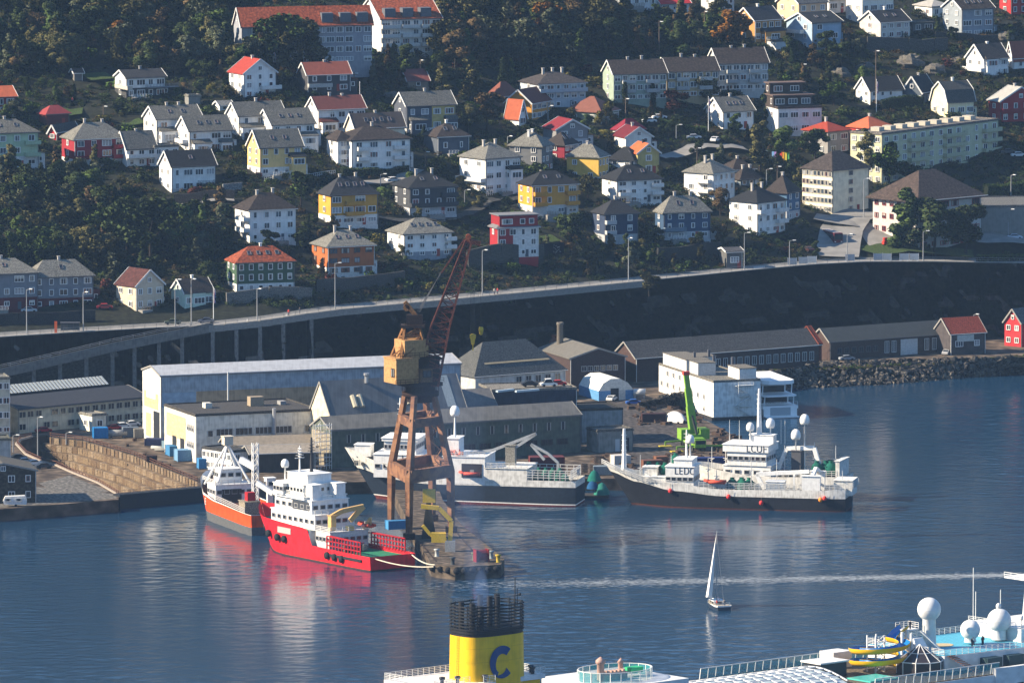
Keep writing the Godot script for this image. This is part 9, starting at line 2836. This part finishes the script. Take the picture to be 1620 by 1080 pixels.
# ================================================================ trees, shrubs, undergrowth
func leaf(st: SurfaceTool, p: Vector3, s: float, tint: Color, out := Vector3.UP) -> void:
	var b := Basis(Vector3(rng.randfn(), rng.randfn(), rng.randfn()).normalized(), rng.randf() * TAU)
	st.set_color(tint)
	st.set_normal((out + Vector3(rng.randfn(), rng.randfn(), rng.randfn()) * 0.2).normalized())
	var a := b * Vector3(-s, 0, 0) + p
	var c := b * Vector3(s, 0, 0) + p
	var d := b * Vector3(0, s * 0.62, s * 0.25) + p
	var e := b * Vector3(0, -s * 0.62, s * 0.25) + p
	tri(st, a, d, c)
	tri(st, a, c, e)
func crown_mesh(kind: String, n: int, seed_: int) -> Mesh:
	rng.seed = seed_
	var st := mb()
	var blobs := []
	match kind:
		"round":
			for i in 13:
				var a := rng.randf() * TAU
				var y := rng.randf_range(0.32, 0.9)
				var r := rng.randf_range(0.0, 0.27) * (1.25 - absf(y - 0.55))
				blobs.append([Vector3(cos(a) * r, y, sin(a) * r), rng.randf_range(0.10, 0.19)])
		"tall":
			for i in 15:
				var y := 0.16 + 0.78 * i / 14.0
				var a := rng.randf() * TAU
				var r := rng.randf_range(0.02, 0.13) * (1.2 - 0.7 * absf(y - 0.45))
				blobs.append([Vector3(cos(a) * r, y, sin(a) * r), rng.randf_range(0.07, 0.14) * (1.1 - 0.5 * y)])
		"conifer":
			for i in 18:
				var y := 0.08 + 0.88 * i / 17.0
				var a := rng.randf() * TAU
				blobs.append([Vector3(cos(a) * 0.03, y, sin(a) * 0.03), 0.03 + 0.19 * (1.0 - y)])
		"column":
			for i in 16:
				var y := 0.05 + 0.88 * i / 15.0
				blobs.append([Vector3(rng.randf_range(-0.02, 0.02), y, rng.randf_range(-0.02, 0.02)), 0.10 * (1.0 - pow(absf(y - 0.4) * 1.5, 3.0)) + 0.015])
		"bush":
			for i in 9:
				var a := rng.randf() * TAU
				var r := rng.randf_range(0.0, 0.42)
				blobs.append([Vector3(cos(a) * r, rng.randf_range(0.15, 0.62), sin(a) * r), rng.randf_range(0.22, 0.36)])
	for i in n:
		var bl: Array = blobs[rng.randi() % blobs.size()]
		var v: Vector3 = Vector3(rng.randfn(), rng.randfn(), rng.randfn()).normalized() * bl[1] * pow(rng.randf(), 0.35)
		v.y *= 0.85 if kind != "conifer" else 0.35
		var g := rng.randf_range(0.62, 1.28)
		leaf(st, bl[0] + v, rng.randf_range(0.020, 0.038) if kind != "bush" else rng.randf_range(0.055, 0.10), Color(g * rng.randf_range(0.9, 1.12), g, g * rng.randf_range(0.8, 1.1)), (v.normalized() + (bl[0] - Vector3(0, 0.5, 0)) * 0.9).normalized())
	return st.commit()
func trunk_mesh(kind: String, seed_: int) -> Mesh:
	rng.seed = seed_
	var st := mb()
	var top := Vector3(rng.randf_range(-0.03, 0.03), 0.72, rng.randf_range(-0.03, 0.03))
	tube(st, Vector3(0, -0.08, 0), top * 0.55, 0.026, 0.018, 6)
	tube(st, top * 0.55, top, 0.018, 0.006, 6)
	if kind in ["round", "tall"]:
		for i in 7:
			var a := TAU * i / 7.0 + rng.randf()
			var y := rng.randf_range(0.28, 0.55)
			var l := rng.randf_range(0.12, 0.26) * (1.0 if kind == "round" else 0.55)
			tube(st, top * y / 0.72, top * y / 0.72 + Vector3(cos(a) * l, l * 0.9, sin(a) * l), 0.011, 0.004, 5)
	st.generate_normals()
	return st.commit()
func leaf_mat(c: Color) -> StandardMaterial3D:
	var key := "leaf" + c.to_html()
	if mats.has(key): return mats[key]
	var m := StandardMaterial3D.new()
	m.albedo_color = c.linear_to_srgb()
	m.vertex_color_use_as_albedo = true
	m.roughness = 0.9
	m.metallic_specular = 0.2
	m.backlight_enabled = true
	m.backlight = Color(0.35, 0.4, 0.2)
	mats[key] = m
	return m
var protos := {}
var leaf_cols := {}
func tree(kind: String, at: Vector3, h: float, col: String, label: String, group: String, wide := 1.0) -> void:
	var v := rng.randi() % 3
	var key := kind + str(v)
	var keep := rng.randi()
	if not protos.has(key):
		protos[key] = [crown_mesh(kind, {"round": 5600, "tall": 4600, "conifer": 4200, "column": 2600, "bush": 620}[kind], 100 + v * 7 + kind.length()), trunk_mesh(kind, 50 + v)]
	rng.seed = keep
	var t := thing({"round": "broadleaf_tree", "tall": "slender_tree", "conifer": "conifer_tree", "column": "cypress_tree", "bush": "shrub"}[kind], label, "shrub" if kind == "bush" else "tree", at, rng.randf() * TAU, group)
	var sc := Vector3(h * wide, h, h * wide)
	put("crown", protos[key][0], leaf_mat(leaf_cols[col]), t, Transform3D(Basis().scaled(sc), Vector3.ZERO))
	if kind != "bush": put("trunk", protos[key][1], mat(C(0.07, 0.055, 0.045), 0.95, "patch", 2.0), t, Transform3D(Basis().scaled(sc), Vector3.ZERO))
func free_spot(p: Vector3, r: float) -> bool:
	for q in blocked:
		var dx: float = p.x - q[0]
		var dz: float = p.z - q[1]
		if dx * dx + dz * dz < (q[2] + r) * (q[2] + r): return false
	return true
func build_plants() -> void:
	rng.seed = 909
	leaf_cols = {"dark": C(0.046, 0.066, 0.026), "green": C(0.070, 0.108, 0.032), "olive": C(0.105, 0.100, 0.042), "brown": C(0.115, 0.080, 0.042), "autumn": C(0.22, 0.10, 0.02), "yellow": C(0.13, 0.12, 0.03), "grey": C(0.105, 0.118, 0.075), "bright": C(0.075, 0.13, 0.03), "wine": C(0.10, 0.035, 0.03)}
	var named := [
		["round", 238, 425, 108, "dark", "big dark broadleaf tree above the cream roadside house", 1.25],
		["round", 200, 400, 85, "dark", "dark tree left of the big one on the lower left slope", 1.2],
		["round", 283, 400, 80, "green", "dense green tree right of the big one on the lower left slope", 1.1],
		["conifer", 149, 275, 48, "olive", "pointed conifer in front of the dark red house", 1.1],
		["round", 476, 325, 56, "green", "round tree below the yellow gabled house", 1.15],
		["round", 140, 325, 60, "green", "leafy tree below the dark red house", 1.2],
		["round", 425, 400, 38, "dark", "low tree between the white and the dark green house", 1.3],
		["round", 480, 400, 40, "dark", "low dark tree left of the rust orange house", 1.2],
		["tall", 662, 365, 40, "olive", "thin tree on the lane above the white slate-roofed house", 1.0],
		["round", 770, 205, 62, "brown", "brownish tree left of the little chapel-like gable", 1.35],
		["round", 740, 210, 48, "olive", "olive tree right of the semi-detached house", 1.2],
		["tall", 700, 160, 62, "olive", "tall olive tree behind the semi-detached house", 1.3],
		["tall", 745, 160, 70, "olive", "tall bushy tree above the brownish tree", 1.4],
		["conifer", 795, 135, 45, "dark", "dark conifer standing left of the grey-blue block", 1.0],
		["conifer", 810, 132, 40, "green", "second conifer of the trio by the grey-blue block", 1.0],
		["conifer", 830, 128, 36, "dark", "third and smallest conifer of the trio by the grey-blue block", 1.0],
		["tall", 902, 118, 48, "grey", "pale feathery tree behind the grey-blue block", 1.5],
		["column", 989, 165, 36, "dark", "dark column cypress at the first section of the row block", 1.1],
		["column", 1033, 170, 40, "dark", "tall column cypress at the middle of the row block", 1.1],
		["round", 1115, 165, 45, "olive", "olive tree at the end of the tan row section", 1.2],
		["round", 1068, 185, 44, "wine", "wine-brown tree below the tan row section", 1.5],
		["round", 1075, 215, 34, "dark", "dark tree above the clipped hedge", 1.5],
		["round", 1160, 76, 62, "autumn", "autumn-coloured tree in front of the orange timber house", 1.3],
		["round", 1105, 82, 36, "grey", "grey-green tree behind the row block's ridge", 1.3],
		["tall", 1163, 220, 42, "green", "green tree in front of the white house with the sunlit gable", 1.3],
		["tall", 1213, 200, 62, "green", "tall birch left of the dark stepped house", 1.0],
		["tall", 1203, 270, 80, "olive", "tall twin-crowned tree above the rainbow wall", 1.3],
		["round", 1240, 250, 52, "green", "green tree right of the twin-crowned tree", 1.2],
		["round", 1290, 255, 50, "green", "leafy tree behind the cream apartment block", 1.2],
		["round", 1320, 165, 36, "bright", "large clipped round tree left of the white villa", 1.5],
		["tall", 1302, 152, 36, "olive", "small olive tree beside the clipped round tree", 1.2],
		["tall", 1373, 280, 78, "olive", "dark slender poplar before the yellow-green block", 1.1],
		["round", 1407, 292, 68, "bright", "bright green tree before the yellow-green block", 1.15],
		["tall", 1430, 400, 104, "green", "tree rising before the office building's left wall", 1.35],
		["round", 1478, 406, 92, "dark", "broad dark round tree before the office building, left of two", 1.35],
		["round", 1528, 407, 88, "dark", "broad dark round tree before the office building, right of two", 1.3],
		["round", 1140, 340, 44, "brown", "brownish tree right of the blue hip-roofed house", 1.3],
		["round", 1010, 322, 34, "green", "round tree before the house with red blinds", 1.2],
		["round", 930, 315, 40, "olive", "olive tree behind the bright orange house", 1.2],
		["round", 905, 395, 62, "dark", "dark tree left of the navy house", 1.1],
		["round", 890, 372, 34, "green", "green garden tree right of the crimson and white house", 1.2],
		["tall", 965, 402, 34, "olive", "slender tree below the navy house", 1.2],
		["round", 1027, 466, 34, "olive", "bush-like tree growing out of the cliff road's edge", 1.6],
		["round", 730, 275, 38, "green", "tree beside the white villa's terrace", 1.2],
		["round", 650, 300, 30, "green", "low tree above the charcoal house", 1.4],
		["round", 690, 285, 36, "dark", "dark tree left of the white villa", 1.2],
		["round", 1500, 330, 44, "dark", "dark tree below the yellow-green block's far end", 1.4],
		["round", 1440, 288, 30, "dark", "low dark tree at the foot of the yellow-green block", 1.6],
		["tall", 625, 120, 52, "yellow", "yellow-green birch below the stepped white flats", 1.0],
		["tall", 602, 125, 44, "olive", "smaller birch left of the yellow-green one", 0.9],
		["round", 535, 112, 66, "autumn", "rusty autumn tree in front of the terraced flats", 1.3],
		["round", 475, 114, 84, "olive", "tree covering the middle of the terraced flats", 1.3],
		["round", 440, 112, 88, "green", "tree in front of the terraced flats' left half", 1.3],
		["round", 185, 78, 46, "autumn", "golden autumn tree in the upper left wood", 1.3],
		["round", 860, 70, 70, "autumn", "amber tree at the top of the middle wood", 1.2],
		["tall", 1290, 410, 30, "dark", "dark tree at the bottom of the steep street", 1.3],
		["conifer", 1010, 240, 40, "dark", "dark conifer left of the white gable-fronted house", 1.0],
		["round", 1290, 75, 24, "green", "garden tree below the light blue house", 1.3],
		["round", 960, 200, 40, "yellow", "yellowish tree before the rust-coloured hip roof", 1.0],
		["round", 760, 330, 22, "olive", "low bush below the white villa's wall", 1.5],
	]
	for q in named:
		var p := at_ground(q[1], q[2])
		tree(q[0], p, q[3] / ppm(p), q[4], q[5], "single trees on the hill", q[6])
		blocked.append([p.x, p.z, 2.0])
	var woods := [
		[-20, 365, -10, 120, 190, "tree in the dark wood on the upper left of the hill", "trees of the upper left wood", [36, 66]],
		[375, 570, 107, 122, 34, "tree in the belt below the terraced flats", "trees below the terraced flats", [34, 74]],
		[690, 960, -5, 110, 110, "tree in the shaded wood at the top middle of the hill", "trees of the top middle wood", [40, 72]],
		[-10, 165, 285, 430, 85, "tree on the shaded lower left slope", "trees of the lower left slope", [32, 62]],
		[150, 360, 320, 455, 45, "tree on the slope above the roadside houses", "trees above the roadside houses", [34, 60]],
		[960, 1150, 28, 85, 40, "tree behind the brown-roofed row block", "trees behind the row block", [26, 46]],
		[1230, 1370, 85, 140, 28, "tree in the shaded hollow below the light blue house", "trees of the shaded hollow", [22, 40]],
		[560, 700, 100, 142, 26, "tree on the rough ground below the stepped flats", "trees below the stepped flats", [22, 40]],
		[300, 480, 118, 162, 20, "tree in the gardens round the red-roofed gable house", "garden trees on the upper left", [22, 36]],
		[1480, 1640, 30, 70, 14, "tree among the houses at the upper right", "trees at the upper right", [16, 30]],
		[480, 640, 355, 440, 18, "tree between the roadside houses in the middle of the slope", "trees between the roadside houses", [16, 30]],
		[840, 1160, 385, 435, 34, "tree on the shaded bank above the cliff road", "trees above the cliff road", [18, 38]],
		[820, 1080, 180, 260, 22, "tree in the gardens between the middle houses", "garden trees in the middle", [16, 30]],
		[1040, 1290, 190, 330, 26, "tree in the gardens left of the cream apartment block", "garden trees on the right", [16, 34]],
		[-20, 140, 130, 250, 16, "tree in the gardens at the left edge", "garden trees at the left edge", [18, 34]],
		[600, 830, 170, 340, 22, "tree between the charcoal house and the white villa", "garden trees round the white villa", [14, 28]],
	]
	for w in woods:
		for i in int(w[4]):
			var p := at_ground(rng.randf_range(w[0], w[1]), rng.randf_range(w[2], w[3]))
			if p.z > road_edge(p.x).z - 11.0 or not free_spot(p, 1.5): continue
			var kind: String = ["round", "round", "tall", "tall", "round", "conifer"][rng.randi() % 6]
			var col: String = ["dark", "dark", "green", "olive", "brown", "dark", "grey", "olive"][rng.randi() % 8]
			var says: String = {"dark": "dark green", "green": "mid green", "olive": "olive", "brown": "brownish", "grey": "grey-green"}[col] + {"round": " broadleaf ", "tall": " slender ", "conifer": " conifer "}[kind] + w[5]
			tree(kind, p, rng.randf_range(w[7][0], w[7][1]) / ppm(p), col, says, w[6], rng.randf_range(0.95, 1.35))
	var n := 0
	for i in 1200:
		if n >= 295: break
		var p := at_ground(rng.randf_range(-10, 1630), rng.randf_range(60, 470))
		if p.z > road_edge(p.x).z - 10.0 or not free_spot(p, 0.8): continue
		n += 1
		var col: String = ["dark", "green", "olive", "green", "dark", "bright", "brown", "yellow", "wine"][rng.randi() % 9]
		var third: String = "left" if p.x < -48.0 else ("middle" if p.x < 48.0 else "right")
		tree("bush", p, rng.randf_range(1.6, 4.0), col, "%s shrub among the %s houses of the %s third" % [{"dark": "dark green", "green": "green", "olive": "olive", "bright": "bright green", "brown": "brown", "yellow": "yellowish", "wine": "wine-red"}[col], "lower" if p.y < 52.0 else "upper", third], "garden shrubs on the hill", rng.randf_range(0.9, 1.6))
	var groups := {}
	for i in 21500:
		var p: Vector3
		if i < 20300: p = at_ground(rng.randf_range(-60, 1680), rng.randf_range(-40, 485))
		elif i < 21100:
			var x := rng.randf_range(-150.0, 150.0)
			var e := road_edge(x)
			var f := rng.randf()
			p = Vector3(x, lerpf(e.y - 2.0, 2.5, f), e.z + 0.6 + f * 5.0)
			if rng.randf() > 0.5 + 0.5 * hill_noise.get_noise_2d(x * 2.0, p.y * 4.0): continue
		else:
			p = at_h(rng.randf_range(1150, 1640), 0, 4.0)
			var px := rng.randf_range(1190, 1640)
			p = at_h(px, lerpf(590, 566, clampf((px - 1190) / 430.0, 0, 1)) + rng.randf_range(-3, 2), 4.0)
		if i < 20300 and (p.z > road_edge(p.x).z - 9.5 or not free_spot(p, 0.3)): continue
		var key := "%s%d" % [["dark", "dark", "green", "olive", "dark", "brown", "dark"][rng.randi() % 7] if i < 21100 else ["yellow", "olive", "bright"][rng.randi() % 3], rng.randi() % 3]
		if not groups.has(key): groups[key] = []
		var s := rng.randf_range(0.8, 2.4) if i < 20300 else rng.randf_range(0.4, 1.0)
		groups[key].append(Transform3D(Basis(Vector3.UP, rng.randf() * TAU).scaled(Vector3(s * 1.3, s, s * 1.3)), p - Vector3(0, 0.2 * s, 0)))
	var shapes := []
	for v in 3: shapes.append(crown_mesh("bush", 130, 500 + v))
	for key in groups:
		var m := MultiMesh.new()
		m.transform_format = MultiMesh.TRANSFORM_3D
		m.mesh = shapes[int(key.right(1))]
		m.instance_count = groups[key].size()
		for i in groups[key].size(): m.set_instance_transform(i, groups[key][i])
		var o := MultiMeshInstance3D.new()
		o.name = numbered("undergrowth")
		o.multimesh = m
		o.material_override = leaf_mat(leaf_cols[key.left(key.length() - 1)])
		tag(o, "rough undergrowth covering the slope and the cliff face", "undergrowth", "patches of undergrowth", "stuff")
		add_child(o)
